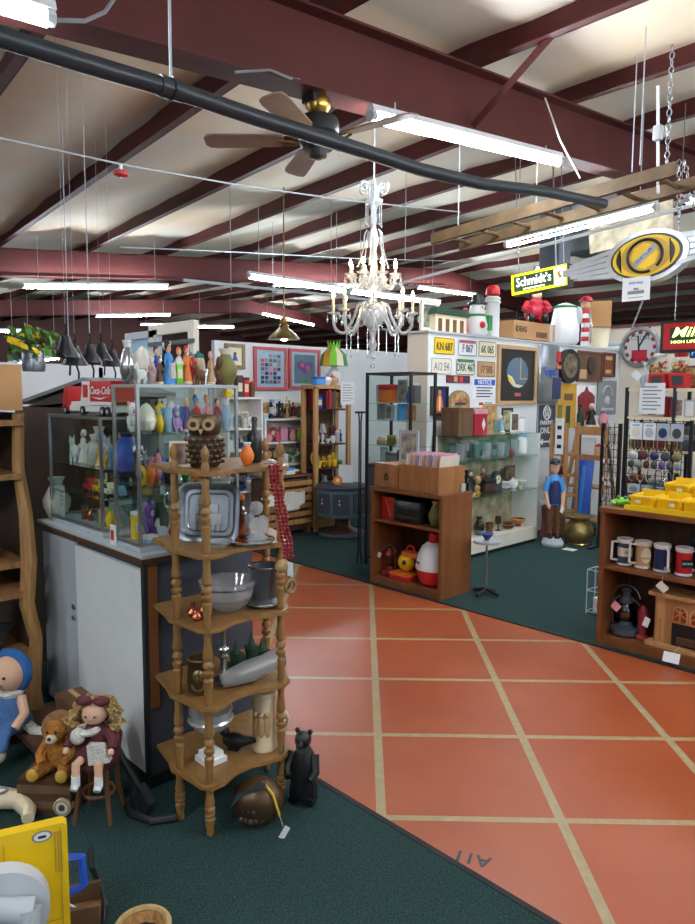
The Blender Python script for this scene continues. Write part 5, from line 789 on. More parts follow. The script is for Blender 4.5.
# slatted bench with linens in front of it
ya, yb = Yx(262, -5.95, 480), 5.06
t = T('slatted_bench', 'wooden slat crate bench piled with folded linens behind the stove table', 'bench', (-5.97, (ya+yb)/2, 0)); w = (yb-ya)/2
for i in range(6): P(t, 'slat', MB('woodtan').bb(.11, .13, -w, w, .12+.085*i, .17+.085*i))
P(t, 'top', MB('woodbarn').bb(-.2, .13, -w, w, .64, .66)); P(t, 'back_panel', MB('wooddark').bb(-.2, .1, -w+.02, w-.02, .05, .62))
for y in (-w+.03, w-.03): P(t, 'leg', MB('woodbarn').bb(.05, .11, y-.03, y+.03, 0, .64))
stock('on the slatted bench', 'folded linens on the slatted bench', (-5.95, ya+.12, .661), (-5.95, yb-.12, .661), 'cloth:6:cream:floral cloth:8:tan:lightblue cloth:9:offwhite:skyblue cloth:6:brown:cream', PI/2)
c = atx(285, 491, -5.78); t = T('hanging_throw', 'white crocheted throw draped over the front of the slatted bench', 'throw', (-5.836, c.y, .0), PI/2); P(t, 'throw', MB('lace').rings([[(x, -.012+y, z+.02*math.sin(x*25)) for y, z in ((0, .33), (-.04, .35), (-.04, .45+.05*math.sin(x*9)), (0, .47))] for x in [-.28+.056*i for i in range(11)]])); P(t, 'fold', MB('lace').rings([[(x, -.03+y, z) for y, z in ((0, .28), (-.03, .30), (-.03, .36), (0, .37))] for x in (.02, .12, .2)]))
t = T('floor_mat', 'small pale mat lying on the carpet beside the stove table', 'mat', atz(298, 521)); P(t, 'mat', MB('rope').rbox((0, 0, .012), (.5, .35, .012), .05)); P(t, 'border', MB('tan').rings([[(x*.25, y*.17, .0185) for x, y in ((1, .8), (.8, 1), (-.8, 1), (-1, .8), (-1, -.8), (-.8, -1), (.8, -1), (1, -.8))], [(x*.21, y*.13, .019) for x, y in ((1, .8), (.8, 1), (-.8, 1), (-1, .8), (-1, -.8), (-.8, -1), (.8, -1), (1, -.8))]], caps=False))
# grey-blue octagonal table
c = atz(338, 534); t = T('octagonal_table', 'grey blue eight sided drum table on a pedestal in the carpeted aisle', 'table', (c.x+.06, c.y, 0), 0); t.scale = (.9, .9, 1); oc8 = lambda r, z: [(r*math.cos(PI/8+PI/4*i), r*math.sin(PI/8+PI/4*i), z) for i in range(8)]
P(t, 'cabinet', MB('stoveblue').rings([oc8(.31, .22), oc8(.32, .24), oc8(.32, .5), oc8(.31, .52)])); P(t, 'top', MB('slate').rings([oc8(.33, .521), oc8(.345, .53), oc8(.345, .545), oc8(.33, .555)])); P(t, 'pedestal', MB('wooddark').lathe([(.2, .04), (.09, .1), (.08, .16), (.16, .22)], n=12)); P(t, 'foot_base', MB('slate').rings([oc8(.3, .0), oc8(.31, .01), oc8(.29, .04)]))
for a in (0, -PI/4, -PI/2, PI/4):
    d_ = Matrix.Rotation(a, 4, 'Z'); m = MB('slate'); m.bb(.296, .302, -.1, .1, .26, .48); m.v = [tuple(d_ @ Vector(v)) for v in m.v]; pl = P(t, 'door_panel', m); k_ = MB('lightgrey').ball((.305, -.02, .37), .014, n=8, k=5).ball((.305, -.02, .41), .012, n=8, k=5); k_.v = [tuple(d_ @ Vector(v)) for v in k_.v]; P(pl, 'knob', k_)
good('frame', .2, 'white', 'paper', (c.x+.0, c.y+.12, .556), PI/4, 'white notice standing on the octagonal table'); good('plate', .1, 'orange', 'cream', (c.x+.1, c.y-.1, .556), PI/4, 'small orange and cream plate on the octagonal table')
# wooden rack
xr = -5.83; y0, y1 = 5.09, 5.64; t = T('wooden_rack', 'tall open pine rack with a paper notice, right of the white bookcases', 'rack', (xr-.2, (y0+y1)/2, 0)); w = (y1-y0)/2
for x in (-.04, .17):
    for y in (-w, w-.05): P(t, 'post', MB('woodpine').bb(x, x+.035, y, y+.05, 0, 1.62))
P(t, 'top_rail', MB('woodpine').bb(-.04, .205, -w, w, 1.60, 1.64)); P(t, 'base_box', MB('woodpine').bb(-.0, .165, -w+.055, w-.055, .03, .22))
rz = [Zx(335, p, xr-.15) for p in (409, 443, 466, 492)]
for z in rz: P(t, 'board', MB('wooddark').bb(-.04, .165, -w+.05, w-.05, z-.02, z))
P(t, 'back_panel', MB('pegbrown').bb(-.054, -.049, -w+.05, w-.05, .25, 1.6))
gR = 'goods on the pine rack'; X = xr-.075
def rk(z, items, wh): stock(wh+' of the pine rack', gR, (X, y0+.07, z), (X, y1-.07, z), items, PI/2)
rk(1.641, 'box:8:skyblue:blue:.1 teapot:11:white:lightblue:.4 teapot:11:tan:rose:.62', 'on top'); rk(rz[0], 'tin:14:blue:navy book:18:maroon book:19:red book:17:charcoal book:18:brown frame:17:gold:artwarm', 'on the top shelf'); rk(rz[1], 'plate:16:white:lightblue lamp:26:white:lightgrey bowl:7:white:brown teapot:13:white:blue jar:17:lightgrey:white figurine:18:charcoal:brown', 'on the second shelf'); rk(rz[2], 'basket:15:yellow:gold bowl:7:mustard:yellow jar:14:gold:yellow teapot:12:yellow:mustard stack:7:lime:olive', 'on the third shelf'); rk(rz[3], 'stack:9:white:lightgrey bowl:8:charcoal:black teapot:13:black:white mug:12:white:black jar:14:charcoal:white', 'on the fourth shelf'); rk(.221, 'box:14:blue:skyblue tin:16:grey:darkgreen', 'on the base box')
for k, it in enumerate(('book:20:darkred book:19:brown book:20:navy book:18:charcoal book:20:tan book:19:maroon', 'vase:20:brown:tan frame:22:brown:artdark jar:19:maroon:brown', 'plate:16:gold:olive plate:15:brown:gold vase:17:mustard', 'plate:16:black:white vase:18:grey:white jar:16:brown:black')): stock('at the back of the %s shelf of the pine rack' % ORD[k], gR, (xr-.165, y0+.08, rz[k]), (xr-.165, y1-.08, rz[k]), it, PI/2)
# stained glass lamp on its top
t = T('stained_glass_lamp', 'green and amber stained glass lamp with a crown top above the pine rack', 'lamp', (xr-.15, y1-.13, 1.641)); t.scale = (.85, .85, 1.3); P(t, 'base', MB('white').lathe([(.07, 0), (.1, .04), (.1, .1), (.04, .15), (.02, .17)], n=16)); sh = MB('olive'); n_ = 12
for i in range(n_):
    a0, a1 = 2*PI*i/n_, 2*PI*(i+1)/n_; sh.add([(r*math.cos(a), r*math.sin(a), z) for r, z in ((.2, .17), (.17, .27), (.08, .33)) for a in (a0, a1)], [(0, 1, 3, 2), (2, 3, 5, 4)], ['green', 'gold', 'lime', 'cream'][i % 4])
    sh.add([(.08*math.cos(a0), .08*math.sin(a0), .33), (.08*math.cos(a1), .08*math.sin(a1), .33), (.1*math.cos((a0+a1)/2), .1*math.sin((a0+a1)/2), .4)], [(0, 1, 2)], 'lime')
P(t, 'lamp_shade', sh)
c = atx(347, 394, xr); t = T('paper_sign', 'white paper notice pinned on the right post of the pine rack', 'notice', (xr+.008, c.y, c.z), PI/2); P(t, 'sheet', MB('paper').bb(-.11, .11, -.003, 0, -.13, .13)); pr = MB('grey')
for i in range(7): pr.bb(-.08, .05+.03*(i % 2), -.004, -.003, .09-.03*i, .097-.03*i)
P(t, 'printing', pr)
# black framed glass cabinet
yb_ = 4.47; xa, xb = aty(365, 470, yb_).x, aty(410, 470, yb_).x; H = aty(388, 373, yb_).z
t = T('black_glass_cabinet', 'tall black metal framed glass display cabinet behind the wooden bookcase', 'display cabinet', ((xa+xb)/2, yb_+.17, 0)); w = (xb-xa)/2; e = .022; f = MB('black')
for x in (-w, w-e):
    for y in (-.17, .15): f.bb(x, x+e, y, y+e, .0, H)
for z in (H-e, .9, .06):
    for y in (-.17, .15): f.bb(-w+e, w-e, y, y+e, z, z+e)
    for x in (-w, w-e): f.bb(x, x+e, -.15, .15, z, z+e)
P(t, 'frame', f); P(t, 'front_pane', MB('pane').bb(-w+e, w-e, -.162, -.158, .92, H-e)); P(t, 'side_pane', MB('pane').bb(w-.012, w-.008, -.15, .15, .92, H-e)); P(t, 'side_pane', MB('pane').bb(-w+.008, -w+.012, -.15, .15, .92, H-e)); P(t, 'lower_panel', MB('charcoal').bb(-w+e, w-e, -.16, -.15, .08, .9)); P(t, 'top_panel', MB('black').bb(-w+.01, w-.01, -.15, .15, H-.015, H-.005))
bz = [aty(388, p, yb_+.1).z for p in (404, 421, 446)]
for z in bz: P(t, 'glass_shelf', MB('shelfglass').bb(-w+.01, w-.01, -.15, .15, z-.006, z))
gK = 'goods in the black glass cabinet'
def kb(z, items, wh): stock(wh+' of the black glass cabinet', gK, (xa+.05, yb_+.14, z), (xb-.05, yb_+.14, z), items, 0)
kb(bz[0], 'book:16:lightgrey box:16:orange:red frame:20:lightblue:artblue vase:14:blue:navy book:17:white book:15:charcoal', 'on the top shelf'); kb(bz[1], 'book:13:grey frame:12:white:artred book:12:lightblue book:12:paper book:13:skyblue frame:12:orange:artwarm', 'on the second shelf'); kb(bz[2], 'cloth:8:tan:offwhite box:10:olive:rope animal:11:offwhite animal:11:charcoal jar:14:gold:olive figurine:15:mustard:cream vase:15:lightblue:white', 'on the third shelf'); kb(.923, 'frame:13:lightblue:paper box:10:grey:steel book:12:darksteel tin:11:silver:grey frame:12:white:artblue', 'on the floor')
t = T('iron_plant_stand', 'slim black iron stand with curled feet beside the black glass cabinet', 'stand', (xa-.035, yb_-.03, 0)); t.scale = (.35, .8, 1); 
for s in (-1, 1): P(t, 'leg', MB('black').tube([(s*.07, 0, .0), (s*.09, 0, .03), (s*.035, 0, .1), (s*.03, 0, .5), (s*.03, 0, 1.3), (s*.06, 0, 1.38)], .011, 7))
P(t, 'top_ring', MB('black').torus((0, 0, 1.38), .07, .01)); P(t, 'lower_ring', MB('black').torus((0, 0, .35), .035, .008))
# ------------------------------------------------------------------ wooden bookcases at the aisle edge
def bookcase(label, x0, x1, y0, y1, h, zs):
    t = T('wooden_bookcase', label, 'bookcase', ((x0+x1)/2, (y0+y1)/2, 0)); a, b, c, d = (x0-x1)/2, (x1-x0)/2, (y0-y1)/2, (y1-y0)/2; e = .028
    P(t, 'top', MB('woodcherry').bb(a-.008, b+.008, c-.008, d, h-e, h))
    for x in (a, b-e): P(t, 'side_panel', MB('woodcherry').bb(x, x+e, c, d, 0, h-e))
    P(t, 'back_panel', MB('wooddark').bb(a+e, b-e, d-.012, d-.002, .0, h-e)); P(t, 'plinth', MB('woodcherry').bb(a+e, b-e, c+.01, c+.03, 0, .05)); 
    for z in zs: P(t, 'shelf', MB('woodcherry').bb(a+e, b-e, c+.012, d-.012, z-.022, z))
    return t
bookcase('small cherry bookcase with a bobber cooler at the aisle, before the black cabinet', -3.955, -3.215, 4.06, 4.43, .795, (.535, .065))
bookcase('cherry bookcase on the right edge holding steins, a lantern and toy fireplace', -1.99, -.95, 4.07, 4.46, .86, (.50, .06))
t = T('file_box', 'pale wooden card file box packed with cards on the small bookcase', 'card file', (-3.47, 4.24, .796)); 
P(t, 'box', MB('laminate').bb(-.2, .2, -.16, -.145, 0, .2).bb(-.2, .2, .145, .16, 0, .2).bb(-.2, -.185, -.145, .145, 0, .2).bb(.185, .2, -.145, .145, 0, .2).bb(-.185, .185, -.145, .145, 0, .012))
for i in range(16): P(t, 'card', MB(['paper', 'cream', 'pink', 'offwhite', 'lightgrey', 'lilac'][i % 6]).box((-.165+.022*i, 0, .155), (.006, .24, .25+.014*(i % 3)), ry=.12))
t = T('drawer_box', 'wooden drawer box with a ring pull left of the card file box', 'drawer box', (-3.81, 4.24, .796)); P(t, 'case', MB('laminate').bb(-.125, .125, -.16, .16, 0, .19)); dr = P(t, 'drawer', MB('laminate').bb(-.11, .11, -.168, -.16, .015, .175)); P(dr, 'ring_pull', MB('bronze').torus((.02, -.176, .085), .02, .005, ax='Y', n=12).disc((.02, -.176, .11), .012, .008, n=10))
good('frame', .26, 'lightgrey', 'artblue', (-3.76, 4.30, .987), 0, 'blue grey picture leaning on top of the wooden drawer box'); good('book', .06, 'lightgrey', 'white', (-3.25, 4.36, .796), 0, 'small white card stack at the right end of the small bookcase')
gB = 'goods on the small cherry bookcase'
t = T('red_book', 'red hardback book with gold line standing on the small bookcase', 'book', (-3.85, 4.16, .536)); P(t, 'cover', MB('red').bb(-.065, .065, -.012, .012, 0, .17)); P(t, 'gold_line', MB('gold').prism([(-.03, .16), (-.02, .16), (.045, .02), (.035, .02)], -.0135, -.012)); P(t, 'pages', MB('cream').bb(-.062, .067, -.009, .009, .004, .166))
t = T('black_case', 'black storage case with ribbed front on the small bookcase', 'case', (-3.60, 4.20, .536)); P(t, 'case', MB('black').rbox((0, 0, .085), (.27, .2, .17), .012)); P(t, 'rib', MB('charcoal').bb(-.11, .11, -.104, -.1, .04, .05).bb(-.11, .11, -.104, -.1, .11, .12)); P(t, 'latch', MB('darksteel').bb(-.02, .02, -.106, -.1, .07, .1))
good('vase', .19, 'olive', 'tan', (-3.37, 4.18, .536), 0, 'mottled camouflage vase at the right of the upper shelf of the small bookcase')
t = T('red_lantern', 'old red railway lantern with wire guard on the lower shelf', 'lantern', (-3.84, 4.17, .066)); GOODS['lantern'](t, .25, 'darkred', 'pane'); P(t, 'price_tag', MB('paper').box((-.06, -.06, .16), (.035, .002, .045), ry=.4))
t = T('yellow_toy_boat', 'red and yellow plastic toy with a tray beside the red lantern', 'toy', (-3.665, 4.17, .066)); t.scale = (.8, .9, 1); P(t, 'tray', MB('red').rbox((0, -.03, .02), (.26, .14, .04), .03)); P(t, 'rim', MB('orange').rbox((0, -.03, .044), (.27, .15, .01), .03)); P(t, 'body', MB('yellow').ball((-.03, .04, .12), (.1, .06, .075))); P(t, 'upper', MB('orange').rbox((.02, .05, .19), (.2, .09, .04), .03)); P(t, 'ball', MB('black').ball((.0, -.02, .13), .02)); P(t, 'handle', MB('red').torus((.02, .05, .2), .06, .008, ax='Y', a0=0, a1=180))
t = T('bobber_cooler', 'large red and white fishing bobber cooler in the small bookcase', 'cooler', (-3.40, 4.20, .066)); t.scale = (1.14, 1.05, 1.22); P(t, 'lower_half', MB('red').lathe([(.07, 0), (.1, .012), (.116, .06), (.118, .1)], n=28)); P(t, 'upper_half', MB('white').lathe([(.128, .1), (.13, .108), (.126, .13), (.113, .19), (.085, .245), (.05, .27), (.02, .275)], n=28)); P(t, 'cap', MB('red').lathe([(.037, .272), (.037, .325), (.03, .333)], n=18)); text(t, 'Coors', .034, (-.06, -.114, .15), 'navy', (PI/2-.25, 0, -.5), bold=.02)
# ------------------------------------------------------------------ wall with plates and signs
wA = -4.2; W = lambda px, py: atx(px, py, wA)
def plate(label, px, py, base, s, ink, band=None):
    t = T('licence_plate', label, 'licence plate', W(px, py), PI/2, 'licence plates on the partition'); P(t, 'plate', MB(base).bb(-.152, .152, -.006, 0, -.078, .078)); P(t, 'rim', MB(ink).tube([(x, -.007, z) for x, z in rr(.146, .072, .015)], .003, 4, closed=True))
    if band: P(t, 'band', MB(band).bb(-.13, .13, -.0075, -.006, .045, .07))
    text(t, s, .105, (0, -.008, -.008), ink, sx=.72, bold=.012)
plate('yellow licence plate with black letters, top left of the six', 444, 347, 'yellow', 'KN 687', 'black'); plate('white licence plate with a red band, top middle', 467, 349, 'white', 'F 067', 'navy', 'rose'); plate('cream licence plate with green letters, top right of the six', 487, 350, 'cream', '6K 065', 'darkgreen'); plate('white licence plate with grey letters, lower left', 441, 367, 'offwhite', 'A12 E4', 'grey'); plate('pale green licence plate with dark letters, lower middle', 465, 368, 'offwhite', 'DRK 467', 'darkgreen', 'green'); plate('rusty brown licence plate with faded letters, lower right', 486, 370, 'tan', '17 505', 'brown')
def flat(name, label, cat, px0, py0, px1, py1, m, d=.01, x=wA):
    a, b = atx(px0, py0, x), atx(px1, py1, x); t = T(name, label, cat, (x, (a.y+b.y)/2, (a.z+b.z)/2), PI/2); w, h = (b.y-a.y)/2, (a.z-b.z)/2; P(t, 'board', MB(m).bb(-w, w, -d, 0, -h, h)); return t, w, h
t, w, h = flat('bumper_sign', 'narrow dark strip sign with colour patches under the plates', 'sign', 446, 376, 469, 384, 'maroon'); P(t, 'patches', MB('tan').bb(-w*.4, -w*.1, -.012, -.01, -h*.7, h*.7).bb(w*.1, w*.35, -.012, -.01, -h*.7, h*.7, 'red').bb(w*.5, w*.8, -.012, -.01, -h*.7, h*.7, 'navy'))
t, w, h = flat('notice_sign', 'white notice sign with blue header on the partition', 'sign', 473, 379, 494, 400, 'paper'); P(t, 'header', MB('blue').bb(-w*.95, w*.95, -.012, -.01, h*.35, h*.92)); text(t, 'NOTICE', h*.62, (0, -.013, h*.62), 'white', bold=.02, sx=1); pr = MB('navy'); [pr.bb(-w*.75, w*(.75-.2*(i % 2)), -.0115, -.01, h*(.1-.28*i)-.006, h*(.1-.28*i)+.006) for i in range(4)]; P(t, 'printing', pr)
t, w, h = flat('small_sign', 'small white sign with red arrow below the notice sign', 'sign', 474, 401, 494, 408, 'paper'); P(t, 'printing', MB('red').bb(-w*.6, -w*.2, -.012, -.01, -h*.4, h*.4).bb(-w*.05, w*.7, -.012, -.01, h*.1, h*.4, 'grey').bb(-w*.05, w*.6, -.012, -.01, -h*.5, -h*.2, 'grey'))
wallpic('robed_picture', 'narrow dark framed print of a robed figure on blue', (430, 387), (446, 416), wA, 'black', .02, 'navy', lambda t, w, h, y: P(t, 'motif', MB('orange').prism([(-w*.45, -h*.8), (w*.45, -h*.8), (w*.3, h*.1), (w*.12, h*.5), (-w*.12, h*.5), (-w*.3, h*.1)], y-.004, y).disc((0, y-.004, h*.58), w*.2, .004, 'tan', n=12).bb(-w*.08, w*.08, y-.006, y-.003, -h*.7, h*.3, 'cream').bb(-w*.7, w*.7, y-.005, y, -h*.9, -h*.72, 'rose')))
a, b = W(448, 391), W(468, 412); t = T('mounted_plaque', 'arched wooden plaque with a little landscape beside the robed figure print', 'plaque', (wA, (a.y+b.y)/2, b.z), PI/2); w = (b.y-a.y)/2; h = a.z-b.z; ap = lambda k, q=0: [(-w*k, q), (w*k, q)]+[(w*k*math.cos(PI*i/12), h*.5+h*.5*k*math.sin(PI*i/12)) for i in range(13)]; P(t, 'board', MB('woodgrey').prism(ap(1), -.02, 0)); P(t, 'panel', MB('artwarm').prism(ap(.85, .02), -.024, -.02)); P(t, 'scene', MB('darkgreen').bb(-w*.5, w*.5, -.027, -.024, h*.3, h*.42).bb(-w*.6, w*.6, -.028, -.024, h*.45, h*.52, 'rose').bb(-w*.35, w*.35, -.028, -.024, h*.1, h*.18, 'paper'))
wallpic('sailboat_mirror', 'large gold framed black mirror with an oval moonlit sail scene', (497, 345), (534, 405), wA, 'tan', .04, 'black', lambda t, w, h, y: (P(t, 'oval', MB('stoveblue').prism([(w*.55*math.cos(2*PI*i/28), h*.08+h*.52*math.sin(2*PI*i/28)) for i in range(28)], y-.003, y)), P(t, 'sand_wave', MB('cream').prism([(-w*.52, h*.02), (-w*.3, -h*.05), (-w*.1, -h*.3), (w*.3, -h*.35), (w*.1, -h*.43), (-w*.2, -h*.38), (-w*.45, -h*.2)], y-.006, y-.003).prism([(-w*.53, -h*.03), (-w*.35, -h*.1), (-w*.2, -h*.32), (-w*.42, -h*.2)], y-.008, y-.006, 'yellow')), P(t, 'sail', MB('tan').bb(w*.1, w*.16, y-.006, y-.003, -h*.1, h*.6).bb(w*.1, w*.5, y-.006, y-.003, -h*.14, -h*.09)), P(t, 'lower_motif', MB('rose').bb(-w*.12, w*.18, y-.004, y, -h*.72, -h*.6))))
# soda thermometer
a, b = W(538, 345), W(557, 404); t = T('soda_thermometer', 'tall soda can shaped wall sign with a red and blue panel', 'wall sign', (wA, (a.y+b.y)/2, (a.z+b.z)/2), PI/2); w, h = (b.y-a.y)/2, (a.z-b.z)/2
P(t, 'body', MB('steel').rings([[(w*k*math.cos(q), -.06*math.sin(q)*k, z) for q in [PI*i/10 for i in range(11)]] for k, z in ((.9, -h), (1, -h*.93), (1, h*.93), (.9, h))])); P(t, 'blue_panel', MB('navy').bb(w*.05, w*.85, -.064, -.02, -h*.85, -h*.1)); P(t, 'red_mark', MB('red').bb(w*.45, w*.75, -.064, -.03, h*.45, h*.8).bb(w*.4, w*.8, -.064, -.03, h*.2, h*.32, 'orange')); text(t, 'Pepsi', .13, (-w*.22, -.068, h*.08), 'blue', bold=.02)
t, w, h = flat('parking_sign', 'dark blue parking only sign with a round emblem and arrow', 'sign', 537, 405, 554, 448, 'slate'); P(t, 'border', MB('lightgrey').tube([(x, -.011, z) for x, z in rr(w*.97, h*.98, .02)], .005, 4, closed=True)); P(t, 'emblem', MB('white').torus((0, -.012, h*.62), .075, .008, ax='Y', n=24, k=4).tube([(-.05, -.012, h*.62+.05), (-.022, -.012, h*.62-.05), (0, -.012, h*.62+.01), (.022, -.012, h*.62-.05), (.05, -.012, h*.62+.05)], .007, 4).tube([(-.025, -.012, h*.62+.06), (0, -.012, h*.62+.02), (.025, -.012, h*.62+.06)], .006, 4)); text(t, 'PARKING', .068, (0, -.012, h*.16), 'white', bold=.01); text(t, 'ONLY', .1, (0, -.012, -h*.2), 'white', bold=.01); P(t, 'arrow', MB('white').prism([(-w*.75, -h*.7), (-w*.35, -h*.55), (-w*.35, -h*.66), (w*.35, -h*.66), (w*.35, -h*.55), (w*.75, -h*.7), (w*.35, -h*.85), (w*.35, -h*.74), (-w*.35, -h*.74), (-w*.35, -h*.85)], -.012, -.01))
a, b = W(557, 349), W(576, 384); t = T('oval_picture', 'dark oval framed picture on the partition right of the can sign', 'picture', (wA, (a.y+b.y)/2, (a.z+b.z)/2), PI/2); w, h = (b.y-a.y)/2, (a.z-b.z)/2; P(t, 'frame', MB('iron').prism([(w*math.cos(2*PI*i/28), h*math.sin(2*PI*i/28)) for i in range(28)], -.05, 0)); P(t, 'picture', MB('artdark').prism([(w*.68*math.cos(2*PI*i/28), h*.72*math.sin(2*PI*i/28)) for i in range(28)], -.053, -.05))
wallpic('carved_picture', 'brown square relief picture with a round centre on the partition', (577, 351), (600, 383), wA, 'brown', .02, 'pegbrown', lambda t, w, h, y: P(t, 'relief', MB('darkbrown').disc((w*.1, y-.02, h*.1), w*.35, .02, n=16).bb(-w*.85, -w*.3, y-.006, y, -h*.8, -h*.2, 'tan')))
wallpic('dark_red_plaque', 'small dark red plaque with two pale marks at the partition end', (602, 353), (613, 378), wA, 'maroon', .02, 'brown', lambda t, w, h, y: P(t, 'mark', MB('tan').bb(-w*.5, w*.5, y-.004, y, h*.4, h*.7).bb(-w*.5, w*.4, y-.004, y, -h*.7, -h*.4)))
t, w, h = flat('mustard_sign', 'mustard yellow painted panel with bottle shapes behind the ladder shelf', 'sign', 555, 384, 575, 428, 'gold'); P(t, 'bottle_mark', MB('olive').bb(-w*.75, -w*.35, -.013, -.01, -h, h*.05).bb(0, w*.4, -.013, -.01, -h, -.0, 'darkgreen').bb(-w*.2, w*.6, -.013, -.01, h*.25, h*.55, 'brown'))
a, b = W(576, 386), W(593, 422); t = T('mounted_shield', 'dark red pointed plaque on a white board', 'plaque', (wA, (a.y+b.y)/2, (a.z+b.z)/2), PI/2); w, h = (b.y-a.y)/2, (a.z-b.z)/2; P(t, 'board', MB('paper').bb(-w, w, -.01, 0, -h, h)); P(t, 'shield', MB('darkred').prism([(-w*.8, -h*.9), (w*.8, -h*.9), (w*.85, h*.4), (w*.5, h*.6), (w*.15, h*.7), (0, h*.95), (-w*.15, h*.7), (-w*.5, h*.6), (-w*.85, h*.4)], -.03, -.01))
t, w, h = flat('mounted_relief', 'grey cast panel with an arched figure right of the red plaque', 'plaque', 597, 381, 614, 415, 'grey', .02); P(t, 'relief', MB('lightgrey').torus((0, -.022, h*.1), w*.5, .012, ax='Y', a0=0, a1=180).ball((0, -.02, -h*.2), (w*.3, .02, h*.3)).bb(-w*.7, w*.7, -.03, -.02, -h*.75, -h*.6))
# ------------------------------------------------------------------ on top of the partition
zt = 2.141; D_ = lambda px: atx(px, 330, -4.32)
def top(px): p = D_(px); return Vector((-4.32, p.y, zt))
p = top(446); t = T('toy_depot', 'wooden toy station with green roof on top of the partition', 'toy building', p, PI/2); t.scale = (.8, .8, 1); P(t, 'wall', MB('cream').bb(-.3, .3, -.08, .08, 0, .16)); P(t, 'roof', MB('darkgreen').prism([(-.34, .16), (.34, .16), (.28, .22), (-.28, .22)], -.11, .11)); 
for i in range(4): P(t, 'door', MB('brown').bb(-.25+.14*i, -.18+.14*i, -.084, -.08, 0, .12))
p = top(419); t = T('small_window_frame', 'white sash with blue panes standing at the partition corner', 'window frame', (-4.33, 5.22, zt), PI/2); P(t, 'frame', MB('offwhite').bb(-.13, .13, -.015, .015, .24, .28).bb(-.13, .13, -.015, .015, 0, .03).bb(-.13, -.10, -.015, .015, .03, .24).bb(.1, .13, -.015, .015, .03, .24)); P(t, 'pane', MB('pane').bb(-.1, .1, -.003, .003, .03, .24)); P(t, 'print', MB('artblue').bb(-.1, .1, .004, .012, .03, .24))
p = top(477); t = T('snowman_light', 'plastic snowman with black hat and green scarf on the partition', 'snowman', p, PI/2); P(t, 'body', MB('white').lathe([(.09, 0), (.11, .03), (.12, .1), (.09, .19), (.07, .2), (.085, .25), (.075, .3), (.03, .33)], n=16)); P(t, 'hat', MB('black').lathe([(.1, .315), (.1, .33), (.06, .332), (.055, .41), (.02, .415)], n=16)); P(t, 'scarf', MB('green').torus((0, 0, .2), .078, .018).bb(.02, .08, -.13, -.09, .05, .2)); P(t, 'mitten', MB('red').ball((-.06, -.11, .1), (.035, .025, .035))); P(t, 'face', MB('black').ball((-.025, -.078, .28), .009, n=6, k=4).ball((.025, -.078, .28), .009, n=6, k=4).ball((0, -.09, .26), (.01, .025, .01), 'orange', 6, 4))
p = top(465); t = T('pink_bell', 'small pink bell ornament left of the snowman', 'ornament', p); t.scale = (.6, .6, .8); P(t, 'bell', MB('rose').lathe([(.07, 0), (.075, .02), (.05, .1), (.03, .26), (.06, .3), (.02, .33)], n=14)); P(t, 'rim', MB('pink').torus((0, 0, .015), .073, .01))
p = top(492); t = T('candle_light', 'tall white plastic candle with red flame on the partition', 'candle', p); P(t, 'candle', MB('white').lathe([(.075, 0), (.075, .38), (.085, .40), (.06, .42)], n=16)); P(t, 'flame', MB('red').lathe([(.05, .42), (.075, .44), (.07, .5), (.05, .53)], n=12)); P(t, 'drip', MB('white').torus((0, 0, .36), .077, .012))
p0, p1 = top(503), top(545); t = T('cardboard_carton', 'long brown cardboard carton with black print on the partition', 'carton', ((p0+p1)/2)+Vector((.0, 0, .0)), PI/2); w = (p1-p0).length/2; P(t, 'carton', MB('card').bb(-w, w, -.13, .12, 0, .19)); text(t, 'IDEAS', .085, (-w*.65, -.132, .1), 'black', bold=.02); P(t, 'printing', MB('brown').bb(w*.05, w*.6, -.1315, -.13, .03, .09)); P(t, 'tape', MB('lightgrey').bb(w*.72, w*.86, -.132, .122, 0, .192))
sp = (p0+p1)/2+Vector((0, .22, .193)); t = T('red_figure', 'plain red plastic seated figure on the long carton', 'figure', sp, PI/2-.9); P(t, 'suit', MB('crimson').ball((0, 0, .12), (.13, .12, .125)).ball((0, 0, .22), (.09, .085, .08))); P(t, 'head', MB('skin').ball((0, -.03, .32), .055)); P(t, 'cap', MB('crimson').lathe([(.06, .345), (.05, .37), (.02, .41)], n=12))
for s in (-1, 1): P(t, 'arm', MB('crimson').tube([(s*.09, 0, .23), (s*.13, -.08, .16), (s*.08, -.14, .14)], [.045, .042, .035], 8)); P(t, 'leg', MB('crimson').tube([(s*.06, -.08, .05), (s*.07, -.18, .045)], [.05, .045], 8)); P(t, 'boot', MB('black').ball((s*.072, -.21, .05), (.04, .05, .05)))
p = top(562); t = T('white_ghost_figure', 'large rounded white plastic figure beside the long carton', 'figure', p+Vector((0, .06, 0))); P(t, 'body', MB('white').lathe([(.14, 0), (.17, .04), (.17, .2), (.14, .36), (.13, .42), (.09, .47), (.03, .49)], n=18)); P(t, 'wing', MB('lightgrey').ball((.13, .07, .33), (.05, .05, .12))); P(t, 'halo', MB('green').torus((0, 0, .44), .12, .015))
p = top(577)+Vector((.08, .05, 0)); t = T('striped_pole_figure', 'red and white striped pole figure with red hat, tall on the partition', 'figure', p)
for i in range(8): P(t, 'stripe', MB(['white', 'red'][i % 2]).lathe([(.045, i*.055), (.05, i*.055+.02), (.045, i*.055+.055)], n=12))
P(t, 'head', MB('tan').lathe([(.04, .44), (.06, .46), (.06, .52), (.05, .53)], n=12)); P(t, 'hat', MB('crimson').lathe([(.08, .53), (.08, .55), (.06, .58), (.02, .6)], n=12)); P(t, 'ribbon', MB('silver').tube([(.05, 0, .42), (.09, -.02, .25), (.07, 0, .03)], .012, 6))
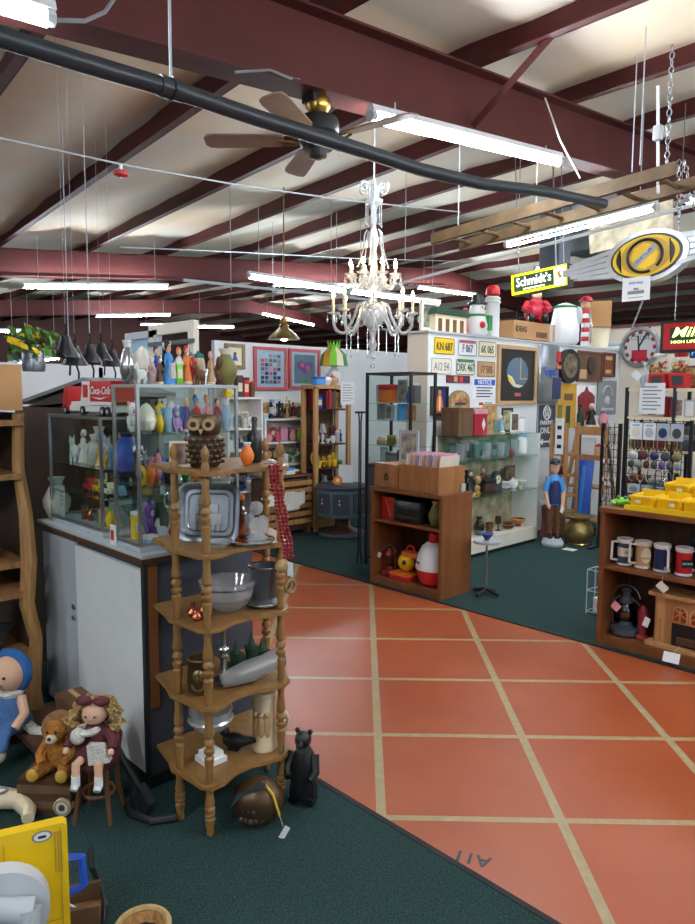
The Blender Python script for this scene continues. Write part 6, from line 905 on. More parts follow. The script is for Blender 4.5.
p = top(594)+Vector((.0, .12, 0)); t = T('cream_bucket', 'cream pleated bucket under the upper carton on the partition', 'bucket', p); P(t, 'bucket', MB('cream').lathe([(.12, 0), (.135, .24), (.14, .245), (.12, .24), (.1, .02)], n=24, wob=.03)); P(t, 'rim', MB('offwhite').torus((0, 0, .243), .137, .01))
t = T('cardboard_carton', 'square plain cardboard carton stacked on the cream bucket', 'carton', p+Vector((0, 0, .256)), PI/2+.5); P(t, 'carton', MB('card').bb(-.16, .16, -.14, .14, 0, .32)); P(t, 'tape', MB('tan').bb(-.16, .16, -.02, .02, .32, .3215))
p = top(612)+Vector((.04, .1, 0)); t = T('white_dishes', 'low white plastic trays stacked at the partition end', 'trays', p); P(t, 'tray', MB('white').rbox((0, 0, .02), (.2, .4, .04), .03)); P(t, 'tray', MB('lightblue').rbox((0, 0, .06), (.19, .38, .03), .03))
# ------------------------------------------------------------------ glass counter unit under the plates
x0, x1, y0, y1 = -4.19, -3.87, 5.12, 6.5
t = T('glass_shelf_unit', 'open glass shelving unit with white base under the licence plates', 'display shelf', ((x0+x1)/2, (y0+y1)/2, 0)); a, b, c, d = (x0-x1)/2, (x1-x0)/2, (y0-y1)/2, (y1-y0)/2; uz = [.58, .93, 1.16]
P(t, 'kick_base', MB('black').bb(a, b-.03, c, d, 0, .04)); P(t, 'base', MB('offwhite').bb(a, b, c, d, .04, .17)); P(t, 'back_panel', MB('backboard').bb(a, a+.012, c, d, .17, 1.16))
for z in uz: P(t, 'glass_shelf', MB('shelfglass').bb(a+.012, b, c+.005, d-.035, z-.008, z))
P(t, 'side_post', MB('white').bb(a, b, d-.03, d, .17, 1.15)); P(t, 'side_post', MB('white').bb(a, a+.05, c, c+.02, .17, 1.15))
gU = 'goods on the glass shelving unit'
def un(z, items, wh, dx=-.14): stock(wh+' of the glass shelving unit', gU, (x1+dx, y0+.05, z), (x1+dx, y1-.06, z), items, PI/2)
t = T('brown_carton', 'upright brown wooden box at the left end of the glass unit top', 'box', (-4.0, 5.25, 1.16), PI/2); P(t, 'box', MB('woodbarn').bb(-.11, .11, -.1, .1, 0, .26)); P(t, 'lid_line', MB('brown').bb(-.112, .112, -.102, .102, .23, .25))
t = T('heart_candy_box', 'red box with a white diamond mark on the glass unit top', 'box', (-4.0, 5.52, 1.16), PI/2+.1); P(t, 'box', MB('crimson').bb(-.12, .12, -.07, .07, 0, .2)); P(t, 'diamond', MB('white').prism([(.05, .04), (.085, .1), (.05, .16), (.015, .1)], -.073, -.07)); P(t, 'lid', MB('pink').bb(-.125, .125, -.075, .075, .2, .24))
un(1.16, 'frame:26:tan:artwarm:.52 tumbler:12:aqua::.60 figurine:16:lightblue:white:.68 frame:22:black:artgreen:.76 frame:18:white:artdark:.86 jar:15:white:lightgrey:.95', 'on the top', -.17)
un(.93, 'tumbler:13:aqua tumbler:13:crystal goblet:14:crystal tumbler:13:shelfglass tumbler:12:aqua goblet:14:aqua:crystal tumbler:13:crystal bowl:6:aqua tumbler:12:crystal tumbler:12:aqua car:4:red tumbler:13:crystal jar:20:white:lightblue', 'on the upper shelf')
un(.58, 'vase:22:tan:brown vase:20:charcoal figurine:22:brown:tan jar:16:white:grey frame:20:brown:artdark', 'at the back of the middle shelf', -.225)
un(.93, 'tumbler:14:shelfglass goblet:15:crystal tumbler:14:crystal tumbler:14:shelfglass goblet:15:aqua:crystal tumbler:14:aqua goblet:15:crystal', 'at the back of the upper shelf', -.225)
un(.58, 'frame:15:white:paper candlestick:22:darkbrown:brown figurine:22:black:brown bust:17:tan:gold box:12:darkbrown:black clock:18:charcoal:cream stack:7:white teapot:10:white bowl:6:offwhite', 'on the middle shelf'); un(.17, 'bowl:5:navy:blue mug:10:black:charcoal vase:16:smoke:bronze mug:9:brown goblet:13:bronze stack:6:copper:tan bowl:7:copper:rope', 'on the base', -.12)
c = atz(473, 592); t = T('small_wire_stand', 'small black swivel stand with a blue dish beside the small bookcase', 'stand', (-3.075, 4.44, 0)); t.scale = (.8, .8, 1); P(t, 'column', MB('steel').cyl((0, 0, .03), (0, 0, .4), .012)); P(t, 'foot', MB('black').tube([(-.14, 0, .02), (0, 0, .05), (.14, 0, .02)], .015, 6).tube([(0, -.14, .02), (0, 0, .05), (0, .14, .02)], .015, 6)); P(t, 'tray', MB('lightgrey').lathe([(.03, .4), (.13, .41), (.135, .43), (.12, .42)], n=18)); good('bowl', .05, 'navy', 'blue', (-3.075, 4.44, .432), 0, 'small navy dish on the black swivel stand')
# ------------------------------------------------------------------ boy statue, spittoon, ladder shelf
c = atz(548, 545); t = T('boy_statue', 'painted statue of a child in blue shirt and dark cap on the carpet', 'statue', (c.x+.05, c.y, 0), .75); t.scale = (.6, .6, .97)
P(t, 'base', MB('lightgrey').lathe([(.18, 0), (.19, .03), (.15, .08)], n=14)); P(t, 'trousers', MB('brown').tube([(-.05, 0, .1), (-.06, 0, .3), (-.04, 0, .48)], [.045, .07, .09], 10).tube([(.06, -.02, .1), (.07, -.02, .3), (.04, 0, .48)], [.045, .07, .09], 10)); P(t, 'shirt', MB('skyblue').tube([(0, 0, .44), (0, 0, .56), (0, -.01, .7), (0, 0, .76)], [.11, .115, .11, .05], 12)); P(t, 'vest', MB('navy').tube([(0, -.02, .46), (0, -.03, .6), (0, -.03, .7)], [.105, .108, .09], 12)); hd = P(t, 'head', MB('skin').ball((0, -.01, .84), (.075, .075, .085), n=14, k=10).ball((0, -.085, .83), (.012, .015, .014), n=6, k=5)); P(hd, 'cap', MB('black').ball((0, 0, .89), (.09, .09, .045)).ball((0, -.08, .875), (.06, .05, .01))); P(hd, 'hair', MB('brown').ball((0, .02, .85), (.08, .07, .08)))
for s in (-1, 1): P(t, 'sleeve', MB('skyblue').tube([(s*.1, 0, .72), (s*.15, -.02, .58)], [.05, .05], 9)); P(t, 'forearm', MB('skin').tube([(s*.15, -.02, .58), (s*.12, -.1, .44), (s*.09, -.13, .42)], [.034, .028, .026], 8)); P(t, 'shoe', MB('darkbrown').ball((s*.06, -.05, .1), (.045, .07, .035)))
P(t, 'price_tag', MB('paper').box((.1, -.17, .4), (.05, .003, .07), ry=.5)); P(t, 'tree_stump', MB('maroon').lathe([(.12, .08), (.09, .25), (.1, .4), (.06, .42)], c=(-.08, .12, 0), n=10))
t = T('brass_spittoon', 'dull brass spittoon standing on the carpet before the ladder shelf', 'spittoon', (-3.52, 6.72, 0)); t.scale = (.72, .72, .82); P(t, 'body', MB('oldbrass').lathe([(.13, 0), (.14, .02), (.2, .1), (.21, .17), (.17, .26), (.12, .3), (.14, .33), (.21, .36), (.2, .365), (.12, .34)], n=24)); P(t, 'foot_ring', MB('brass').torus((0, 0, .012), .135, .012, n=24)); t2 = T('price_card', 'small white card on the carpet before the spittoon', 'card', (-3.42, 6.36, .007)); P(t2, 'card', MB('paper').bb(-.06, .06, -.05, .05, 0, .003)); P(t2, 'printing', MB('grey').bb(-.04, .04, -.02, -.01, .003, .0035))
yl = 7.5; xl = lambda px, py=480: aty(px, py, yl).x; zl = lambda px, py: aty(px, py, yl).z
t = T('ladder_shelf', 'pale wood A frame ladder shelf holding a blue board and small goods', 'shelf', (xl(590), yl, 0)); w = (xl(608)-xl(573))/2; TP = zl(590, 430)
for s in (-1, 1): P(t, 'rail', MB('woodtan').tube([(s*w*1.15, -.25, 0), (s*w*.8, 0, TP)], .026, 4)); P(t, 'rear_rail', MB('woodbarn').tube([(s*w*1.1, .25, 0), (s*w*.75, .02, TP)], .022, 4))
sz = [(.16, 1.12), (.52, 1.02), (.84, .92)]
for z, k in sz: P(t, 'board', MB('woodtan').bb(-w*k, w*k, -.25+.25*z/TP-.02, .2-.2*z/TP, z-.02, z))
P(t, 'top_board', MB('woodtan').bb(-w*.85, w*.85, -.06, .1, TP, TP+.03)); P(t, 'cross_rail', MB('woodtan').bb(-w*.8, w*.8, -.07, -.05, TP-.06, TP)); P(t, 'cross_rail', MB('woodtan').bb(-w*.8, w*.8, -.11, -.09, TP-.34, TP-.28))
gL = 'goods on the ladder shelf'; cx = xl(590)
good('frame', .22, 'white', 'paper', (cx-.02, yl-.03, .84), 0, 'white price sheet standing on the upper ladder shelf board', gL); stock('on the middle board of the ladder shelf', gL, (cx-.2, yl-.03, .52), (cx+.02, yl-.03, .52), 'jar:15:white:lightblue tin:16:blue:navy bowl:7:white')
good('jar', .16, 'tan', 'red', (cx+.1, yl-.02, .84), 0, 'tan jar with red lid on the upper ladder shelf board', gL); good('tin', .2, 'maroon', 'brown', (cx-.04, yl-.04, .161), 0, 'maroon tin on the lowest ladder shelf board', gL)
t = T('blue_board', 'bright blue plastic sled board leaning on the ladder shelf', 'board', (cx+.06, yl-.36, .0)); t.rotation_euler = (math.radians(-12), 0, .15); P(t, 'board', MB('blue').rbox((0, 0, .42), (.2, .03, .84), .012)); P(t, 'stripe', MB('skyblue').bb(-.02, .02, -.018, -.015, .1, .78))
stock('on the ladder shelf top', gL, (cx-.2, yl, TP+.031), (cx+.2, yl, TP+.031), 'bottle:22:darkgreen:black figurine:24:black:white vase:16:pink:lilac')
# second wood stand left of it with small goods
y2 = 6.9; xa, xb = aty(555, 480, y2).x, aty(572, 480, y2).x
t = T('slim_wood_stand', 'slim wooden shelf stand with white lettered post behind the child statue', 'shelf', ((xa+xb)/2, y2, 0)); w = (xb-xa)/2; pz = [aty(566, p, y2).z for p in (454, 475, 495)]
for x in (-w, w-.03):
    for y in (-.12, .12): P(t, 'post', MB('woodtan').bb(x, x+.03, y-.015, y+.015, 0, 1.25))
for z in pz+[.3]: P(t, 'board', MB('woodtan').bb(-w, w, -.13, .13, z-.02, z))
P(t, 'lettered_strip', MB('paper').bb(-.03, .06, -.145, -.136, pz[0], 1.3), 'white lettered strip'); P(t, 'printing', MB('black').bb(-.01, .04, -.147, -.145, 1.18, 1.22).bb(-.01, .04, -.147, -.145, 1.08, 1.12).bb(-.01, .04, -.147, -.145, .98, 1.02))
for k, (z, it) in enumerate(zip(pz, ('box:7:black:charcoal jar:12:charcoal:brown', 'box:10:darkbrown:brown tin:14:red:white', 'tin:13:blue:navy mug:11:white bowl:7:white:lightgrey'))): stock(('on the upper', 'on the middle', 'on the lower')[k]+' board of the slim wood stand', 'goods on the slim wood stand', (xa+.05, y2-.03, z), (xb-.05, y2-.03, z), it)
stock('on the bottom board of the slim wood stand', 'goods on the slim wood stand', (xa+.05, y2-.03, .3), (xb-.05, y2-.03, .3), 'clock:18:gold:black book:16:darkbrown book:17:tan')
# ------------------------------------------------------------------ grid racks and shelf, right
yg = 6.75; gx = lambda px, py=460: aty(px, py, yg).x; gz = lambda py, px=655: aty(px, py, yg).z
def gridrack(label, xa, xb, z1, name='grid_rack'):
    t = T(name, label, 'display rack', ((xa+xb)/2, yg, 0)); w = (xb-xa)/2; f = MB('black')
    for x in (-w, w): P(t, 'post', MB('black').bb(x-.015, x+.015, -.015, .015, 0, z1))
    n = max(3, int(2*w/.075))
    for i in range(1, n): f.bb(-w+2*w*i/n-.003, -w+2*w*i/n+.003, -.003, .003, .1, z1)
    for i in range(int((z1-.1)/.075)+1): f.bb(-w, w, -.006, 0, .1+.075*i, .106+.075*i)
    P(t, 'wire_grid', f); P(t, 'foot', MB('black').bb(-w-.02, -w+.02, -.2, .2, 0, .02)); P(t, 'foot', MB('black').bb(w-.02, w+.02, -.2, .2, 0, .02)); return t
xa, xb, xc = gx(602), gx(625), gx(690); zt_ = gz(420)
gridrack('narrow black wire grid rack hung with spoons and chains', xa, xb-.06, gz(424, 612)); gridrack('wide black wire grid rack hung with packaged jewellery', xb, xc, zt_)
gP = 'packs hanging on the grid racks'; n_ = 0; row = 'top upper middle low lowest'.split()
def hang(kind, x, z, label, c, d, k=1, kz=1):
    t = T('hanging_'+kind, label, kind, (x, yg-.034, z), 0, gP); t.scale = (k, 1, kz)
    if kind == 'pack': P(t, 'card', MB(c).bb(-.075, .075, -.006, 0, -.17, 0)); P(t, 'contents', MB(d).disc((0, -.014, -.095), .05, .008, n=14)); P(t, 'header', MB('lightblue').bb(-.045, .045, -.008, -.006, -.035, -.015))
    elif kind == 'pouch': P(t, 'pouch', MB(c).ball((0, -.02, -.1), (.05, .022, .09))); P(t, 'tie', MB(d).torus((0, -.015, -.015), .014, .005, ax='Y', n=10))
    elif kind == 'spoon': P(t, 'handle', MB(c).tube([(0, -.006, 0), (0, -.008, -.12)], .006, 5)); P(t, 'bowl', MB(d).ball((0, -.012, -.15), (.02, .008, .032), n=8, k=6))
    elif kind == 'necklace': P(t, 'loop', MB(c).torus((0, -.012, -.09), .05, .006, ax='Y', sq=1.7, n=16, k=4)); P(t, 'pendant', MB(d).ball((0, -.014, -.18), (.016, .008, .022), n=8, k=6))
    P(t, 'hook', MB('steel').cyl((0, .026, .002), (0, -.02, .002), .003))
def row_of(kind, n, x0, x1, z, where, cols, kz=.8):
    for i in range(n): c, d = cols[i % len(cols)]; hang(kind, x0+(x1-x0)*(i+.5)/n, z, '%s %s %s, %s from left, %s' % (COLN.get(d, d), 'hanging', kind, ORD[i], where.replace('in the ', '')), c, d, min(1.15, .95*(x1-x0)/n/dict(pack=.155, pouch=.105, spoon=.044, necklace=.12)[kind]), kz)
x0, x1 = xb+.05, xc-.05
row_of('pack', 4, x0, x1, gz(424), 'in the top row of the wide grid rack', [('paper', 'offwhite'), ('paper', 'lightgrey'), ('lightgrey', 'navy'), ('lightgrey', 'charcoal'), ('lightgrey', 'slate')], .95)
row_of('spoon', 14, x0, x1, gz(441), 'in the second row of the wide grid rack', [('woodtan', 'woodhoney'), ('woodhoney', 'brown'), ('copper', 'bronze')], .56); row_of('pouch', 5, x0, x1, gz(452), 'in the third row of the wide grid rack', [('lightgrey', 'white'), ('maroon', 'purple'), ('navy', 'slate'), ('slate', 'purple'), ('olive', 'tan'), ('charcoal', 'lightgrey')], .44); row_of('necklace', 6, x0, x1, gz(470), 'in the fourth row of the wide grid rack', [('silver', 'red'), ('tan', 'lightgrey'), ('lightgrey', 'olive'), ('charcoal', 'silver')], .72); row_of('pack', 4, x0, x1, gz(486), 'in the fifth row of the wide grid rack', [('lightgrey', 'grey'), ('grey', 'lightgrey'), ('charcoal', 'tan')], .55); row_of('necklace', 6, x0, x1, gz(508), 'in the lowest row of the wide grid rack', [('silver', 'charcoal'), ('grey', 'silver')])
row_of('pouch', 7, x0, x1, gz(461), 'in the middle row of the wide grid rack', [('slate', 'tan'), ('grey', 'silver'), ('maroon', 'lilac'), ('charcoal', 'grey'), ('purple', 'silver')], .44); row_of('pack', 4, x0, x1, gz(497), 'in the sixth row of the wide grid rack', [('grey', 'charcoal'), ('lightgrey', 'maroon'), ('slate', 'silver')], .55)
x0, x1 = xa+.03, xb-.06
for k, z in enumerate((432, 450, 468, 486, 504)): row_of(('necklace', 'spoon', 'spoon', 'necklace', 'necklace')[k], 6, x0, x1, gz(z, 612), 'in the %s row of the narrow grid rack' % row[k], [('tan', 'white'), ('tan', 'copper'), ('brown', 'lightgrey'), ('steel', 'charcoal'), ('oldbrass', 'olive')])
# metal shelf behind
ys = 7.1; sx = lambda px, py=400: aty(px, py, ys).x; s_z = lambda py, px=660: aty(px, py, ys).z; xa, xb = sx(625), sx(735)
t = T('metal_shelf', 'grey metal shelving unit with pale boards behind the grid racks', 'shelf', ((xa+xb)/2, ys+.2, 0)); w = (xb-xa)/2; zz = [s_z(389), s_z(418)]
for x in (-w, -w*.08, w-.03):
    for y in (-.2, .17): P(t, 'post', MB('darksteel').bb(x, x+.03, y, y+.03, 0, zz[0]+.01))
for z in zz+[1.0, .5, .15]: P(t, 'board', MB('cream').bb(-w+.03, w-.03, -.195, .195, z-.03, z))
gM = 'goods on the metal shelf'; z = zz[0]; Yg = ys+.12
stock('on the lower board of the metal shelf', gM, (sx(632), Yg, zz[1]), (sx(700), Yg, zz[1]), 'frame:18:offwhite:paper frame:17:cream:artwarm jar:16:white:lightgrey book:20:red book:19:darkred frame:18:white:artred frame:17:lightgrey:paper tin:16:tan:brown')
stock('at the back of the metal shelf top', gM, (sx(636), Yg+.15, z), (sx(705), Yg+.15, z), 'frame:24:brown:artgreen tin:18:green:cream tin:22:brown:tan frame:22:brown:artwarm box:15:tan:brown')
for px, lab, cap in ((655, 'gumball jar with a printed face band and white lid, left of the pair', 'white'), (676, 'gumball jar with a tall red lid, right of the pair', 'red')):
    c = Vector((sx(px), ys+.08, z)); t = T('gumball_machine', 'red based '+lab, 'gumball machine', c, 0, 'gumball machines on the metal shelf'); P(t, 'base', MB('red').rbox((0, 0, .075), (.17, .15, .15), .02)); P(t, 'coin_plate', MB('charcoal').bb(-.05, .05, -.08, -.075, .03, .12)); P(t, 'globe', MB('pane').lathe([(.06, .15), (.085, .19), (.09, .24), (.07, .29), (.05, .31)], n=16)); g_ = MB('orange'); r5 = random.Random(px)
    for i in range(26): a = r5.uniform(0, 6.28); r = r5.uniform(0, .055); g_.ball((r*math.cos(a), r*math.sin(a), r5.uniform(.17, .26)), .016, ['orange', 'yellow', 'white', 'red'][i % 4], 6, 4)
    P(t, 'gumballs', g_)['kind'] = 'stuff'; P(t, 'lid', MB(cap).lathe([(.06, .31), (.065, .32), (.06, .40 if cap == 'red' else .34), (.03, .41 if cap == 'red' else .35)], n=16))
c = Vector((sx(643), ys+.02, z)); t = T('white_tag_bottle', 'white bottle with hanging tag left of the gumball jars', 'bottle', c); GOODS['bottle'](t, .26, 'lightgrey', 'white'); P(t, 'price_tag', MB('paper').box((-.06, -.06, .13), (.09, .003, .07), ry=.7))
a, b = aty(640, 384, ys-.02), aty(664, 415, ys-.02); t = T('paper_sign', 'white printed price list hanging from the metal shelf edge', 'notice', ((a.x+b.x)/2, ys-.015, (a.z+b.z)/2)); w, h = (b.x-a.x)/2, (a.z-b.z)/2; P(t, 'sheet', MB('paper').bb(-w, w, -.003, 0, -h, h)); pr = MB('grey')
for i in range(7): pr.bb(-w*.75, w*(.4+.3*(i % 2)), -.004, -.003, h*(.75-.24*i)-.006, h*(.75-.24*i)+.006)
P(t, 'printing', pr)
stock('on the middle board of the metal shelf', gM, (sx(630), ys+.05, 1.0), (sx(705), ys+.05, 1.0), 'box:14:charcoal:slate jar:20:brown:tan box:13:maroon:black tin:22:olive:gold box:15:slate:grey vase:20:charcoal:tan')
stock('at the back of the middle board of the metal shelf', gM, (sx(630), ys+.25, 1.0), (sx(705), ys+.25, 1.0), 'frame:26:darkbrown:artdark frame:27:black:artwarm tin:26:maroon:brown frame:26:charcoal:artblue frame:27:brown:artdark')
stock('on the low board of the metal shelf', gM, (sx(630), ys+.05, .5), (sx(705), ys+.05, .5), 'box:22:darkbrown:brown box:20:charcoal:grey tin:28:slate:black box:22:maroon:darkred')
# round clock and beer sign on the end partition
yw = 8.945; c = aty(641, 348, yw); t = T('round_wall_clock', 'large round wall clock with pale face and red patch, on the cream partition', 'clock', (c.x, yw, c.z)); R = (aty(659, 348, yw).x-aty(623, 348, yw).x)/2
P(t, 'rim', MB('steel').torus((0, -.03, 0), R, .03, ax='Y', n=32)); P(t, 'face', MB('lightgrey').disc((0, -.03, 0), R, .03, n=32)); P(t, 'red_patch', MB('crimson').bb(-R*.45, R*.4, -.034, -.03, -R*.75, -R*.15)); P(t, 'hand', MB('black').box((.05, -.036, .12), (.02, .004, .3), ry=.5).box((-.02, -.036, .05), (.02, .004, .2), ry=-.1)); text(t, 'COORS', R*.34, (0, -.032, R*.5), 'slate', sx=.9); nm = MB('darkred')
for i in range(12): nm.box((R*.82*math.sin(PI*i/6), -.032, R*.82*math.cos(PI*i/6)), (.05, .004, .05), ry=PI*i/6)
P(t, 'numerals', nm); P(t, 'cable', MB('grey').tube([(-R-.25, -.01, -1.0), (-R-.22, -.01, -.2), (-R*.6, -.01, R*.9), (0, -.01, R+.35)], .012, 5))
ym = 6.6; a, b = aty(661, 324, ym), aty(661, 352, ym); w = .42; h = (a.z-b.z)/2; t = T('red_beer_sign', 'red lit beer sign with yellow script at the right edge', 'sign', (a.x+w, ym, (a.z+b.z)/2)); P(t, 'case', MB('black').bb(-w, w, 0, .12, -h-.02, h+.02)); P(t, 'face', MB('signred').bb(-w+.03, w-.03, -.006, 0, -h+.01, h-.01)); P(t, 'script_panel', MB('darkgreen').bb(-w+.09, w-.09, -.008, -.006, -h*.55, h*.6)); text(t, 'Miller', .125, (-w+.1, -.012, .03), 'neonyellow', shear=.3, bold=.012, sx=1.3, align='LEFT'); text(t, 'HIGH LIFE BEER', .036, (-w+.1, -.012, -h*.42), 'neonyellow', sx=1.4, bold=.02, align='LEFT')
P(t, 'hanging_wire', MB('steel').cyl((-w+.1, .06, h), (-w+.1, .06, zb(ym)+.5-(a.z+b.z)/2), .004).cyl((w-.1, .06, h), (w-.1, .06, zb(ym)+.5-(a.z+b.z)/2), .004))
c = aty(690, 357, ym); t = T('blue_neon_sign', 'small blue lit sign just below the red beer sign', 'sign', (c.x+.16, ym+.03, c.z+.04)); t.scale = (.8, 1, .8); P(t, 'case', MB('navy').bb(-.22, .22, 0, .06, -.07, .05)); text(t, 'PABST', .1, (-.06, -.006, -.01), 'neonblue', bold=.02); P(t, 'bracket', MB('black').bb(-.02, .02, .01, .05, .05, .09))
# yellow bins, steins and the rest of the right bookcase
gY = 'yellow bins on the right bookcase'
def ybin(x, y, z, lab):
    t = T('yellow_bin', lab, 'storage bin', (x, y, z), 0, gY); P(t, 'bin', MB('yellow').prism([(-.0, .0), (-.1, .0), (-.13, .075), (-.115, .075), (-.095, .01), (-.0, .01)], -.068, .068, ax='X') if 0 else MB('yellow').bb(-.068, .068, -.08, .08, 0, .008).bb(-.068, .068, .073, .08, .008, .09).bb(-.068, -.061, -.08, .073, .008, .07).bb(.061, .068, -.08, .073, .008, .07).prism([(-.08, .008), (-.073, .008), (-.09, .06), (-.098, .06)], -.068, .068, ax='X')); P(t, 'lip', MB('yellow').bb(-.07, .07, -.105, -.094, .055, .066)); P(t, 'contents', MB(rnd.choice(['mustard', 'brown', 'gold', 'tan'])).ball((0, -.01, .035), (.05, .06, .026), n=8, k=5)); P(t, 'label', MB('offwhite').box((rnd.uniform(-.02, .02), -.0925, .035), (.03, .003, .025), rx=-.32))
t = T('yellow_tray', 'shallow yellow tray under the lower row of bins on the right bookcase', 'tray', (-1.42, 4.2, .861)); P(t, 'tray', MB('yellow').rbox((0, 0, .01), (.86, .24, .018), .02)); P(t, 'rim', MB('yellow').bb(-.43, .43, -.125, -.115, .0, .03).bb(-.43, .43, .115, .125, 0, .03))
for i in range(5): ybin(-1.76+.155*i, 4.2, .881, ORD[i]+' yellow plastic bin from the left in the front row on the bookcase')
t = T('yellow_riser', 'yellow step riser lifting the rear row of bins', 'riser', (-1.4, 4.37, .861)); P(t, 'riser', MB('yellow').bb(-.34, .40, -.04, .07, 0, .085)); P(t, 'front_lip', MB('gold').bb(-.34, .4, -.043, -.04, .06, .085))
for i in range(4): ybin(-1.64+.16*i, 4.40, .947, ORD[i]+' yellow plastic bin from the left in the raised rear row')
t = T('lime_frog', 'small lime green toy frog at the left end of the right bookcase', 'toy', (-1.93, 4.22, .861), .4); P(t, 'body', MB('lime').ball((0, 0, .025), (.045, .04, .026))); P(t, 'eyes', MB('green').ball((-.02, -.02, .052), .012, n=8, k=6).ball((.02, -.02, .052), .012, n=8, k=6)); 
for s in (-1, 1): P(t, 'leg', MB('lime').ball((s*.045, 0, .015), (.02, .035, .015)))
gS = 'thermal steins on the right bookcase'
def stein(px, lab, c1, c2, mk, hside=-1, rot=0):
    p = aty(px, 580, 4.19); t = T('thermal_stein', lab, 'mug', (p.x+(.018 if px == 621 else .012 if px == 640 else 0), 4.19, .501), rot, gS); t.scale = (.98, .98, 1.1); P(t, 'body', MB(c1).lathe([(.044, 0), (.046, .012), (.045, .13)], n=22)); P(t, 'rim_band', MB(c2).lathe([(.046, .125), (.05, .13), (.051, .148), (.047, .15), (.043, .148)], n=22)); P(t, 'foot_band', MB(c2).lathe([(.045, 0), (.049, .002), (.049, .012), (.045, .014)], n=22)); P(t, 'handle', MB(c2).tube([(hside*.045, 0, .13), (hside*.082, 0, .13), (hside*.085, 0, .03), (hside*.045, 0, .025)], .008, 7)); mk(t)
def mk1(t): P(t, 'badge', MB('offwhite').lathe([(.0458, .05), (.0458, .1)], n=22)); text(t, 'STEIN', .016, (0, -.047, .075), 'navy')
def mk2(t): P(t, 'badge', MB('ivory').prism([(.03*math.cos(2*PI*i/18), .075+.042*math.sin(2*PI*i/18)) for i in range(18)], -.047, -.03)); P(t, 'badge_band', MB('tan').bb(-.03, .03, -.049, -.04, .055, .065))
def mk3(t): P(t, 'badge', MB('maroon').box((.03, -.032, .075), (.02, .02, .06)).box((-.03, -.032, .075), (.02, .02, .06)))
def mk4(t): P(t, 'badge', MB('black').bb(-.03, .03, -.047, -.035, .045, .09)); text(t, 'RACING', .016, (0, -.048, .068), 'white')
stein(621, 'navy stein with white handle and pale badge, first on the left', 'slate', 'white', mk1, rot=PI/4); stein(640, 'beige stein with cream handle and oval badge, second from the left', 'tan', 'offwhite', mk2, rot=PI/4); stein(661, 'dark purple stein seen from its white handle side, third', 'navy', 'white', mk3, rot=PI/4+PI/2); stein(683, 'red stein with black badge, fourth from the left', 'red', 'white', mk4, 1, rot=PI/4)
t = T('price_tag', 'white paper tag hanging from the shelf edge under the purple stein', 'tag', (aty(661, 590, 4.06).x, 4.077, .435), .2); P(t, 'tag', MB('offwhite').box((0, 0, 0), (.06, .002, .045), ry=.7)); P(t, 'string', MB('white').cyl((0, 0, .03), (0, 0, .066), .001))
good('vase', .2, 'black', 'charcoal', (-1.53, 4.36, .501), 0, 'black vase in shadow behind the red stein'); good('mug', .09, 'lightgrey', 'white', (-1.30, 4.2, .501), 0, 'pale mug at the right edge beyond the red stein')
t = T('blue_lantern', 'dark blue green barn lantern with a tag on the lower shelf', 'lantern', (aty(624, 620, 4.2).x+.01, 4.2, .061)); GOODS['lantern'](t, .32, 'slate', 'smoke'); P(t, 'price_tag', MB('pink').box((-.02, -.1, .19), (.05, .002, .05), ry=.6))
t = T('red_hydrant_lamp', 'small dark red post figure between the lantern and toy fireplace', 'figurine', (aty(646, 620, 4.18).x-.02, 4.18, .061)); P(t, 'post', MB('darkred').lathe([(.04, 0), (.04, .015), (.022, .03), (.02, .1), (.03, .11), (.03, .17), (.02, .2), (.01, .21)], n=14)); P(t, 'price_tag', MB('paper').box((.035, -.03, .12), (.035, .002, .06), ry=.3))
fx = aty(675, 620, 4.12).x+.04; t = T('toy_fireplace', 'carved wooden toy fireplace with two arched panels on the lower shelf', 'music box', (fx+.03, 4.21, .061)); t.scale = (1.22, 1, 1.22); P(t, 'body', MB('woodtan').bb(-.16, .16, -.07, .09, .02, .25)); P(t, 'mantel_top', MB('woodpine').bb(-.185, .185, -.10, .1, .25, .268)); P(t, 'hearth_base', MB('woodpine').bb(-.19, .19, -.11, .1, 0, .02)); P(t, 'firebox', MB('iron').bb(-.075, .075, -.076, -.07, .022, .13)); lg = MB('wooddark'); [lg.cyl((-.05, -.078, .035+.012*i), (.05, -.078, .04+.012*i), .007) for i in range(3)]; P(t, 'logs', lg)
for s in (-1, 1):
    P(t, 'arch', MB('woodpine').torus((s*.04, -.074, .18), .032, .005, ax='Y', a0=0, a1=180).bb(s*.04-.036, s*.04-.03, -.078, -.07, .14, .18).bb(s*.04+.03, s*.04+.036, -.078, -.07, .14, .18).tube([(s*.04, -.075, .14), (s*.04, -.075, .21)], .004, 4).tube([(s*.04-.025, -.075, .2), (s*.04+.025, -.075, .16)], .003, 4).tube([(s*.04+.025, -.075, .2), (s*.04-.025, -.075, .16)], .003, 4)); P(t, 'arch_back', MB('copper').bb(s*.04-.03, s*.04+.03, -.0725, -.07, .14, .205)); P(t, 'pilaster', MB('woodpine').bb(s*.13-.02, s*.13+.02, -.078, -.07, .02, .25).bb(s*.13-.006, s*.13+.006, -.082, -.078, .03, .14, 'woodtan'))
t = T('price_tag', 'white paper tag hanging before the toy fireplace over the floor edge', 'tag', (fx-.02, 4.04, .045), .1); P(t, 'tag', MB('paper').box((0, 0, 0), (.09, .002, .06), rx=-.5)); P(t, 'string', MB('white').cyl((.01, .01, .025), (.03, .055, .06), .001))
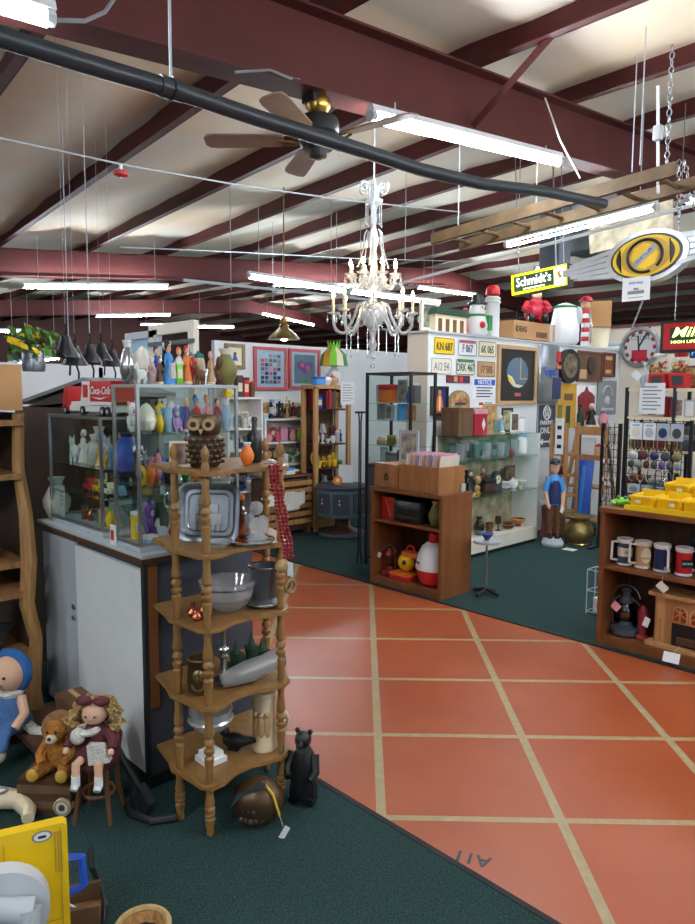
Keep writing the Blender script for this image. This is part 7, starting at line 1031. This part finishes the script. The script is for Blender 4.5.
t = T('wire_basket', 'small white wire stand with a red carton on the carpet before the bookcase', 'wire stand', (-2.22, 4.64, 0)); wf = MB('lightgrey')
for x in (-.1, .1):
    for y in (-.06, .06): wf.cyl((x, y, 0), (x, y, .32), .004)
for z in (.02, .17, .32): wf.tube([(-.1, -.06, z), (.1, -.06, z), (.1, .06, z), (-.1, .06, z)], .004, 5, closed=True)
P(t, 'wire_frame', wf); P(t, 'carton', MB('paper').bb(-.06, .06, -.04, .04, .02, .12)); P(t, 'red_mark', MB('red').bb(-.03, .03, -.042, -.04, .05, .09))
# ------------------------------------------------------------------ booths further back
gF = 'goods along the far booths'
t = T('far_bookcase', 'grey bookcase far left behind the milk can planter', 'bookcase', (-9.2, 5.6, 0)); [P(t, 'board', MB('lightgrey').bb(-.15, .15, -.9, .9, z, z+.03)) for z in (.3, .8, 1.3, 1.78)]; [P(t, 'side_panel', MB('lightgrey').bb(-.15, .15, y, y+.03, 0, 1.78)) for y in (-.93, .9)]
# ------------------------------------------------------------------ lettering as meshes
dg = bpy.context.evaluated_depsgraph_get()
for o in [x for x in bpy.data.objects if x.type == 'FONT']:
    me = bpy.data.meshes.new_from_object(o.evaluated_get(dg)); n = bpy.data.objects.new('x', me); C.objects.link(n); n.parent = o.parent; n.location = o.location; n.rotation_euler = o.rotation_euler; n.scale = o.scale
    for k in o.keys(): n[k] = o[k]
    nm = o.name; bpy.data.objects.remove(o); n.name = nm
# ------------------------------------------------------------------ view
sc = bpy.context.scene
w = bpy.data.worlds.new('world'); sc.world = w; w.use_nodes = True
w.node_tree.nodes['Background'].inputs['Color'].default_value = (.02, .02, .022, 1)
sc.view_settings.view_transform = 'Standard'; sc.view_settings.look = 'None'; sc.view_settings.gamma = 1; sc.view_settings.use_curve_mapping = False
sc.view_settings.exposure = 0.72
sc.cycles.max_bounces = 8; sc.cycles.diffuse_bounces = 5; sc.cycles.glossy_bounces = 3; sc.cycles.transparent_max_bounces = 24; sc.cycles.transmission_bounces = 4
sc.cycles.sample_clamp_indirect = 4
